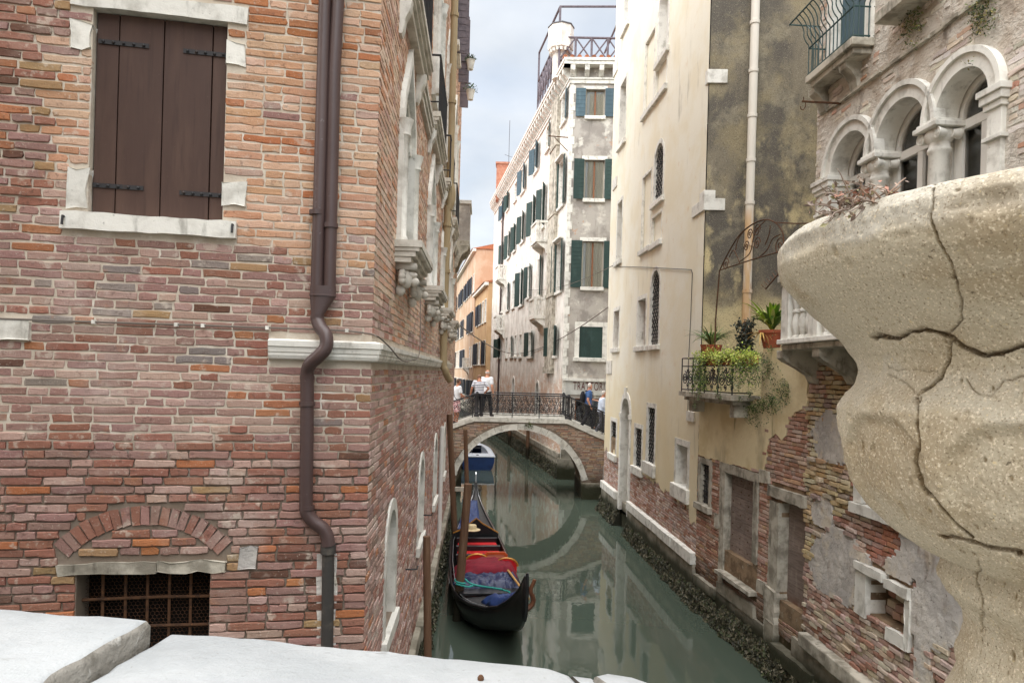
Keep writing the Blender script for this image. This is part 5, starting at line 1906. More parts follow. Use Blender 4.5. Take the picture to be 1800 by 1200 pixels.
# tide wall, steps and weed
MB().obox(LW, 0, 3.0, -.8, .60, -.05, .05).build('tide_wall', M_plinth, TE)
for u0_, u1_, z_, o_ in ((.1, 1.1, .62, .10), (1.15, 2.6, .80, .07)):
    lumpy(LW, (u0_, u1_, z_ - .2, z_), -.05, o_, .01).build('base_stone', M_plinth, TE, bevel=.012)
lumpy(LW, (3.36, 4.5, .28, .50), -.3, .16, .012).build('base_stone', M_plinth, TE, bevel=.015)
seaweed(LW, -.2, 4.2, TE, .40, .22, 4600, 71)
# terrace floor behind
m = MB()
a, b, c, d = LW.P(0, ZT1, -.48), LW.P(LWL, ZT1, -.48), (12, 10, ZT1), (12, 13.6, ZT1)
m.add([(p[0], p[1], ZT1 - .02) for p in (a, b, c, d)], [(0, 1, 2, 3)])
m.build('terrace_floor', M_deck, TE)

# ------------------------------------------------------------------ iron balcony, arbour and plants on the terrace
IB = thing('iron_balcony', 'stone ledge balcony with black scrolled railing, full of plants, on the terrace wall', 'balcony', LW.P(1.1, 4.2, .15))
lumpy(LW, (-.12, 2.32, 4.22, 4.31), -.1, .42, .004).build('slab', M_stone_dim, IB, bevel=.015)
lumpy(LW, (-.02, 2.22, 4.14, 4.218), -.05, .34, .004).build('slab_moulding', M_stone_dim, IB, bevel=.015)
lumpy(LW, (1.98, 2.16, 3.92, 4.138), -.02, .28, .004).build('bracket', M_stone_dim, IB, bevel=.015)
lumpy(LW, (.1, .28, 3.92, 4.138), -.02, .28, .004).build('bracket', M_stone_dim, IB, bevel=.015)
zr = 4.98
for e0, e1 in (((-.08, .38), (2.26, .38)), ((2.26, .38), (2.26, 0)), ((-.08, .38), (-.08, 0))):
    for z_ in (4.35, 4.82, zr):
        MB().tube([LW.P(e0[0], z_, e0[1]), LW.P(e1[0], z_, e1[1])], .012, 5).build('rail', M_iron, IB)
for i in range(5):
    u = -.08 + 2.34 * i / 4
    MB().tube([LW.P(u, 4.31, .38), LW.P(u, zr, .38)], .013, 5).build('upright', M_iron, IB)
for i in range(8):
    u = .09 + .29 * i
    q = MB()
    s_ = 1 if i % 2 else -1
    q.tube(spiral(LW, (u, 4.585), .135, 2.2, .38, 1.57, s_, 30, .015), .011, 5)
    q.tube(spiral(LW, (u + .145, 4.44), .06, 1.4, .38, -1.57, -s_, 16, .01), .009, 5)
    q.tube(spiral(LW, (u + .145, 4.73), .06, 1.4, .38, 1.57, s_, 16, .01), .009, 5)
    q.build('scroll', M_iron, IB)
def lwp(x, y, w_=.3):
    u, z = LW.px(x, y, w_)
    return LW.P(u, z, w_)
AB = thing('iron_arbour', 'thin rusty scrolled iron arch rising over the terrace plants', 'arbour', lwp(1256, 650))
MB().tube([lwp(1255, 668), lwp(1258, 560), lwp(1265, 475)], .014, 6).build('post', M_rust, AB)
MB().tube(bez([lwp(x, y) for x, y in ((1265, 475), (1280, 445), (1300, 413), (1325, 393), (1348, 386), (1366, 394), (1376, 410), (1377, 430), (1372, 442))], 5), .012, 6).build('arch', M_rust, AB)
MB().tube([lwp(1265, 475), lwp(1320, 457), lwp(1385, 438)], .011, 6).build('chord', M_rust, AB)
MB().tube([lwp(1362, 391), lwp(1400, 393), lwp(1440, 392)], .010, 6).build('tie_rod', M_rust, AB)
for pl in (((1293, 440), (1298, 420), (1312, 402), (1326, 393)), ((1300, 460), (1318, 445), (1324, 420), (1330, 404), (1345, 388)), ((1330, 455), (1348, 440), (1358, 420), (1372, 412)), ((1345, 430), (1352, 412), (1354, 396)), ((1282, 452), (1290, 440), (1300, 462))):
    MB().tube(bez([lwp(x, y) for x, y in pl], 5), .009, 5).build('scroll', M_rust, AB)
for x, y, r_ in ((1276, 465, 8), (1318, 412, 6), (1331, 405, 7), (1331, 428, 7), (1370, 433, 9), (1312, 433, 6)):
    c = LW.px(x, y, .3)
    MB().tube(spiral(LW, c, r_ * 12.8 / 1200 * 1.5, 1.8, .3, 0, 1, 22, .01), .009, 5).build('scroll', M_rust, AB)
rk = MB()
p0, p1 = lwp(1346, 508), lwp(1368, 482)
rk.tube([p0, p1], .012, 5)
for k in range(6):
    a = Vector(p0).lerp(Vector(p1), k / 5)
    b = Vector(lwp(1338 + k * 5, 500 - k * 5))
    rk.tube([a, b], .007, 4)
tag(rk.build('iron_rake', M_rust, None, origin=p0), 'small rusty comb of iron spikes sticking out beside the urn rim', 'spikes')

M_leaf = mat('leaf', None, .55, [], [], attr=True, spec=.35)
M_pot = mat('terracotta_pot', S(168, 92, 66), .85, [dict(c=S(128, 76, 60), s=8, lo=.45, hi=.65, k=.7)], [(40, .3, .004)])
def strap_leaves(q, base, n, ln, wd, cols, r, up=.9):
    for i in range(n):
        a = r.uniform(0, 6.283)
        l = ln * r.uniform(.6, 1.1)
        d = Vector((math.cos(a), math.sin(a), 0))
        side = Vector((-math.sin(a), math.cos(a), 0))
        sp, bend = r.uniform(.25, 1.0), r.uniform(.5, 1.3)
        pts = []
        for k in range(6):
            t = k / 5
            pts.append(Vector(base) + d * (l * sp * t) + Vector((0, 0, l * (up * t - bend * .75 * t * t))))
        c = r.choice(cols)
        vs_, fs = [], []
        for k, p in enumerate(pts):
            t = k / 5
            ww = wd * (.5 + 1.2 * t - 1.65 * t * t)
            vs_ += [tuple(p - side * ww + Vector((0, 0, ww * .4))), tuple(p), tuple(p + side * ww + Vector((0, 0, ww * .4)))]
            if k:
                o_ = 3 * k
                fs += [(o_ - 3, o_ - 2, o_ + 1, o_), (o_ - 2, o_ - 1, o_ + 2, o_ + 1)]
        q.add(vs_, fs, c)
def leaflets(q, pts, n, spread, size, cols, r, hang=.0):
    for i in range(n):
        p = Vector(r.choice(pts)) + Vector((r.gauss(0, 1), r.gauss(0, 1), r.gauss(0, 1))) * spread + Vector((0, 0, -abs(r.gauss(0, hang))))
        s_ = size * r.uniform(.6, 1.3)
        nrm = Vector((r.gauss(0, 1), r.gauss(0, 1) - .5, r.gauss(0, 1) + .8)).normalized()
        a = nrm.cross(Vector((r.uniform(-1, 1), r.uniform(-1, 1), r.uniform(-1, 1)))).normalized()
        b = nrm.cross(a)
        q.add([tuple(p - a * s_), tuple(p + b * s_ * .5 + nrm * s_ * .15), tuple(p + a * s_), tuple(p - b * s_ * .5 + nrm * s_ * .15)], [(0, 1, 2), (0, 2, 3)], r.choice(cols))
r5 = random.Random(77)
G1 = [S(92, 128, 70), S(120, 152, 88), S(70, 104, 56), S(150, 172, 108), S(56, 84, 50)]
G2 = [S(168, 184, 74), S(196, 206, 96), S(142, 164, 62), S(112, 138, 56), S(206, 204, 120)]
G3 = [S(70, 90, 50), S(92, 112, 62), S(52, 70, 42), S(112, 122, 76), S(46, 56, 36)]
G4 = [S(40, 48, 40), S(58, 66, 54), S(30, 36, 30), S(76, 82, 66)]
G5 = [S(130, 168, 50), S(160, 190, 70), S(98, 140, 44), S(70, 104, 40), S(190, 200, 120)]
pb_ = lwp(1250, 618, .2)
t = thing('strappy_plant', 'bushy plant with long arching green straps at the left end of the balcony', 'plant', pb_)
q = MB()
strap_leaves(q, (pb_[0], pb_[1], pb_[2] + .1), 110, .62, .018, G1, r5, 1.05)
q.build('leaves', M_leaf, t)
MB().lathe([(.14, -.12), (.2, .1), (.21, .13), (.18, .13), (.16, .08)], pb_, 14).build('pot', M_pot, t, smooth=True)
# lime trailing plant in a trough
t = thing('trailing_sedum', 'lime green trailing plant spilling over the balcony railing from a trough', 'plant', lwp(1270, 640, .36))
q = MB()
pts = [lwp(1225 + i * 3.1, 622 + 5 * math.sin(i * .6), .40) for i in range(34)]
leaflets(q, pts, 2600, .055, .019, G2, r5, .06)
pts2 = [lwp(1218 + r5.uniform(0, 24), 625 + r5.uniform(0, 60), .44) for i in range(40)] + [lwp(1285 + r5.uniform(0, 50), 630 + r5.uniform(0, 40), .44) for i in range(34)]
leaflets(q, pts2, 2300, .05, .017, G3 + G2[2:4], r5, .05)
for x in (1222, 1230, 1262, 1268, 1300, 1318):
    tr_ = [lwp(x + 2 * math.sin(k), 635 + k * r5.uniform(8, 13), .45) for k in range(7)]
    q.tube(tr_, .004, 3, col=S(96, 110, 66))
    leaflets(q, tr_, 110, .025, .017, G3 + [S(150, 160, 130)], r5, .02)
q.build('foliage', M_leaf, t)
a, b = LW.px(1240, 632, .30)[0], LW.px(1322, 632, .30)[0]
z_ = LW.px(1280, 640, .3)[1]
MB().obox(LW, a, b, z_ - .02, z_ + .13, .18, .36).build('trough', M_pot, t, bevel=.01)
t = thing('dark_ivy_column', 'dark leathery ivy clipped as a column between the pots', 'plant', lwp(1310, 650, .1))
q = MB()
pts = [lwp(1310 + r5.uniform(-12, 12), 565 + k * 1.0, .1) for k in range(80)]
leaflets(q, pts, 1500, .04, .032, G4, r5, .01)
q.build('foliage', M_leaf, t)
q = MB()
q.tube([lwp(1310, 640, .1), lwp(1310, 565, .1)], .03, 6)
q.build('stem', M_rust, t)
pb_ = LW.P(LW.px(1355, 585, -.1)[0], ZT2 + .0, -.12)
t = thing('lily_pot', 'broad-leaved green lily in a terracotta pot on the raised wall end', 'plant', pb_)
MB().lathe([(.13, 0), (.19, .24), (.215, .25), (.215, .30), (.185, .30), (.17, .2)], pb_, 16).build('pot', M_pot, t, smooth=True)
q = MB()
strap_leaves(q, (pb_[0], pb_[1], pb_[2] + .28), 70, .62, .05, G5, r5, 1.25)
q.build('leaves', M_leaf, t)
q = MB()
strap_leaves(q, (pb_[0] - .2, pb_[1] - .05, pb_[2] + .25), 16, .35, .02, [S(214, 190, 120), S(196, 160, 90)], r5, .2)
q.build('dry_leaves', M_leaf, t)
for k, (cx, cy, n_, rad, lab) in enumerate(((1341, 640, 900, 26, 'green creeper hanging beside the lily pot, under the raised wall end'), (1352, 705, 1100, 22, 'round tuft of small-leaved creeper on the yellow wall below the balcony end'), (1322, 720, 500, 14, 'thin creeper tail hanging from under the balcony bracket'))):
    t = thing('wall_creeper', lab, 'plant', lwp(cx, cy, .06))
    q = MB()
    pts = [lwp(cx + r5.gauss(0, rad * .5), cy + r5.gauss(0, rad * (.9 if k != 1 else .45)), .07) for i in range(70)]
    if k == 1:
        pts += [lwp(1375 + r5.gauss(0, 9), 685 + r5.gauss(0, 10), .06) for i in range(40)]
    leaflets(q, pts, n_, .035, .016, G3 + [S(110, 134, 70)], r5, .02)
    q.build('foliage', M_leaf, t)

# ------------------------------------------------------------------ the old house with the arches
OH = thing('arcaded_house', 'crumbling old house on the right with three white stone arches and balconies', 'house', (R0[0], R0[1], 0))
SPR, FL = 7.45, 5.17
ARC = [(.47, 1.40), (1.53, 2.48), (2.63, 3.40)]
hole = [(.47, FL + .02), (3.40, FL + .02)]
for a, b in reversed(ARC):
    c, r_ = (a + b) / 2, (b - a) / 2
    hole += [(c + r_ * math.cos(t), SPR + r_ * math.sin(t)) for t in (math.pi * i / 14 for i in range(15))]
UPW = rectp(.42, 1.24, 8.98, 11.2)
LOWW = rectp(1.45, 2.40, 3.06, 4.1)
NICHE = rectp(1.62, 2.36, 1.76, 2.22)
RWIN = rectp(4.15, 5.0, 5.6, 8.3)
OTOP = 14.5
m = MB()
m.sheet(RB, rectp(0, 9, 4.9, OTOP), [hole, UPW, RWIN], 0, .22)
up_wall = m.build('upper_wall', M_ruin_up, OH)
m = MB()
m.sheet(RB, rectp(0, 9, -1, 4.9), [LOWW, NICHE], -.01, .3)
lo_wall = m.build('lower_wall', M_mortar_dark, OH)
m = MB()
ft = [RB.P(0, 0), RB.P(9, 0), (14, 1.2, 0), (14, 10.2, 0)]
m.add([(p[0], p[1], OTOP) for p in ft], [(0, 1, 2, 3)])
for i in (1, 2, 3):
    a, b = ft[i], ft[(i + 1) % 4]
    m.add([(a[0], a[1], -1), (b[0], b[1], -1), (b[0], b[1], OTOP), (a[0], a[1], OTOP)], [(0, 1, 2, 3)])
m.build('end_wall', M_ruin_up, OH)
# uneven courses showing through the upper render
Up = [(S(204, 192, 176), 5), (S(212, 204, 194), 5), (S(196, 164, 142), 1.2), (S(184, 174, 162), 3), (S(186, 142, 118), .4)]
stonecut = [[(u, z) for u, z in archp(a - .2, b + .2, FL, SPR, 14)] for a, b in ARC] + [rectp(.1, 3.60, 4.9, SPR + .02), UPW, RWIN, rectp(.2, 1.4, 8.75, 11.3)]
lay(RB, 0.0, 6.2, 5.0, 11.5, up_wall, lambda u, z, x, y, r: (pick(r, Up, .1) + (r.uniform(.3, 1.6),)) if mnoise.noise((u * 1.5, z * 1.5, 8)) + .5 * mnoise.noise((u * 5, z * 5, 3)) > .02 else None, stonecut, out=(.009, .006), jit=.009, seed=81, hi_px=14, J=.008, L=.23)
# lower wall: bricks and plaster remains
PL = [(1470, 985, 48, 60), (1505, 1010, 36, 50), (1470, 770, 40, 46), (1640, 960, 62, 70), (1660, 1060, 60, 90), (1590, 1000, 30, 26), (1450, 900, 18, 30)]
def plastered(u, z):
    x, y = proj(RB.P(u, z))
    n = mnoise.noise((u * 3.1, z * 3.1, 4)) * .55 + mnoise.noise((u * 9, z * 9, 1)) * .25
    for cx, cy, rx, ry in PL:
        if ((x - cx) / rx) ** 2 + ((y - cy) / ry) ** 2 < 1 + n:
            return True
    return u > 2.5 and mnoise.noise((u * 1.1, z * 1.1, 7)) > -.05
Lr = [(S(180, 150, 137), 4), (S(194, 172, 160), 3), (S(164, 124, 108), 2.5), (S(196, 180, 158), 3), (S(204, 193, 176), 2), (S(156, 138, 130), 1.5)]
Lo = [(S(192, 172, 136), 5), (S(182, 152, 116), 3), (S(202, 190, 162), 3), (S(178, 164, 148), 3)]
Lred = [(S(166, 112, 92), 4), (S(176, 124, 102), 3), (S(166, 132, 120), 3)]
def col_lo(u, z, x, y, r):
    if 1.55 < u < 2.6 and 2.3 < z < 2.95:
        return pick(r, Lred) + (.7,)
    if z < 1.75 and u > .2:
        return pick(r, Lr) + (1.3,)
    if u < 1.3 and z > 2.0:
        return pick(r, Lo if mnoise.noise((u * 2, z * 2, 3)) > -.15 else Lr) + (r.uniform(.6, 2.4),)
    return pick(r, Lr) + (1.2,)
lcut = [LOWW, NICHE, rectp(1.25, 2.55, 2.94, 3.08), rectp(1.38, 2.45, 2.22, 2.36), rectp(1.38, 1.63, 1.7, 2.3), rectp(2.34, 2.46, 1.6, 2.3)]
lay(RB, 0.0, 6.0, .98, 4.9, lo_wall, col_lo, lcut, lambda u, z: plastered(u, z) and plastered(u + .06, z) and plastered(u - .06, z), out=(.022, .016), jit=.007, seed=91, hi_px=12, H=.054, J=.011, L=.22, headers=.45)
m = MB()
cell = .04
nu, nz_ = int(6.0 / cell), int(3.9 / cell)
idx = {}
ins = {}
for i in range(nu):
    for j_ in range(nz_):
        uc, zc = (i + .5) * cell, 1.0 + (j_ + .5) * cell
        bad = any(min(p[0] for p in h) < uc < max(p[0] for p in h) and min(p[1] for p in h) < zc < max(p[1] for p in h) for h in lcut)
        ins[i, j_] = (not bad) and plastered(uc, zc)
def pv(i, j_):
    k = (i, j_)
    if k not in idx:
        idx[k] = len(m.v)
        u, z = i * cell, 1.0 + j_ * cell
        ju, jz = .012 * mnoise.noise((u * 31, z * 31, 1)), .012 * mnoise.noise((u * 31, z * 31, 5))
        m.v.append(RB.P(max(0, u + ju * 1.6), z + jz * 1.6, .036 + .012 * mnoise.noise((u * 2, z * 2, 6)) + .006 * mnoise.noise((u * 12, z * 12, 2))))
        m.c.append((.5, .5, .5))
    return idx[k]
def bvx(i, j_):
    m.v.append(RB.P(i * cell, 1.0 + j_ * cell, -.01))
    m.c.append((.5, .5, .5))
    return len(m.v) - 1
for (i, j_), f in ins.items():
    if not f:
        continue
    q4 = [(i, j_), (i + 1, j_), (i + 1, j_ + 1), (i, j_ + 1)]
    m.f.append(tuple(pv(*k) for k in q4))
    for (a, b), nb_ in zip(((q4[0], q4[1]), (q4[1], q4[2]), (q4[2], q4[3]), (q4[3], q4[0])), ((i, j_ - 1), (i + 1, j_), (i, j_ + 1), (i - 1, j_))):
        if not ins.get(nb_, False):
            m.f.append((pv(*a), pv(*b), bvx(*b), bvx(*a)))
m.build('plaster_remains', M_ruin, lo_wall, kind='stuff')
# small bricked-up window, and the sill of the one above
nw = MB().prism(RB, NICHE, -.32, -.26).build('bricked_window', M_mortar_dark, OH)
for k in range(16):
    rr_ = k // 4
    a = 1.64 + (k % 4) * .18 + (.05 if rr_ % 2 else 0)
    MB().obox(RB, a, min(a + .16, 2.355), 1.78 + rr_ * .11, 1.87 + rr_ * .11, -.26, -.2 + rnd.uniform(-.03, .05), pick(rnd, Lr), j=.012).build('brick', M_brick, nw, bevel=.01)
for r_, o_ in (((1.39, 1.62, 1.70, 2.24), .06), ((1.39, 1.98, 2.25, 2.35), .09), ((2.0, 2.44, 2.20, 2.31), .08), ((2.365, 2.45, 1.62, 2.19), .05), ((2.02, 2.40, 1.60, 1.75), .05)):
    lumpy(RB, r_, -.2, o_, .010).build('frame_stone', M_stone, nw, bevel=.012)
lw_ = MB().obox(RB, 1.4, 2.45, 3.0, 4.2, -.5, -.45).build('window', M_dark, OH)
lumpy(RB, (1.26, 2.54, 2.95, 3.07), -.2, .10, .008).build('sill', M_stone, lw_, bevel=.012)
lumpy(RB, (1.28, 1.452, 3.075, 4.2), -.2, .05, .006).build('jamb', M_stone, lw_, bevel=.012)
lumpy(RB, (2.398, 2.54, 3.075, 4.2), -.2, .05, .006).build('jamb', M_stone, lw_, bevel=.012)
q = MB()
for k in range(6):
    q.tube([RB.P(1.5 + k * .17, 3.07, -.08), RB.P(1.5 + k * .17, 4.1, -.08)], .011, 5)
q.tube([RB.P(1.45, 3.4, -.07), RB.P(2.4, 3.4, -.07)], .012, 5)
q.build('grille', M_iron, lw_)
# quay stones at the foot
u = .15
while u < 7:
    l = rnd.uniform(.7, 1.1)
    MB().obox(RB, u + .005, u + l - .005, .78, .98, -.05, .16 + rnd.uniform(-.01, .02), j=.01).build('ledge_stone', M_stone_dim, OH, bevel=.02)
    u += l
MB().obox(RB, -.2, 9, -.8, .78, -.05, .08).build('tide_wall', M_plinth, OH)
seaweed(RB, -.2, 6, OH, .40, .2, 2600, 95)
# arches
al = MB().obox(RB, .3, 3.6, 5.1, 8.4, -1.4, -1.35).build('arcade', M_interior, OH)
for a, b in ARC:
    c, r_ = (a + b) / 2, (b - a) / 2
    q = MB()
    for r0_, r1_, w0_, w1_ in ((r_ - .003, r_ + .13, -.21, .05), (r_ + .131, r_ + .19, -.05, .085)):
        o_ = [(c + r1_ * math.cos(t), SPR + r1_ * math.sin(t)) for t in (math.pi * i / 20 for i in range(21))]
        i_ = [(c + r0_ * math.cos(t), SPR + r0_ * math.sin(t)) for t in (math.pi * i / 20 for i in range(21))]
        pl = o_ + i_[::-1]
        q.prism(RB, pl, w0_, w1_)
    q.build('stone_arch', M_stone, al)
def column(u, w_):
    q = MB()
    c = RB.P(u, 0, w_)
    q.lathe([(.15, FL + .02), (.15, FL + .10), (.125, FL + .14), (.135, FL + .2), (.118, FL + .24), (.112, FL + 1.2), (.103, SPR - .34), (.12, SPR - .32), (.12, SPR - .29), (.105, SPR - .27), (.105, SPR - .22)], (c[0], c[1], 0), 20)
    o_ = q.build('column', M_stone, al, smooth=True)
    k = MB()
    k.lathe([(.11, SPR - .22), (.145, SPR - .17), (.15, SPR - .12), (.12, SPR - .08)], (c[0], c[1], 0), 18)
    for e in (-1, 1):
        for ww in (-.13, .13):
            k.tube([RB.P(u + e * .135, SPR - .15, w_ + ww * .99), RB.P(u + e * .135, SPR - .15, w_ + ww * .3)], [.062, .042], 12)
            k.tube([RB.P(u + e * .135, SPR - .15, w_ + ww * 1.0), RB.P(u + e * .135, SPR - .15, w_ + ww * 1.08)], [.03, .02], 10)
            k.tube(spiral(RB, (u + e * .135, SPR - .15), .062, 1.6, w_ + ww * 1.0, 1.57, -e, 18, .02), .009, 5)
    k.build('capital', M_stone, o_, smooth=True)
    MB().obox(RB, u - .19, u + .19, SPR - .085, SPR - .03, w_ - .19, w_ + .19).build('abacus', M_stone, o_, bevel=.008)
    MB().obox(RB, u - .16, u + .16, SPR - .03, SPR + .004, w_ - .18, w_ + .165).build('abacus', M_stone, o_, bevel=.006)
column(1.465, -.07)
column(2.555, -.07)
for a, b in ((.14, .475), (3.395, 3.57)):
    pl = MB().obox(RB, a, b, FL - .05, SPR - .5, -.33, .045).build('pilaster', M_stone, al, bevel=.006)
    for z0_, z1_, o_ in ((SPR - .5, SPR - .46, .08), (SPR - .459, SPR - .2, .05), (SPR - .199, SPR - .14, .075), (SPR - .139, SPR - .06, .10), (SPR - .059, SPR + .004, .12)):
        MB().obox(RB, a - (o_ - .045), b + (o_ - .045), z0_, z1_, -.33, o_).build('impost', M_stone, pl, bevel=.005)
# glazing in the arches
for a, b in ARC:
    c, r_ = (a + b) / 2, (b - a) / 2
    q = MB()
    n = 16
    ou = [(a - .08, FL), (b + .08, FL)] + [(c + (r_ + .06) * math.cos(t), SPR + (r_ + .06) * math.sin(t)) for t in (math.pi * i / n for i in range(n + 1))]
    inn = [(a + .07, FL + .1), (b - .07, FL + .1)] + [(c + (r_ - .06) * math.cos(t), SPR + (r_ - .06) * math.sin(t)) for t in (math.pi * i / n for i in range(n + 1))]
    q.ring(RB, ou, inn, -.30, -.23)
    q.obox(RB, a, b, SPR - .12, SPR - .02, -.305, -.22)
    q.obox(RB, c - .045, c + .045, FL + .1, SPR - .121, -.305, -.225)
    wd_ = q.build('window_frame', M_whitewood, al)
    MB().prism(RB, ou, -.272, -.264).build('pane', M_glass, wd_)
    q = MB()
    vs_, fs = [], []
    for i in range(41):
        u = a - .05 + (b - a + .1) * i / 40
        ww = -.42 + .03 * math.sin(i * 1.3) + .02 * math.sin(i * .5)
        vs_ += [RB.P(u, FL, ww), RB.P(u, SPR + r_ + .1, ww)]
        if i:
            fs.append((2 * i - 2, 2 * i, 2 * i + 1, 2 * i - 1))
    q.add(vs_, fs)
    q.build('curtain', mat('net_curtain', S(196, 196, 190), .95) if 'net_curtain' not in bpy.data.materials else bpy.data.materials['net_curtain'], wd_, smooth='all')
# right-hand window edge
rw = MB().ring(RB, rectp(3.98, 5.17, 5.5, 8.45), rectp(4.154, 4.996, 5.604, 8.296), -.3, .06).build('window', M_stone, OH)
MB().obox(RB, 4.0, 5.1, 5.4, 8.4, -.5, -.45).build('interior', M_dark, rw)
MB().obox(RB, 3.93, 5.22, SPR - .06, SPR + .02, .0, .12).build('impost', M_stone, rw)
# stone balcony
SB = MB().obox(RB, .20, 3.6, FL - .07, FL, 0, .62).build('stone_balcony', M_stone, OH, bevel=.01)
MB().obox(RB, .24, 3.6, FL - .15, FL - .071, 0, .57).build('slab_moulding', M_stone_dim, SB, bevel=.02)
for u in (.24, 1.26, 2.3, 3.3):
    q = MB()
    q.prism(RB.at(u, 0, math.pi / 2), [(0, FL - .62), (.06, FL - .60), (.12, FL - .5), (.28, FL - .40), (.48, FL - .30), (.54, FL - .26), (.54, FL - .152), (0, FL - .152)], -.18, 0)
    q.build('console', M_stone_dim, SB, bevel=.012)
def bal(c):
    MB().lathe([(.062, 0), (.062, .035), (.035, .05), (.045, .075), (.066, .17), (.062, .24), (.038, .33), (.034, .355), (.062, .365), (.062, .395), (.034, .405), (.038, .43), (.062, .52), (.066, .59), (.045, .68), (.035, .70), (.062, .715), (.062, .75)], c, 14).build('baluster', M_stone, SB, smooth=True)
pr = [(.24, .46), (1.02, 1.26), (1.86, 2.1), (2.7, 2.94), (3.38, 3.58)]
for a, b in pr:
    MB().obox(RB, a, b, FL, FL + .75, .42, .58).build('pedestal', M_stone, SB, bevel=.008)
for (a0, a1), (b0, b1) in zip(pr[:-1], pr[1:]):
    for k in range(3):
        bal(RB.P(a1 + (b0 - a1) * (k + .5) / 3, FL, .5))
MB().obox(RB, .22, 3.6, FL + .751, FL + .80, .41, .59).build('handrail', M_stone_dim, SB, bevel=.006)
MB().obox(RB, .19, 3.62, FL + .801, FL + .90, .38, .63).build('handrail', M_stone_dim, SB, bevel=.015)
MB().obox(RB, .24, .44, FL + .751, FL + .90, 0, .379).build('handrail', M_stone_dim, SB, bevel=.01)
for w_ in (.12, .28):
    bal(RB.P(.34, FL, w_))
# upper iron balcony
UB0, UB1, UZ = .19, 1.40, 8.95
ibal = MB().obox(RB, UB0, UB1, UZ - .1, UZ, 0, .30).build('iron_balcony', M_stone_dim, OH, bevel=.01)
MB().obox(RB, UB0 + .06, UB1 - .06, UZ - .18, UZ - .101, 0, .25).build('slab_moulding', M_stone_dim, ibal, bevel=.01)
for u in (UB0 + .12, UB1 - .28):
    q = MB()
    q.prism(RB.at(u, 0, math.pi / 2), [(0, UZ - .52), (.05, UZ - .50), (.08, UZ - .4), (.15, UZ - .3), (.21, UZ - .26), (.22, UZ - .182), (0, UZ - .182)], -.16, 0)
    q.build('console', M_stone_dim, ibal, bevel=.01)
def bar_pts(u, w_, du=0):
    prof = [(0, 0), (0, .40), (.02, .46), (.05, .50), (.08, .57), (.08, .64), (.12, .74), (.20, .83)]
    return [RB.P(u + du * o_, UZ + z_, w_ + (o_ if du == 0 else 0)) for o_, z_ in prof]
nb = 13
for i in range(nb):
    u = UB0 + .03 + (UB1 - UB0 - .06) * i / (nb - 1)
    MB().tube(bez(bar_pts(u, .27), 3), .008, 5).build('bar', M_greeniron, ibal)
for i in range(1, 4):
    for e, du in ((UB0 + .03, -1), (UB1 - .03, 1)):
        MB().tube(bez(bar_pts(e, .27 * i / 4, du), 3), .008, 5).build('bar', M_greeniron, ibal)
for z_, o_ in ((.03, 0), (.40, 0), (.83, .20)):
    MB().tube([RB.P(UB0 + .03 - o_, UZ + z_, 0), RB.P(UB0 + .03 - o_, UZ + z_, .27 + o_), RB.P(UB1 - .03 + o_, UZ + z_, .27 + o_), RB.P(UB1 - .03 + o_, UZ + z_, 0)], .012, 6).build('rail', M_greeniron, ibal)
uw = MB().ring(RB, rectp(.28, 1.38, 8.96, 11.35), rectp(.424, 1.236, 8.985, 11.196), -.2, .05).build('balcony_door', M_stone, OH)
MB().obox(RB, .42, .82, 8.98, 11.2, -.16, -.10).build('door_leaf', M_bluegreen, uw)
MB().obox(RB, .84, 1.24, 8.98, 11.2, -.16, -.10).build('door_leaf', M_bluegreen, uw)
# thin ledge, rod with hook, second corbel with ivy
m = MB()
for k in range(18):
    u = .3 + k * .22
    z_ = 8.42 + .02 * mnoise.noise((u * 2, 0, 0))
    m.obox(RB, u, u + .215, z_, z_ + .035, -.02, .045 + rnd.uniform(-.012, .012), j=.006)
m.build('thin_ledge', M_stone_dim, OH)
q = MB()
u, z = RB.px(1478, 182)
tip = RB.P(RB.px(1404, 185, .48)[0], z, .48)
q.tube([RB.P(u, z, 0), RB.P(u, z, .55)], .016, 5)
hk = [(0, -.02), (0, -.07), (.03, -.12), (.06, -.11), (.07, -.07)]
q.tube([RB.P(u, z + b, .5 + a) for a, b in hk], .007, 5)
q.tube([RB.P(u, z, .53), RB.P(u, z + .06, .53)], .007, 5)
q.build('iron_rod', M_rust, OH)
for k, (x, y, n_) in enumerate(((1612, 38, 420), (1735, 18, 700))):
    u, z = RB.px(x, y)
    if k == 0:
        MB().obox(RB, u - .35, u + .5, z + .12, z + .25, 0, .3).build('corbel', M_stone_dim, OH, bevel=.01)
    t = thing('wall_ivy', ['small tuft of ivy under the stone corbel high on the old house', 'larger yellowing ivy clump above the biggest stone arch'][k], 'plant', RB.P(u, z, .05))
    q = MB()
    pts = [RB.P(u + r5.gauss(0, .09), z + r5.gauss(0, .12 + .05 * k), .06) for i in range(40)]
    leaflets(q, pts, n_, .03, .015, G3 + [S(150, 140, 84), S(120, 112, 70)], r5, .04)
    q.build('foliage', M_leaf, t)
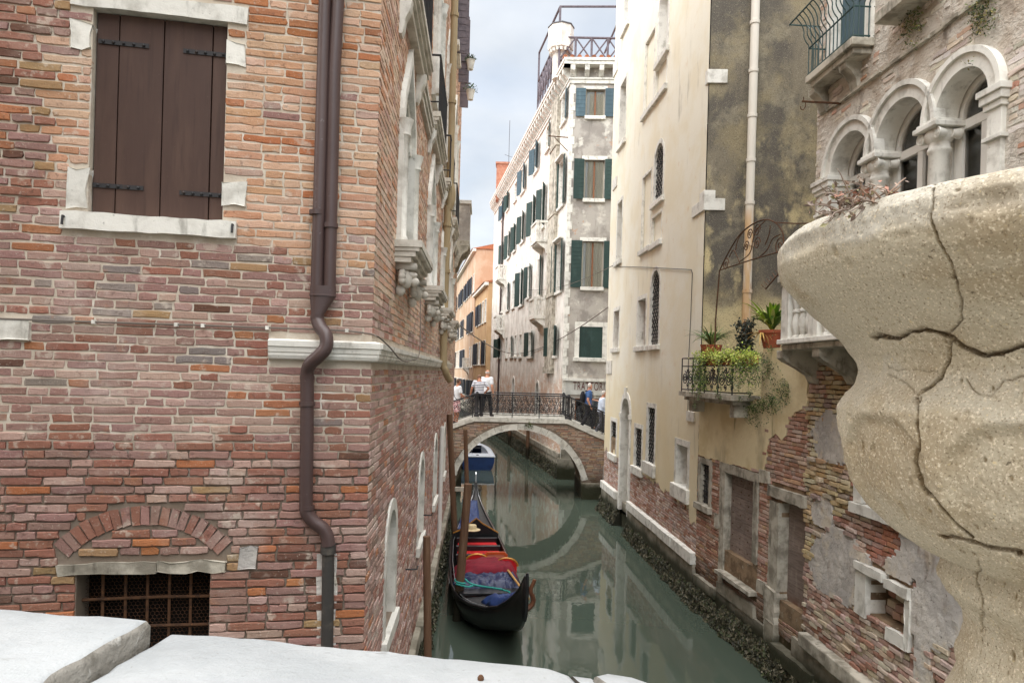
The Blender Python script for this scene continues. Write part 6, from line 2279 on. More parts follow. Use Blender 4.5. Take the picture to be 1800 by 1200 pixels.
# ------------------------------------------------------------------ mooring poles
def pole(x_top, y_top, x_bot, Y, r_, label, z_end=-1.2):
    a = at_y(x_top, y_top, Y)
    zb = 0.0
    yb = proj((a[0], Y, 0))[1]
    b = at_y(x_bot, yb, Y)
    d = Vector(a) - Vector((b[0], Y, 0))
    low = Vector((b[0], Y, 0)) - d * (1.0 / d.z)
    n = 9
    q = MB()
    pts = [tuple(low.lerp(Vector(a), i / n)) for i in range(n + 1)]
    q.tube(pts, [r_ * (1.06 - .1 * i / n) * rnd.uniform(.97, 1.03) for i in range(n + 1)], 14)
    o = q.build('mooring_pole', M_pole, None, smooth=True, origin=(b[0], Y, 0))
    return tag(o, label, 'pole', 'mooring poles by the gondola')
pole(750, 942, 753, 9.0, .052, 'brown mooring pole nearest the white parapet, standing close to the brick wall')
pole(790, 728, 801, 17.0, .075, 'tallest brown mooring pole, leaning, left of the gondola by the brick wall')
pole(818, 755, 823, 19.6, .062, 'slender tall mooring pole right beside the bow of the gondola')
pd = pole(823, 850, 803, 12.6, .078, 'stout weathered mooring pole with the teal rope tied round it')
q = MB()
a, b = at_y(798, 859, 17.0), at_y(821, 862, 17.0)
q.box(a[0], b[0], 16.95, 17.05, a[2] - .05, a[2] + .05)
tag(q.build('cross_plank', M_stone_dim, None, origin=a), 'short pale plank fixed across between the mooring poles', 'plank')
def bank_post(x, Y, xoff, r_, label):
    X = 2.1 - .15 * (Y - 29.6) + xoff
    q = MB().tube([(X, Y, -1), (X, Y, 2.3)], [r_, r_ * .9], 10)
    tag(q.build('canal_post', M_pole, None, smooth=True, origin=(X, Y, 0)), label, 'post', 'posts seen through the bridge')
bank_post(938, 36.5, -.12, .10, 'nearer dark wooden post in the water seen through the bridge arch')
bank_post(900, 43.0, -.12, .11, 'farther dark wooden post in the water seen through the bridge arch')

# ------------------------------------------------------------------ gondola
M_black = mat('black_lacquer', S(26, 26, 28), .32, [dict(c=S(54, 52, 50), s=6, lo=.52, hi=.72, k=.5), dict(c=S(70, 68, 64), s=30, lo=.62, hi=.72, k=.4)], [(30, .1, .003)], spec=.5)
M_deckblk = mat('black_deck', S(48, 47, 48), .55, [dict(c=S(84, 80, 76), s=9, lo=.5, hi=.72, k=.5)], [((40, 6, 6), .2, .003)], spec=.4)
M_red = mat('red_upholstery', S(190, 26, 30), .6, [dict(c=S(150, 16, 22), s=9, lo=.45, hi=.65, k=.6)], [(40, .3, .004)])
M_maroon = mat('maroon_cover', S(122, 26, 42), .75, [dict(c=S(92, 16, 32), s=7, lo=.45, hi=.65, k=.6)], [(30, .3, .006)])
M_navy = mat('navy_tarp', S(40, 50, 84), .45, [dict(c=S(28, 34, 58), s=8, lo=.45, hi=.65, k=.6), dict(c=S(84, 96, 130), s=14, lo=.62, hi=.74, k=.5)], [(24, .4, .008)], spec=.5)
M_blue = mat('blue_tarp', S(40, 62, 112), .5, [dict(c=S(30, 44, 84), s=8, lo=.45, hi=.65, k=.6)], [(24, .4, .008)], spec=.45)
M_gold = mat('gilded_rim', S(186, 130, 56), .4, [dict(c=S(140, 90, 40), s=12, lo=.45, hi=.65, k=.6)], [], spec=.5, metal=.4)
M_orangew = mat('orange_lacquer', S(196, 84, 40), .35, [], [], spec=.5)
M_steel = mat('bright_steel', S(196, 198, 200), .3, [], [], spec=.5, metal=.8)
M_forc = mat('walnut', S(110, 70, 48), .5, [dict(c=S(74, 46, 34), s=(20, 20, 5), lo=.45, hi=.65, k=.7)], [], spec=.4)
M_oar = mat('oar_wood', S(196, 152, 92), .5, [dict(c=S(160, 116, 66), s=(10, 10, 10), lo=.45, hi=.65, k=.6)], [], spec=.4)
M_teal = mat('teal_rope', S(56, 150, 140), .7, [], [(200, .4, .003)])
M_straw = mat('straw', S(206, 188, 150), .85, [], [(120, .4, .003)])
GS, GB = Vector((.30, 10.0, 0)), Vector((-1.0, 20.6, 0))
ga = (GB - GS).normalized()
gl_ = Vector((-ga.y, ga.x, 0))
GL = (GB - GS).length
T_ = [0, .037, .075, .11, .145, .18, .226, .30, .45, .6, .72, .82, .90, .95, .985, 1]
HL = [.015, .06, .16, .28, .46, .68, .88, .96, .95, .87, .70, .49, .27, .13, .04, .015]
HR = [.015, .05, .10, .15, .20, .25, .30, .35, .36, .345, .29, .21, .13, .07, .03, .015]
SH = [1.62, 1.26, .98, .76, .61, .55, .52, .50, .50, .50, .54, .61, .74, .90, 1.10, 1.28]
KE = [1.02, .74, .54, .40, .26, .12, .0, -.1, -.12, -.12, -.1, 0, .2, .42, .68, .92]
def gi(tab, t):
    return float(np.interp(t, T_, tab))
def gp(t, s_, z):
    """t along stern-bow, s_ from -1 (right gunwale) to +1 (left gunwale)"""
    o_ = s_ * (gi(HL, t) if s_ > 0 else gi(HR, t))
    p = GS + ga * (GL * t) + gl_ * o_
    return (p.x, p.y, z)
GO = thing('gondola', 'black gondola with red seats moored along the brick house', 'gondola', tuple((GS + GB) / 2))
ts = [i / 64 for i in range(65)]
rings, inner = [], []
for t in ts:
    s_, k = gi(SH, t), gi(KE, t)
    h = s_ - k
    rings.append([gp(t, 1, s_), gp(t, .98, s_ - .25 * h), gp(t, .86, k + .28 * h), gp(t, .66, k + .06 * h), gp(t, .3, k), gp(t, -.3, k), gp(t, -.66, k + .06 * h), gp(t, -.86, k + .28 * h), gp(t, -.98, s_ - .25 * h), gp(t, -1, s_)])
m = MB()
m.loft(rings, False, closed=False)
hull = m.build('hull', M_black, GO, smooth=True)
so_ = hull.modifiers.new('solid', 'SOLIDIFY')
so_.thickness = .03
so_.offset = 0
for s_ in (1, -1):
    q = MB()
    q.tube([gp(t, s_, gi(SH, t) + .01) for t in ts], [.03 if .03 < t < .97 else .022 for t in ts], 8)
    q.build('gunwale', M_black, GO, smooth=True)
    q = MB()
    q.tube([gp(t, s_ * .93, gi(SH, t) + .035) for t in ts[3:-3]], .008, 5)
    q.build('steel_trim', M_steel, GO)
def deckpiece(t0, t1, zf, name, mt, smax=.96, n=20, cam_=.05):
    q = MB()
    rr_ = []
    for i in range(n + 1):
        t = t0 + (t1 - t0) * i / n
        z = zf(t)
        rr_.append([gp(t, s_, z + cam_ * (1 - s_ * s_)) for s_ in (smax, .7, .35, 0, -.35, -.7, -smax)] + [gp(t, s_, z - .03) for s_ in (-smax, 0, smax)])
    q.loft(rr_)
    return q.build(name, mt, GO)
deckpiece(.02, .235, lambda t: gi(SH, t) - .05, 'aft_deck', M_deckblk)
deckpiece(.66, .985, lambda t: gi(SH, t) - .03, 'fore_deck', M_deckblk)
deckpiece(.235, .66, lambda t: .12, 'floor', M_deckblk, .8, cam_=0)
for t0, t1, z in ((.235, .262, .56), (.285, .33, .52)):
    deckpiece(t0, t1, lambda t, z=z: z, 'thwart', M_black, .95, 3, .0)
def gbox(t0, t1, s0, s1, z0, z1, name, mt, bev=.015):
    p = [gp(t0, s0, z0), gp(t0, s1, z0), gp(t1, s1, z0), gp(t1, s0, z0), gp(t0, s0, z1), gp(t0, s1, z1), gp(t1, s1, z1), gp(t1, s0, z1)]
    return MB().hexa(p).build(name, mt, GO, bevel=bev)
for t0, z in ((.44, .46), (.51, .46), (.575, .48)):
    gbox(t0, t0 + .04, -.7, .82, .30, z, 'seat', M_red, .03)
    gbox(t0 + .041, t0 + .05, -.75, .86, .25, z + .10, 'seat_board', M_black, .008)
# carved board across the bow end of the cockpit
fz = Fr(gp(.64, 0, 0)[:2], (gl_.x, gl_.y), False)
q = MB()
pl = [(-.30, .5), (.78, .5), (.80, .62), (.62, .70), (.42, .84), (.24, .98), (.10, .86), (-.14, .72), (-.30, .63)]
q.prism(fz, pl, -.03, .03)
cb = q.build('carved_board', M_black, GO, bevel=.01)
q = MB()
for k in range(9):
    q.tube(spiral(fz, (-.14 + .1 * k, .60 + .05 * math.sin(k)), .05, 1.5, .035, k, 1, 14, .01), .008, 4)
q.build('carving', M_deckblk, cb)
MB().prism(fz, [(.20, .70), (.26, .68), (.30, .74), (.28, .84), (.22, .86), (.18, .78)], .03, .045).build('gilt_emblem', M_gold, cb)
q = MB()
q.tube([fz.P(u, z + .015, 0) for u, z in ((.80, .62), (.62, .70), (.42, .84), (.24, .98), (.10, .86), (-.14, .72), (-.30, .63))], .018, 6)
q.build('gilt_moulding', M_gold, cb)
# chairs: two round backs and one square
for s_, t in ((.42, .405), (-.5, .375)):
    f2 = Fr(gp(t, s_, 0)[:2], (gl_.x, gl_.y), False)
    q = MB()
    q.tube([f2.P(.24 * math.cos(a), .62 + .17 * math.sin(a), 0) for a in (math.pi * (k / 16) * 1.0 for k in range(17))], .022, 8)
    ch_ = q.build('chair_back', M_gold, GO, smooth=True)
    MB().prism(f2, [(.22 * math.cos(a), .62 + .155 * math.sin(a)) for a in (math.pi * (k / 16) for k in range(17))] + [(-.22, .40), (.22, .40)], -.02, .02).build('chair_pad', M_red, ch_)
f2 = Fr(gp(.425, -.05, 0)[:2], (gl_.x, gl_.y), False)
ch_ = MB().ring(f2, [(-.22, .42), (.22, .42), (.25, .72), (.18, .78), (-.18, .78), (-.25, .72)], [(-.17, .46), (.17, .46), (.19, .70), (.15, .73), (-.15, .73), (-.19, .70)], -.025, .025).build('chair_back', M_orangew, GO)
MB().prism(f2, [(-.17, .46), (.17, .46), (.19, .70), (.15, .73), (-.15, .73), (-.19, .70)], -.015, .012).build('chair_pad', mat('cream_red_pad', S(206, 120, 96), .5), ch_)
# bow iron and stern curl
q = MB()
bw_ = Vector(gp(1, 0, 0))
prof = [(-.05, .75), (.04, .85), (.06, 1.1), (.05, 1.3), (.10, 1.42), (.05, 1.56), (-.03, 1.50), (-.05, 1.3)]
fb = Fr((bw_.x, bw_.y), (ga.x, ga.y), True)
q.prism(fb, prof, -.012, .012)
for k in range(6):
    q.obox(fb, .05, .17, .86 + k * .075, .90 + k * .075, -.008, .008)
q.build('bow_iron', M_steel, GO)
q = MB()
fs_ = Fr((GS.x, GS.y), (-ga.x, -ga.y), True)
q.tube([fs_.P(u, z, 0) for u, z in ((-.05, .95), (.0, 1.05), (.03, 1.25), (.05, 1.45), (.04, 1.68))], [.02, .03, .032, .03, .02], 8)
q.build('stern_post', M_black, GO, smooth=True)
q = MB()
fo = Vector(gp(.135, -1, gi(SH, .135)))
path = [(-.04, -.04), (.08, .0), (.14, .06), (.16, .13), (.14, .20), (.11, .26), (.11, .34), (.15, .41), (.17, .48)]
q.tube([tuple(fo - gl_ * u + Vector((0, 0, z))) for u, z in path], [.055, .05, .045, .042, .04, .036, .036, .034, .03], 8)
q.build('oar_lock', M_forc, GO, smooth=True)
# things lying in the gondola
def cloth(name, label, t0, t1, s0, s1, zf, amp, fq, mt, seed, nt=26, ns=26, drop=.18, cat='cover'):
    q = MB()
    vs_, fs = [], []
    for i in range(nt + 1):
        for j_ in range(ns + 1):
            a, b = i / nt, j_ / ns
            t, s_ = t0 + (t1 - t0) * a, s0 + (s1 - s0) * b
            e = min(a, 1 - a, b, 1 - b) * 2
            nn = mnoise.noise((t * GL * fq, s_ * fq * .8, seed)) + .5 * mnoise.noise((t * GL * fq * 2.3, s_ * fq * 2, seed + 3))
            rd = 1 - abs(nn) * 1.6
            edge = drop * max(0, 1 - e * 3.2) ** 1.5
            tt = t + .006 * mnoise.noise((a * 5, b * 5, seed + 8))
            ss = s_ + .06 * mnoise.noise((a * 4, b * 4, seed + 11))
            p = gp(tt, ss, zf(t, s_) + amp * rd - edge)
            vs_.append(p)
    for i in range(nt):
        for j_ in range(ns):
            k = i * (ns + 1) + j_
            fs.append((k, k + 1, k + ns + 2, k + ns + 1))
    q.add(vs_, fs)
    c = gp((t0 + t1) / 2, (s0 + s1) / 2, zf((t0 + t1) / 2, (s0 + s1) / 2))
    o = q.build(name, mt, None, smooth='all', origin=c)
    sm_ = o.modifiers.new('solid', 'SOLIDIFY')
    sm_.thickness = .012
    return tag(o, label, cat)
cloth('boat_cover', 'maroon cloth heaped over the chairs in the gondola', .325, .405, -1.02, .95, lambda t, s_: .60 + .10 * (1 - s_ * s_), .07, 2.2, M_maroon, 3)
cloth('boat_cover', 'crumpled shiny navy tarpaulin lying behind the maroon cloth', .262, .33, -.98, .95, lambda t, s_: .58, .11, 4.2, M_navy, 9, 36, 40)
cloth('boat_cover', 'blue tarpaulin draped over the near right stern of the gondola', .075, .20, -1.05, .62, lambda t, s_: gi(SH, t) + .13 - .05 * s_, .08, 3.0, M_blue, 15, drop=.14)
cloth('boat_cover', 'navy cloth strip folded along the left of the bow deck', .72, .93, .05, 1.0, lambda t, s_: gi(SH, t) + .05, .025, 1.6, M_blue, 19, drop=.06)
hp = at_z(830, 931, .86)
q = MB()
q.lathe([(.19, 0), (.195, .012), (.12, .025), (.105, .03), (.10, .11), (.09, .125), (.02, .13)], hp, 20)
hat = q.build('straw_hat', M_straw, None, smooth=True, origin=hp)
tag(hat, 'straw boater hat resting on the carved board of the gondola', 'hat')
q = MB()
q.tube([at_z(893, 1002, .72), at_z(908, 1022, .72), at_z(929, 1052, .78)], .022, 8)
tag(q.build('oar', M_oar, None, smooth=True, origin=at_z(908, 1022, .72)), 'pale wooden oar lying along the right side of the gondola', 'oar')
q = MB()
pc_ = at_z(807, 1040, .9)
py0 = (pd.location.x + .04, 12.6, .75)
rp = [(py0[0] + .10, 12.55, .70), (py0[0] + .02, 12.50, .72), (py0[0] - .085, 12.56, .74), (py0[0] - .05, 12.69, .75), (py0[0] + .08, 12.68, .74), (py0[0] + .25, 12.5, .70), gp(.225, .1, .66), gp(.20, -.1, .70)]
q.tube(bez(rp, 6), .017, 7)
q.tube(bez([(py0[0] - .06, 12.50, .70), (py0[0] + .15, 12.42, .68), (py0[0] + .3, 12.5, .68), gp(.215, .1, .70)], 6), .017, 7)
tag(q.build('mooring_rope', M_teal, None, smooth=True, origin=py0), 'teal rope looped round a pole and onto the gondola deck', 'rope')

# ------------------------------------------------------------------ blue motorboat under the bridge
M_bboat = mat('blue_hull', S(36, 62, 112), .4, [dict(c=S(26, 44, 80), s=3, lo=.45, hi=.65, k=.6)], [], spec=.45)
M_grp = mat('white_gelcoat', S(196, 204, 214), .45, [dict(c=S(150, 160, 172), s=5, lo=.5, hi=.7, k=.5)], [], spec=.4)
MBT = thing('motorboat', 'small blue motorboat with white deck moored beyond the bridge arch', 'boat', (-1.5, 34, 0))
f_b = Fr((-1.47, 31.8), (-.13, 1), True)
def bp(y, s_, z):
    hw = .78 * (1 - max(0, (y - 1.8) / 3.0) ** 2)
    p = f_b.P(y, z, -s_ * max(hw, .01))
    return p
rings = []
for i in range(17):
    y = 4.75 * i / 16
    sh = .62 + .05 * y
    rings.append([bp(y, -1, sh), bp(y, -.97, .35), bp(y, -.85, .05), bp(y, -.4, -.15), bp(y, .4, -.15), bp(y, .85, .05), bp(y, .97, .35), bp(y, 1, sh)])
MB().loft(rings, False, closed=False).build('hull', M_bboat, MBT, smooth=True)
q = MB()
q.add(rings[0], [tuple(range(8))])
q.build('transom', M_bboat, MBT)
q = MB()
for i in range(16):
    y0, y1 = 4.75 * i / 16, 4.75 * (i + 1) / 16
    z0, z1 = .62 + .05 * y0 + .02, .62 + .05 * y1 + .02
    if y0 < .75 or y0 > 3.0:
        q.add([bp(y0, -1.03, z0), bp(y0, 1.03, z0), bp(y1, 1.03, z1), bp(y1, -1.03, z1)], [(0, 1, 2, 3)])
    else:
        for e in (-1, 1):
            q.add([bp(y0, e * 1.03, z0), bp(y0, e * .72, z0), bp(y1, e * .72, z1), bp(y1, e * 1.03, z1)], [(0, 1, 2, 3)])
            q.add([bp(y0, e * .72, z0), bp(y0, e * .70, .25), bp(y1, e * .70, .25), bp(y1, e * .72, z1)], [(0, 1, 2, 3)])
        q.add([bp(y0, -.7, .25), bp(y0, .7, .25), bp(y1, .7, .25), bp(y1, -.7, .25)], [(0, 1, 2, 3)])
q.build('deck', M_grp, MBT)
q = MB()
q.tube([bp(4.75 * i / 16, -1.02, .63 + .05 * 4.75 * i / 16) for i in range(17)], .03, 6)
q.tube([bp(4.75 * i / 16, 1.02, .63 + .05 * 4.75 * i / 16) for i in range(17)], .03, 6)
q.tube([bp(0, -1.02, .63), bp(0, 1.02, .63)], .03, 6)
q.build('rub_rail', M_grp, MBT)
q = MB()
c = bp(1.2, .2, .7)
q.tube([bp(1.1, -.55, .68), bp(1.1, -.55, .92), bp(1.1, .3, .92), bp(1.1, .3, .68)], .018, 6)
q.tube([bp(1.5, -.5, .68), bp(1.5, -.5, .85), bp(1.5, .25, .85)], .014, 6)
q.build('grab_rail', M_iron, MBT)
c = bp(2.0, -.35, .75)
q = MB()
q.ball(c, (.16, .2, .25), 10, 7)
q.build('engine_cover', M_black, MBT, smooth='all')
c = bp(.3, .0, .66)
MB().ball(c, (.07, .05, .03), 8, 5).build('cleat', M_iron, MBT)

# ------------------------------------------------------------------ people on the bridge
M_skin = mat('skin', S(206, 154, 128), .6, [dict(c=S(190, 132, 108), s=9, lo=.45, hi=.65, k=.5)])
M_tan = mat('tanned_skin', S(178, 122, 94), .6, [dict(c=S(160, 104, 80), s=9, lo=.45, hi=.65, k=.5)])
M_hairg = mat('grey_hair', S(196, 190, 182), .8, [], [(90, .5, .004)])
M_hairb = mat('brown_hair', S(86, 64, 50), .8, [], [(90, .5, .004)])
M_hairs = mat('short_brown_hair', S(120, 92, 74), .8, [], [(90, .5, .004)])
M_tee = mat('white_cotton', S(226, 228, 232), .9, [], [(14, .4, .01)])
M_shirtb = mat('pale_blue_cotton', S(206, 216, 232), .9, [], [(14, .4, .01)])
M_blueT = mat('blue_cotton', S(74, 104, 152), .9, [], [(14, .4, .01)])
M_blk = mat('black_cloth', S(34, 34, 38), .9, [], [(14, .4, .01)])
M_greyt = mat('grey_trousers', S(92, 92, 98), .9, [], [(14, .4, .01)])
M_pinks = mat('pink_check_shorts', S(206, 150, 156), .9, [dict(c=S(236, 226, 224), s=22, lo=.5, hi=.56, k=.8)])
M_shoe = mat('shoe_leather', S(48, 42, 40), .6)
def striped():
    mm = mat('striped_jersey', S(232, 232, 236), .9, [], [(14, .4, .01)])
    t = mm.node_tree
    g = t.nodes.new('ShaderNodeNewGeometry')
    sp = t.nodes.new('ShaderNodeSeparateXYZ')
    t.links.new(g.outputs['Position'], sp.inputs[0])
    mu = t.nodes.new('ShaderNodeMath')
    mu.operation = 'MULTIPLY'
    mu.inputs[1].default_value = 1 / .062
    t.links.new(sp.outputs[2], mu.inputs[0])
    frn = t.nodes.new('ShaderNodeMath')
    frn.operation = 'FRACT'
    t.links.new(mu.outputs[0], frn.inputs[0])
    gt = t.nodes.new('ShaderNodeMath')
    gt.operation = 'GREATER_THAN'
    gt.inputs[1].default_value = .58
    t.links.new(frn.outputs[0], gt.inputs[0])
    x = t.nodes.new('ShaderNodeMix')
    x.data_type = 'RGBA'
    x.inputs[6].default_value = (*S(232, 232, 236), 1)
    x.inputs[7].default_value = (*S(52, 58, 92), 1)
    t.links.new(gt.outputs[0], x.inputs[0])
    t.links.new(x.outputs[2], t.nodes['Principled BSDF'].inputs['Base Color'])
    return mm
M_stripe = striped()
def remesh(o, vox, sm_=4):
    r_ = o.modifiers.new('remesh', 'REMESH')
    r_.mode = 'VOXEL'
    r_.voxel_size = vox
    r_.use_smooth_shade = True
    s_ = o.modifiers.new('smooth', 'SMOOTH')
    s_.factor = .5
    s_.iterations = sm_
def person(label, X, Y, h, face, skin, shirt, legs, hair, pose=None, sleeves='short', shorts=False, lean=0.0, bald=False, head_turn=0.0, head_drop=0.0):
    z0 = ztop(X) - .10
    F = Vector((math.sin(face), math.cos(face), 0))
    Rv = Vector((math.cos(face), -math.sin(face), 0))
    k = h / 1.74
    base = Vector((X, Y, z0))
    def W(r_, f, z):
        f2 = f + lean * max(0, z - .95)
        return tuple(base + Rv * (r_ * k) + F * (f2 * k) + Vector((0, 0, (z - .18 * lean * lean * max(0, z - .95)) * k)))
    J = dict(hl=(-.095, 0, .92), hr=(.095, 0, .92), kl=(-.10, .02, .50), kr=(.10, .02, .50), al=(-.10, -.02, .09), ar=(.10, -.02, .09),
             sl=(-.195, 0, 1.42), sr=(.195, 0, 1.42), el=(-.26, -.03, 1.13), er=(.26, -.03, 1.13), wl=(-.27, .06, .89), wr=(.27, .06, .89))
    J.update(pose or {})
    t = thing('person', label, 'person', tuple(base))
    def tors(q, grow, zs):
        TR = [(.84, .14, .10), (.92, .168, .118), (1.0, .165, .115), (1.08, .155, .108), (1.2, .168, .118), (1.32, .182, .12), (1.40, .185, .108), (1.45, .135, .085), (1.49, .062, .062)]
        rr_ = []
        for z, a, b in TR:
            if zs[0] <= z <= zs[1]:
                rr_.append([W((a + grow) * math.cos(th), (b + grow) * math.sin(th), z) for th in (2 * math.pi * i / 14 for i in range(14))])
        q.loft(rr_)
    def limb(q, pts, rads):
        q.tube([W(*p) for p in pts], [r_ * k for r_ in rads], 9)
        for p, r_ in zip(pts, rads):
            q.ball(W(*p), r_ * k * .98, 8, 6)
    def mid(a, b, t_):
        return tuple(a[i] + (b[i] - a[i]) * t_ for i in range(3))
    q = MB()
    tors(q, 0, (.8, 1.5))
    hc = (0, .03 + head_drop * .06, 1.625 - head_drop * .03)
    limb(q, [(0, 0, 1.44), (0, .015, 1.54)], [.062, .055])
    q.ball(W(*hc), (.078 * k, .078 * k, .115 * k), 14, 10)
    q.ball(W(0, hc[1] + .02, hc[2] - .045), (.06 * k, .06 * k, .07 * k), 12, 8)
    hd = (math.sin(head_turn), math.cos(head_turn))
    q.ball(W(hd[0] * .092, hc[1] + hd[1] * .092, hc[2] - .02), .016 * k, 8, 6)
    q.ball(W(hd[0] * .075, hc[1] + hd[1] * .075, hc[2] - .065), .02 * k, 8, 6)
    for e in (-1, 1):
        q.ball(W(e * hd[1] * .08, hc[1] - e * hd[0] * .08, hc[2] - .01), (.016 * k, .02 * k, .03 * k), 6, 5)
    for sfx in 'lr':
        S_, E_, Wr = J['s' + sfx], J['e' + sfx], J['w' + sfx]
        limb(q, [S_, mid(S_, E_, .4), E_], [.054, .05, .042])
        limb(q, [E_, mid(E_, Wr, .35), Wr], [.042, .042, .028])
        d = Vector(Wr) - Vector(E_)
        d.normalize()
        palm = tuple(Vector(Wr) + d * .05)
        limb(q, [Wr, palm], [.027, .036])
        sd_ = Vector((0, 1, 0)) - d * d.y
        if sd_.length < .2:
            sd_ = Vector((1, 0, 0))
        sd_.normalize()
        inn = Vector((1 if sfx == 'l' else -1, 0, 0))
        for i, ln in enumerate((.065, .075, .07, .055)):
            b0 = Vector(palm) + sd_ * (.027 - .018 * i) + d * .02
            b1 = b0 + d * ln * .55
            b2 = b1 + (d * .7 + inn * .5) * ln * .5
            limb(q, [tuple(b0), tuple(b1), tuple(b2)], [.0105, .010, .009])
        b0 = Vector(Wr) + sd_ * .022 + d * .02
        b1 = b0 + (sd_ * .75 + d * .6) * .035
        b2 = b1 + d * .03
        limb(q, [tuple(b0), tuple(b1), tuple(b2)], [.013, .012, .010])
        H_, K_, A_ = J['h' + sfx], J['k' + sfx], J['a' + sfx]
        limb(q, [H_, mid(H_, K_, .45), K_], [.088, .074, .054])
        limb(q, [K_, mid(K_, A_, .35), A_], [.054, .056, .036])
        limb(q, [A_, (A_[0], A_[1] + .10, max(.03, A_[2] - .05)), (A_[0], A_[1] + .16, max(.025, A_[2] - .06))], [.036, .032, .025])
    body_ = q.build('body', skin, t)
    remesh(body_, .0105, 3)
    q = MB()
    tors(q, .02, (.9, 1.46))
    for sfx in 'lr':
        S_, E_, Wr = J['s' + sfx], J['e' + sfx], J['w' + sfx]
        if sleeves == 'short':
            limb(q, [mid(S_, (0, 0, 1.42), .25), S_, mid(S_, E_, .62)], [.07, .072, .066])
        else:
            limb(q, [mid(S_, (0, 0, 1.42), .25), S_, mid(S_, E_, .5), E_, mid(E_, Wr, .8)], [.07, .07, .062, .054, .042])
    remesh(q.build('shirt', shirt, t), .014, 5)
    q = MB()
    tors(q, .012, (.8, 1.0))
    for sfx in 'lr':
        H_, K_, A_ = J['h' + sfx], J['k' + sfx], J['a' + sfx]
        if shorts:
            limb(q, [H_, mid(H_, K_, .5), mid(H_, K_, .95)], [.102, .096, .088])
        else:
            limb(q, [H_, mid(H_, K_, .45), K_, mid(K_, A_, .5), mid(K_, A_, .97)], [.102, .09, .074, .068, .060])
    remesh(q.build('shorts' if shorts else 'trousers', legs, t), .014, 5)
    for sfx in 'lr':
        A_ = J['a' + sfx]
        q = MB()
        limb(q, [(A_[0], A_[1] - .03, A_[2] - .03), (A_[0], A_[1] + .06, A_[2] - .045), (A_[0], A_[1] + .15, A_[2] - .055)], [.046, .042, .036])
        remesh(q.build('shoe', M_shoe, t), .012, 3)
    if hair is not None:
        q = MB()
        hb_ = W(-hd[0] * .014, hc[1] - hd[1] * .016, hc[2] + .018)
        rr_ = (.084 * k, .084 * k, .112 * k)
        vs_, fs = [], []
        n, mm = 18, 9
        for i in range(mm):
            for j_ in range(n):
                th = 2 * math.pi * j_ / n
                fr_dir = math.cos(th)
                low_ = (-.35 if not bald else -.25) if fr_dir < .35 else .55
                hi_ = 1.0 if not bald else .35
                if bald and fr_dir >= .35:
                    low_ = .34
                s_ = low_ + (hi_ - low_) * i / (mm - 1)
                s_ = max(-1, min(1, s_))
                c_ = math.sqrt(max(0, 1 - s_ * s_))
                ff = Vector((F.x * hd[1] + Rv.x * hd[0], F.y * hd[1] + Rv.y * hd[0], 0))
                rt = Vector((ff.y, -ff.x, 0))
                vs_.append(tuple(Vector(hb_) + ff * (rr_[0] * c_ * math.cos(th)) + rt * (rr_[1] * c_ * math.sin(th)) + Vector((0, 0, rr_[2] * s_))))
        for i in range(mm - 1):
            for j_ in range(n):
                l = (j_ + 1) % n
                fs.append((i * n + j_, i * n + l, (i + 1) * n + l, (i + 1) * n + j_))
        q.add(vs_, fs)
        q.build('hair', hair, t, smooth='all')
    for e in (-1, 1):
        q = MB()
        q.ball(W(hd[0] * .07 + e * hd[1] * .03, hc[1] + hd[1] * .07 - e * hd[0] * .03, hc[2] + .008), .010 * k, 6, 5)
        q.build('eye', M_black, t)
    return t, W
ts_, Ws = person('person in white T-shirt and pink shorts with a shoulder strap, leftmost on the bridge', -2.12, 26.55, 1.74, 1.0, M_tan, M_tee, M_pinks, M_hairb,
       dict(er=(.27, .05, 1.12), wr=(.20, .28, 1.05), el=(-.26, .06, 1.12), wl=(-.14, .30, 1.02)), shorts=True, lean=.05)
MB().tube(bez([Ws(-.15, -.05, 1.47), Ws(-.10, -.15, 1.38), Ws(.02, -.165, 1.2), Ws(.14, -.15, 1.02), Ws(.2, -.05, .95), Ws(.16, .12, 1.0), Ws(-.02, .165, 1.22), Ws(-.14, .12, 1.42), Ws(-.15, -.03, 1.475)], 4), .014, 5).build('shoulder_strap', M_blk, ts_)
person('person in blue and white striped jersey leaning forward at the bridge railing', -1.22, 26.0, 1.68, -.12, M_tan, M_stripe, M_blk, M_hairs,
       dict(el=(-.30, -.02, 1.15), wl=(-.34, .12, .92), er=(.36, -.06, 1.17), wr=(.24, .05, 1.02)), lean=.22, head_drop=1.0)
person('bald person in white shirt and black trousers striding across the bridge', -1.0, 26.9, 1.84, .5, M_skin, M_tee, M_blk, M_hairg,
       dict(kl=(-.08, -.02, .5), al=(-.08, -.22, .11), kr=(.10, .16, .52), ar=(.10, .24, .09)), lean=.08, bald=True)
tb, Wb = person('fair-haired person in blue T-shirt with a dark backpack going down the bridge', 2.98, 26.5, 1.80, 1.5, M_skin, M_blueT, M_blk, M_hairg,
       dict(kl=(-.08, .14, .52), al=(-.08, .22, .09), kr=(.10, -.04, .5), ar=(.10, -.26, .12), er=(.24, -.06, 1.12), wr=(.22, .06, .88), el=(-.25, .1, 1.14), wl=(-.15, .3, 1.1)), lean=.05)
person('white-haired person in pale blue shirt and grey trousers beside the yellow house', 3.45, 26.25, 1.72, 1.45, M_skin, M_shirtb, M_greyt, M_hairg,
       dict(kl=(-.08, .15, .52), al=(-.08, .24, .09), kr=(.10, .0, .5), ar=(.10, -.22, .11), er=(.25, .02, 1.13), wr=(.22, .18, .92)), sleeves='long', lean=.12)
person('person in pale shirt half hidden behind the corner of the yellow house', 3.78, 26.95, 1.70, 1.5, M_tan, M_shirtb, M_greyt, M_hairb, {}, sleeves='long')
bpk = thing('backpack', 'dark backpack worn by the person in the blue T-shirt', 'backpack', Wb(0, -.2, 1.1))
q = MB()
rr_ = []
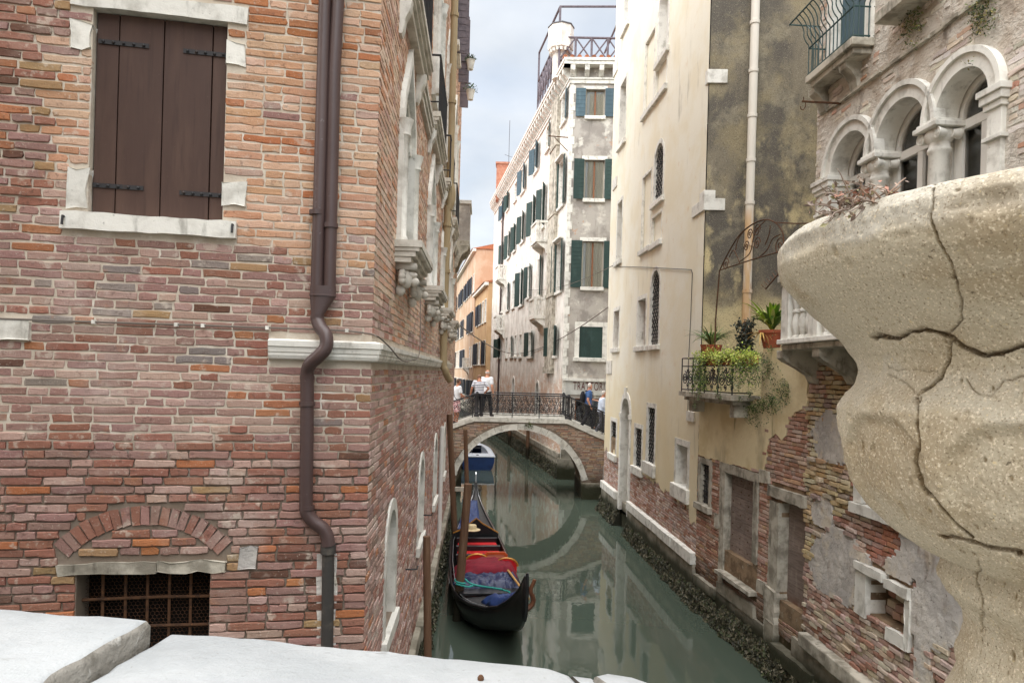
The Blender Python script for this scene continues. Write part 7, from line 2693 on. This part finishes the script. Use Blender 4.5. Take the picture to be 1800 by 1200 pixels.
for z, a, b in ((.98, .11, .05), (1.02, .15, .085), (1.15, .16, .10), (1.30, .15, .09), (1.40, .12, .065), (1.44, .06, .03)):
    rr_.append([Wb(a * math.cos(th), -.225 + b * math.sin(th), z) for th in (2 * math.pi * i / 12 for i in range(12))])
q.loft(rr_)
q.build('bag', M_blk, bpk, smooth='all')
for e in (-1, 1):
    MB().tube([Wb(e * .1, -.15, 1.42), Wb(e * .12, -.02, 1.485), Wb(e * .13, .13, 1.40), Wb(e * .13, .15, 1.2), Wb(e * .14, -.02, 1.05)], .014, 5).build('strap', M_blk, bpk)

# ------------------------------------------------------------------ wires across the canal
for (a, b, s_, r_, lab) in ((LS.P(15.5, 6.05, .05), WC.P(12.5, 5.75, .05), .25, .022, 'grey lamp wire spanning the canal from the brick house to the corner house'),
                            (WC.P(12.5, 5.75, .05), TW.P(9.3, 6.9, .05), .35, .018, 'grey lamp wire running from the corner house to the yellow house'),
                            (WC.P(9.0, 9.3, .05), TW.P(8.0, 8.2, .05), .3, .010, 'thin dark wire crossing in front of the corner house windows')):
    q = MB().tube(sag(a, b, s_, 20), r_, 5)
    tag(q.build('overhead_wire', M_cable, None, origin=a), lab, 'wire')

# ------------------------------------------------------------------ near bridge parapet
PP = thing('bridge_parapet', 'white stone bridge parapet along the bottom of the picture', 'parapet', (-.6, 1.4, 2.0))
def vslab(poly, z0, z1, amp, seed, name, bev=.018, tilt=(0, 0)):
    r = random.Random(seed)
    out_ = []
    n = len(poly)
    for i in range(n):
        a, b = poly[i], poly[(i + 1) % n]
        l = math.hypot(b[0] - a[0], b[1] - a[1])
        k = max(1, int(l / .035))
        for j_ in range(k):
            t = j_ / k
            nn = mnoise.noise((a[0] * 7 + t * l * 14, seed, 2)) * amp * 1.6 + r.uniform(-amp, amp) * .25
            nx, ny = (b[1] - a[1]) / l, -(b[0] - a[0]) / l
            out_.append((a[0] + (b[0] - a[0]) * t + nx * nn, a[1] + (b[1] - a[1]) * t + ny * nn))
    n = len(out_)
    cx, cy = sum(p[0] for p in out_) / n, sum(p[1] for p in out_) / n
    q = MB()
    rings_ = []
    for zz_, sc_, am in ((z0, .985, 0), (z0 + .3 * (z1 - z0), 1.0, .012), (z0 + .6 * (z1 - z0), .995, .012), (z1 - .018, 1.0, .004), (z1 - .005, .988, .002), (z1, .965, .0)):
        rings_.append([(cx + (x - cx) * sc_ + am * mnoise.noise((x * 20, y * 20, zz_ * 30)), cy + (y - cy) * sc_ + am * mnoise.noise((x * 20, y * 20, zz_ * 30 + 9)), zz_ + (0.004 * mnoise.noise((x * 6, y * 6, seed)) if zz_ > z1 - .03 else 0) + tilt[0] * (x - cx) + tilt[1] * (y - cy)) for x, y in out_])
    q.loft(rings_, True)
    o = q.build(name, M_parapet, PP, smooth=True)
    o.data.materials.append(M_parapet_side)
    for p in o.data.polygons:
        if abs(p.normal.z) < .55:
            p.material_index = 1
    return o
z1_, z2_ = 3.99, 3.935
def cw_(poly):
    ar = sum(poly[i][0] * poly[(i + 1) % len(poly)][1] - poly[(i + 1) % len(poly)][0] * poly[i][1] for i in range(len(poly)))
    return poly if ar > 0 else poly[::-1]
def pz(x, y, z):
    return at_z(x, y, z)[:2]
B1, C1 = Vector(pz(264, 1087, z1_)), Vector(pz(67, 1200, z1_))
d_ = (C1 - B1).normalized()
near1 = B1 + d_ * .62
vslab(cw_([tuple(B1), pz(120, 1077, z1_), pz(0, 1066, z1_), pz(-320, 1045, z1_), (-2.3, 1.05), tuple(near1)]), z1_ - .15, z1_, .008, 5, 'coping_stone')
B2, C2 = Vector(pz(296, 1111, z2_)), Vector(pz(150, 1197, z2_))
d_ = (C2 - B2).normalized()
near2 = B2 + d_ * .62
vslab(cw_([tuple(B2), pz(370, 1113, z2_), pz(660, 1141, z2_), pz(975, 1171, z2_), pz(1003, 1182, z2_), (.30, 1.02), tuple(near2)]), z2_ - .15, z2_, .008, 9, 'coping_stone')
vslab(cw_([pz(1003, 1184, z2_ - .01), pz(1036, 1187, z2_ - .01), (.40, 1.05), (.31, 1.05)]), z2_ - .16, z2_ - .01, .006, 12, 'coping_stone')
vslab(cw_([pz(1043, 1184, z2_ + .005), pz(1062, 1179, z2_ + .005), pz(1105, 1186, z2_ + .005), pz(1143, 1199, z2_ + .005), (.62, 1.25), (.62, 1.0), (.42, 1.0)]), z2_ - .15, z2_ + .005, .008, 14, 'coping_stone')
q = MB()
a, b = Vector((-2.6, 1.58)), Vector((.75, 1.34))
dn = (b - a).normalized()
nn_ = Vector((-dn.y, dn.x))
pts = [a, b, b - nn_ * .36, a - nn_ * .36]
q.add([(p.x, p.y, 1.9) for p in pts] + [(p.x, p.y, z2_ - .155) for p in pts], MB.BF)
q.build('parapet_wall', M_mortar_dark, PP)
ip = at_z(845, 1194, z2_)
MB().lathe([(.007, -.02), (.007, .006), (.004, .010)], ip, 8).build('iron_dowel', M_rust, PP)

# ------------------------------------------------------------------ the big cracked urn
UC = (.909, 1.04)
pix = [(1367, 478), (1376, 500), (1398, 528), (1440, 565), (1480, 603), (1502, 632), (1508, 652), (1502, 674), (1486, 692), (1476, 712), (1474, 745), (1478, 790), (1490, 832), (1515, 872), (1560, 915), (1605, 945), (1640, 957), (1656, 966), (1654, 980), (1645, 1000), (1652, 1018), (1672, 1038), (1688, 1064), (1691, 1090), (1684, 1116), (1674, 1134), (1678, 1160), (1668, 1188), (1650, 1220), (1640, 1270), (1638, 1300)]
prof = [(.30, .16), (.36, .215), (.40, .238), (.435, .247), (.462, .240), (.475, .222)]
for x, y in pix:
    dx, _, dz = ray(x, y)
    r_ = abs(UC[0] - dx * UC[1]) / math.sqrt(1 + dx * dx)
    t = (UC[0] * dx + UC[1]) / (1 + dx * dx)
    prof.append((r_, dz * t))
pr_ = np.array(prof)
seg = np.concatenate([[0], np.cumsum(np.hypot(*(pr_[1:] - pr_[:-1]).T))])
NZ = 620
ss = np.linspace(0, seg[-1], NZ)
rz = np.stack([np.interp(ss, seg, pr_[:, 0]), np.interp(ss, seg, pr_[:, 1])], 1)
ker = np.exp(-np.linspace(-2, 2, 9) ** 2)
ker /= ker.sum()
pad = np.pad(rz, ((4, 4), (0, 0)), mode='edge')
rz = np.stack([np.convolve(pad[:, i], ker, 'valid') for i in range(2)], 1)
toward = math.atan2(-UC[1], -UC[0])
th1 = np.linspace(toward - 1.25, toward + 1.25, 760)
th2 = np.linspace(toward + 1.25, toward - 1.25 + 2 * math.pi, 70)[1:-1]
th = np.concatenate([th1, th2])
NT = len(th)
Rg, Tg = rz[:, 0][:, None] * np.ones((1, NT)), th[None, :] * np.ones((NZ, 1))
Zg = rz[:, 1][:, None] * np.ones((1, NT))
# gadroon lobes on the swelling body
zsh, zbt = float(np.interp(0, [0], [prof[6 + 8][1]])), prof[6 + 16][1]
lobc = np.abs(np.cos(5.5 * (Tg - toward) + 1.15))
ztp = zsh - .020 - .075 * (1 - lobc) ** 1.6
def sst(a):
    a = np.clip(a, 0, 1)
    return a * a * (3 - 2 * a)
panel = sst((lobc - .10) / .30) * sst((ztp - Zg) / .022) * sst((Zg - zbt - .03) / .05)
wgt = np.clip((zsh + .012 - Zg) / .03, 0, 1) * np.clip((Zg - zbt + .0) / .10, 0, 1)
Rg = Rg * (1 + wgt * .012 - panel * .034)
rs = np.random.RandomState(4)
def smooth_noise(shape, step, amp):
    a = rs.randn(shape[0] // step + 3, shape[1] // step + 3)
    yi, xi = np.arange(shape[0]) / step, np.arange(shape[1]) / step
    y0, x0 = yi.astype(int), xi.astype(int)
    fy, fx = (yi - y0)[:, None], (xi - x0)[None, :]
    fy, fx = fy * fy * (3 - 2 * fy), fx * fx * (3 - 2 * fx)
    return amp * ((a[y0][:, x0] * (1 - fy) + a[y0 + 1][:, x0] * fy) * (1 - fx) + (a[y0][:, x0 + 1] * (1 - fy) + a[y0 + 1][:, x0 + 1] * fy) * fx)
pit = np.clip(smooth_noise((NZ, NT), 5, 1.0) - 1.25, 0, 1) * .0045 + np.clip(smooth_noise((NZ, NT), 11, 1.0) - 1.5, 0, 1) * .007
edge_ = np.exp(-((Zg - .205) / .016) ** 2)
Rg = Rg - pit - edge_ * np.clip(smooth_noise((NZ, NT), 24, 1.0) - .3, 0, 1.5) * .006
Rg = Rg + smooth_noise((NZ, NT), 60, .0016) + smooth_noise((NZ, NT), 14, .0008) + smooth_noise((NZ, NT), 4, .0005)
Xg, Yg = UC[0] + Rg * np.cos(Tg), UC[1] + Rg * np.sin(Tg)
ax, az = Xg / Yg, Zg / Yg
PXg, PYg = 900 + 1200 * (ax * CR + az * SR), 654 - 1200 * (-ax * SR + az * CR)
jx, jy = smooth_noise((NZ, NT), 9, 2.2), smooth_noise((NZ, NT), 9, 2.2)
cracks = [([(1640, 330), (1634, 372), (1648, 420), (1672, 470), (1688, 525), (1690, 560), (1662, 590)], 1.8, .010),
          ([(1534, 589), (1560, 592), (1590, 588), (1625, 576), (1652, 583), (1674, 596), (1705, 615), (1730, 625), (1768, 617), (1810, 602)], 3.4, .016),
          ([(1672, 596), (1664, 640), (1654, 664), (1630, 682), (1606, 704), (1612, 740), (1617, 775), (1610, 812), (1620, 850), (1652, 893), (1682, 922), (1712, 944)], 2.5, .014),
          ([(1652, 940), (1700, 948), (1730, 958), (1770, 968), (1812, 974)], 3.4, .010),
          ([(1722, 985), (1716, 1020), (1728, 1060), (1724, 1110)], 2.0, .006),
          ([(1560, 660), (1590, 668), (1606, 690)], 1.6, .004), ([(1700, 665), (1712, 690), (1740, 700), (1760, 670), (1800, 662)], 1.5, .004), ([(1660, 655), (1610, 652), (1560, 648)], 1.3, .003)]
front = (np.cos(Tg - toward) > 0.05)
depth = np.zeros_like(Rg)
for pts, wdt, dep in cracks:
    best = np.full(Rg.shape, 1e9)
    for (xa, ya), (xb, yb) in zip(pts[:-1], pts[1:]):
        vx, vy = xb - xa, yb - ya
        tt = np.clip(((PXg + jx - xa) * vx + (PYg + jy - ya) * vy) / (vx * vx + vy * vy), 0, 1)
        best = np.minimum(best, np.hypot(PXg + jx - xa - tt * vx, PYg + jy - ya - tt * vy))
    depth = np.maximum(depth, dep * np.clip(1.35 - best / wdt, 0, 1) ** .7)
depth *= front
Rg = Rg - depth
Xg, Yg = UC[0] + Rg * np.cos(Tg), UC[1] + Rg * np.sin(Tg)
V = np.stack([Xg, Yg, Zg + EYE], 2).reshape(-1, 3) - np.array((UC[0], UC[1], 4.0))
ii, jj = np.meshgrid(np.arange(NZ - 1), np.arange(NT), indexing='ij')
j2 = (jj + 1) % NT
Fq = np.stack([ii * NT + jj, (ii + 1) * NT + jj, (ii + 1) * NT + j2, ii * NT + j2], 2).reshape(-1, 4)
me = bpy.data.meshes.new('urn_body')
me.vertices.add(len(V))
me.vertices.foreach_set('co', V.astype(np.float32).ravel())
me.loops.add(Fq.size)
me.loops.foreach_set('vertex_index', Fq.astype(np.int32).ravel())
me.polygons.add(len(Fq))
me.polygons.foreach_set('loop_start', np.arange(0, Fq.size, 4, dtype=np.int32))
me.polygons.foreach_set('loop_total', np.full(len(Fq), 4, dtype=np.int32))
me.polygons.foreach_set('use_smooth', np.ones(len(Fq), dtype=bool))
me.update(calc_edges=True)
sand, lich, cem = np.array(S(186, 178, 158)), np.array(S(190, 186, 174)), np.array(S(186, 180, 164))
colr = np.tile(sand, (NZ * NT, 1))
lipm = np.clip((Zg - .188 + smooth_noise((NZ, NT), 30, .012)) / .02, 0, 1).reshape(-1, 1)
colr = colr * (1 - lipm) + lich * lipm
zc0, zc1 = prof[6 + 6][1] + .006, prof[6 + 9][1]
nm = smooth_noise((NZ, NT), 34, .011)
cm = (np.clip((zc0 - Zg + nm) / .008, 0, 1) * np.clip((Zg + nm - zc1) / .008, 0, 1)).reshape(-1, 1) * .8
colr = colr * (1 - cm) + cem * cm
dirt = np.clip(depth / .012, 0, 1).reshape(-1, 1) * .7
colr = colr * (1 - dirt) + np.array(S(88, 74, 58)) * dirt
ca = me.color_attributes.new('Col', 'FLOAT_COLOR', 'POINT')
c4 = np.ones((NZ * NT, 4), dtype=np.float32)
c4[:, :3] = colr
ca.data.foreach_set('color', c4.ravel())
M_urn = mat('pebbly_artificial_stone', None, .92, [
    dict(c=S(150, 130, 98), s=5, lo=.42, hi=.66, k=.55),
    dict(c=S(228, 218, 196), s=260, lo=.54, hi=.64, k=.7),
    dict(c=S(116, 102, 82), s=310, lo=.56, hi=.66, k=.75),
    dict(c=S(84, 72, 58), s=120, lo=.66, hi=.72, k=.8),
    dict(c=S(214, 196, 150), s=150, lo=.64, hi=.70, k=.6)],
    [(55, .35, .004), (170, .55, .002), (420, .5, .0008)], attr=True, spec=.15)
me.materials.append(M_urn)
UR = thing('stone_urn', 'huge cracked sand-coloured stone urn close to the camera at the right edge', 'urn', (UC[0], UC[1], 4.0))
uo = bpy.data.objects.new('body', me)
COL.objects.link(uo)
uo.parent = UR
q = MB()
q.lathe([(.34, .14), (.30, .19), (.15, .205), (.02, .21)], (UC[0], UC[1], EYE), 24)
q.build('soil', mat('dry_soil', S(110, 92, 72), .95, [], [(40, .6, .01)]), UR)
PI_ = thing('urn_pedestal', 'stone pier carrying the cracked urn at the parapet end', 'pedestal', (UC[0], UC[1], 2))
MB().box(UC[0] - .27, UC[0] + .27, UC[1] - .27, UC[1] + .27, 1.9, 4.005).build('shaft', M_stone_dim, PI_, bevel=.01)
q = MB()
twig = [S(138, 122, 110), S(160, 144, 130), S(116, 100, 90), S(150, 126, 108)]
for i in range(46):
    x = r5.uniform(1378, 1470)
    a = toward - .75 + (x - 1378) / 92 * .25
    rr_ = .455 + r5.uniform(-.02, .01)
    b = Vector((UC[0] + rr_ * math.cos(a), UC[1] + rr_ * math.sin(a), EYE + .236))
    pts = [tuple(b)]
    dirv = Vector((math.cos(a) * r5.uniform(-.2, 1), math.sin(a) * r5.uniform(-.2, 1), r5.uniform(.2, 1))).normalized()
    cur = b.copy()
    for k in range(5):
        dirv = (dirv + Vector((r5.gauss(0, .35), r5.gauss(0, .35), r5.gauss(-.12, .3)))).normalized()
        cur = cur + dirv * r5.uniform(.006, .014)
        pts.append(tuple(cur))
    q.tube(pts, [.0016, .0015, .0013, .0011, .0009, .0006], 4, col=r5.choice(twig))
    leaflets(q, pts[1:], 5, .004, .005, twig + [S(160, 112, 92), S(140, 134, 96)], r5)
dp = q.build('dry_plant', M_leaf, None, origin=(UC[0] - .35, UC[1] - .2, EYE + .23))
tag(dp, 'dried twiggy plant straggling over the left rim of the urn', 'plant')
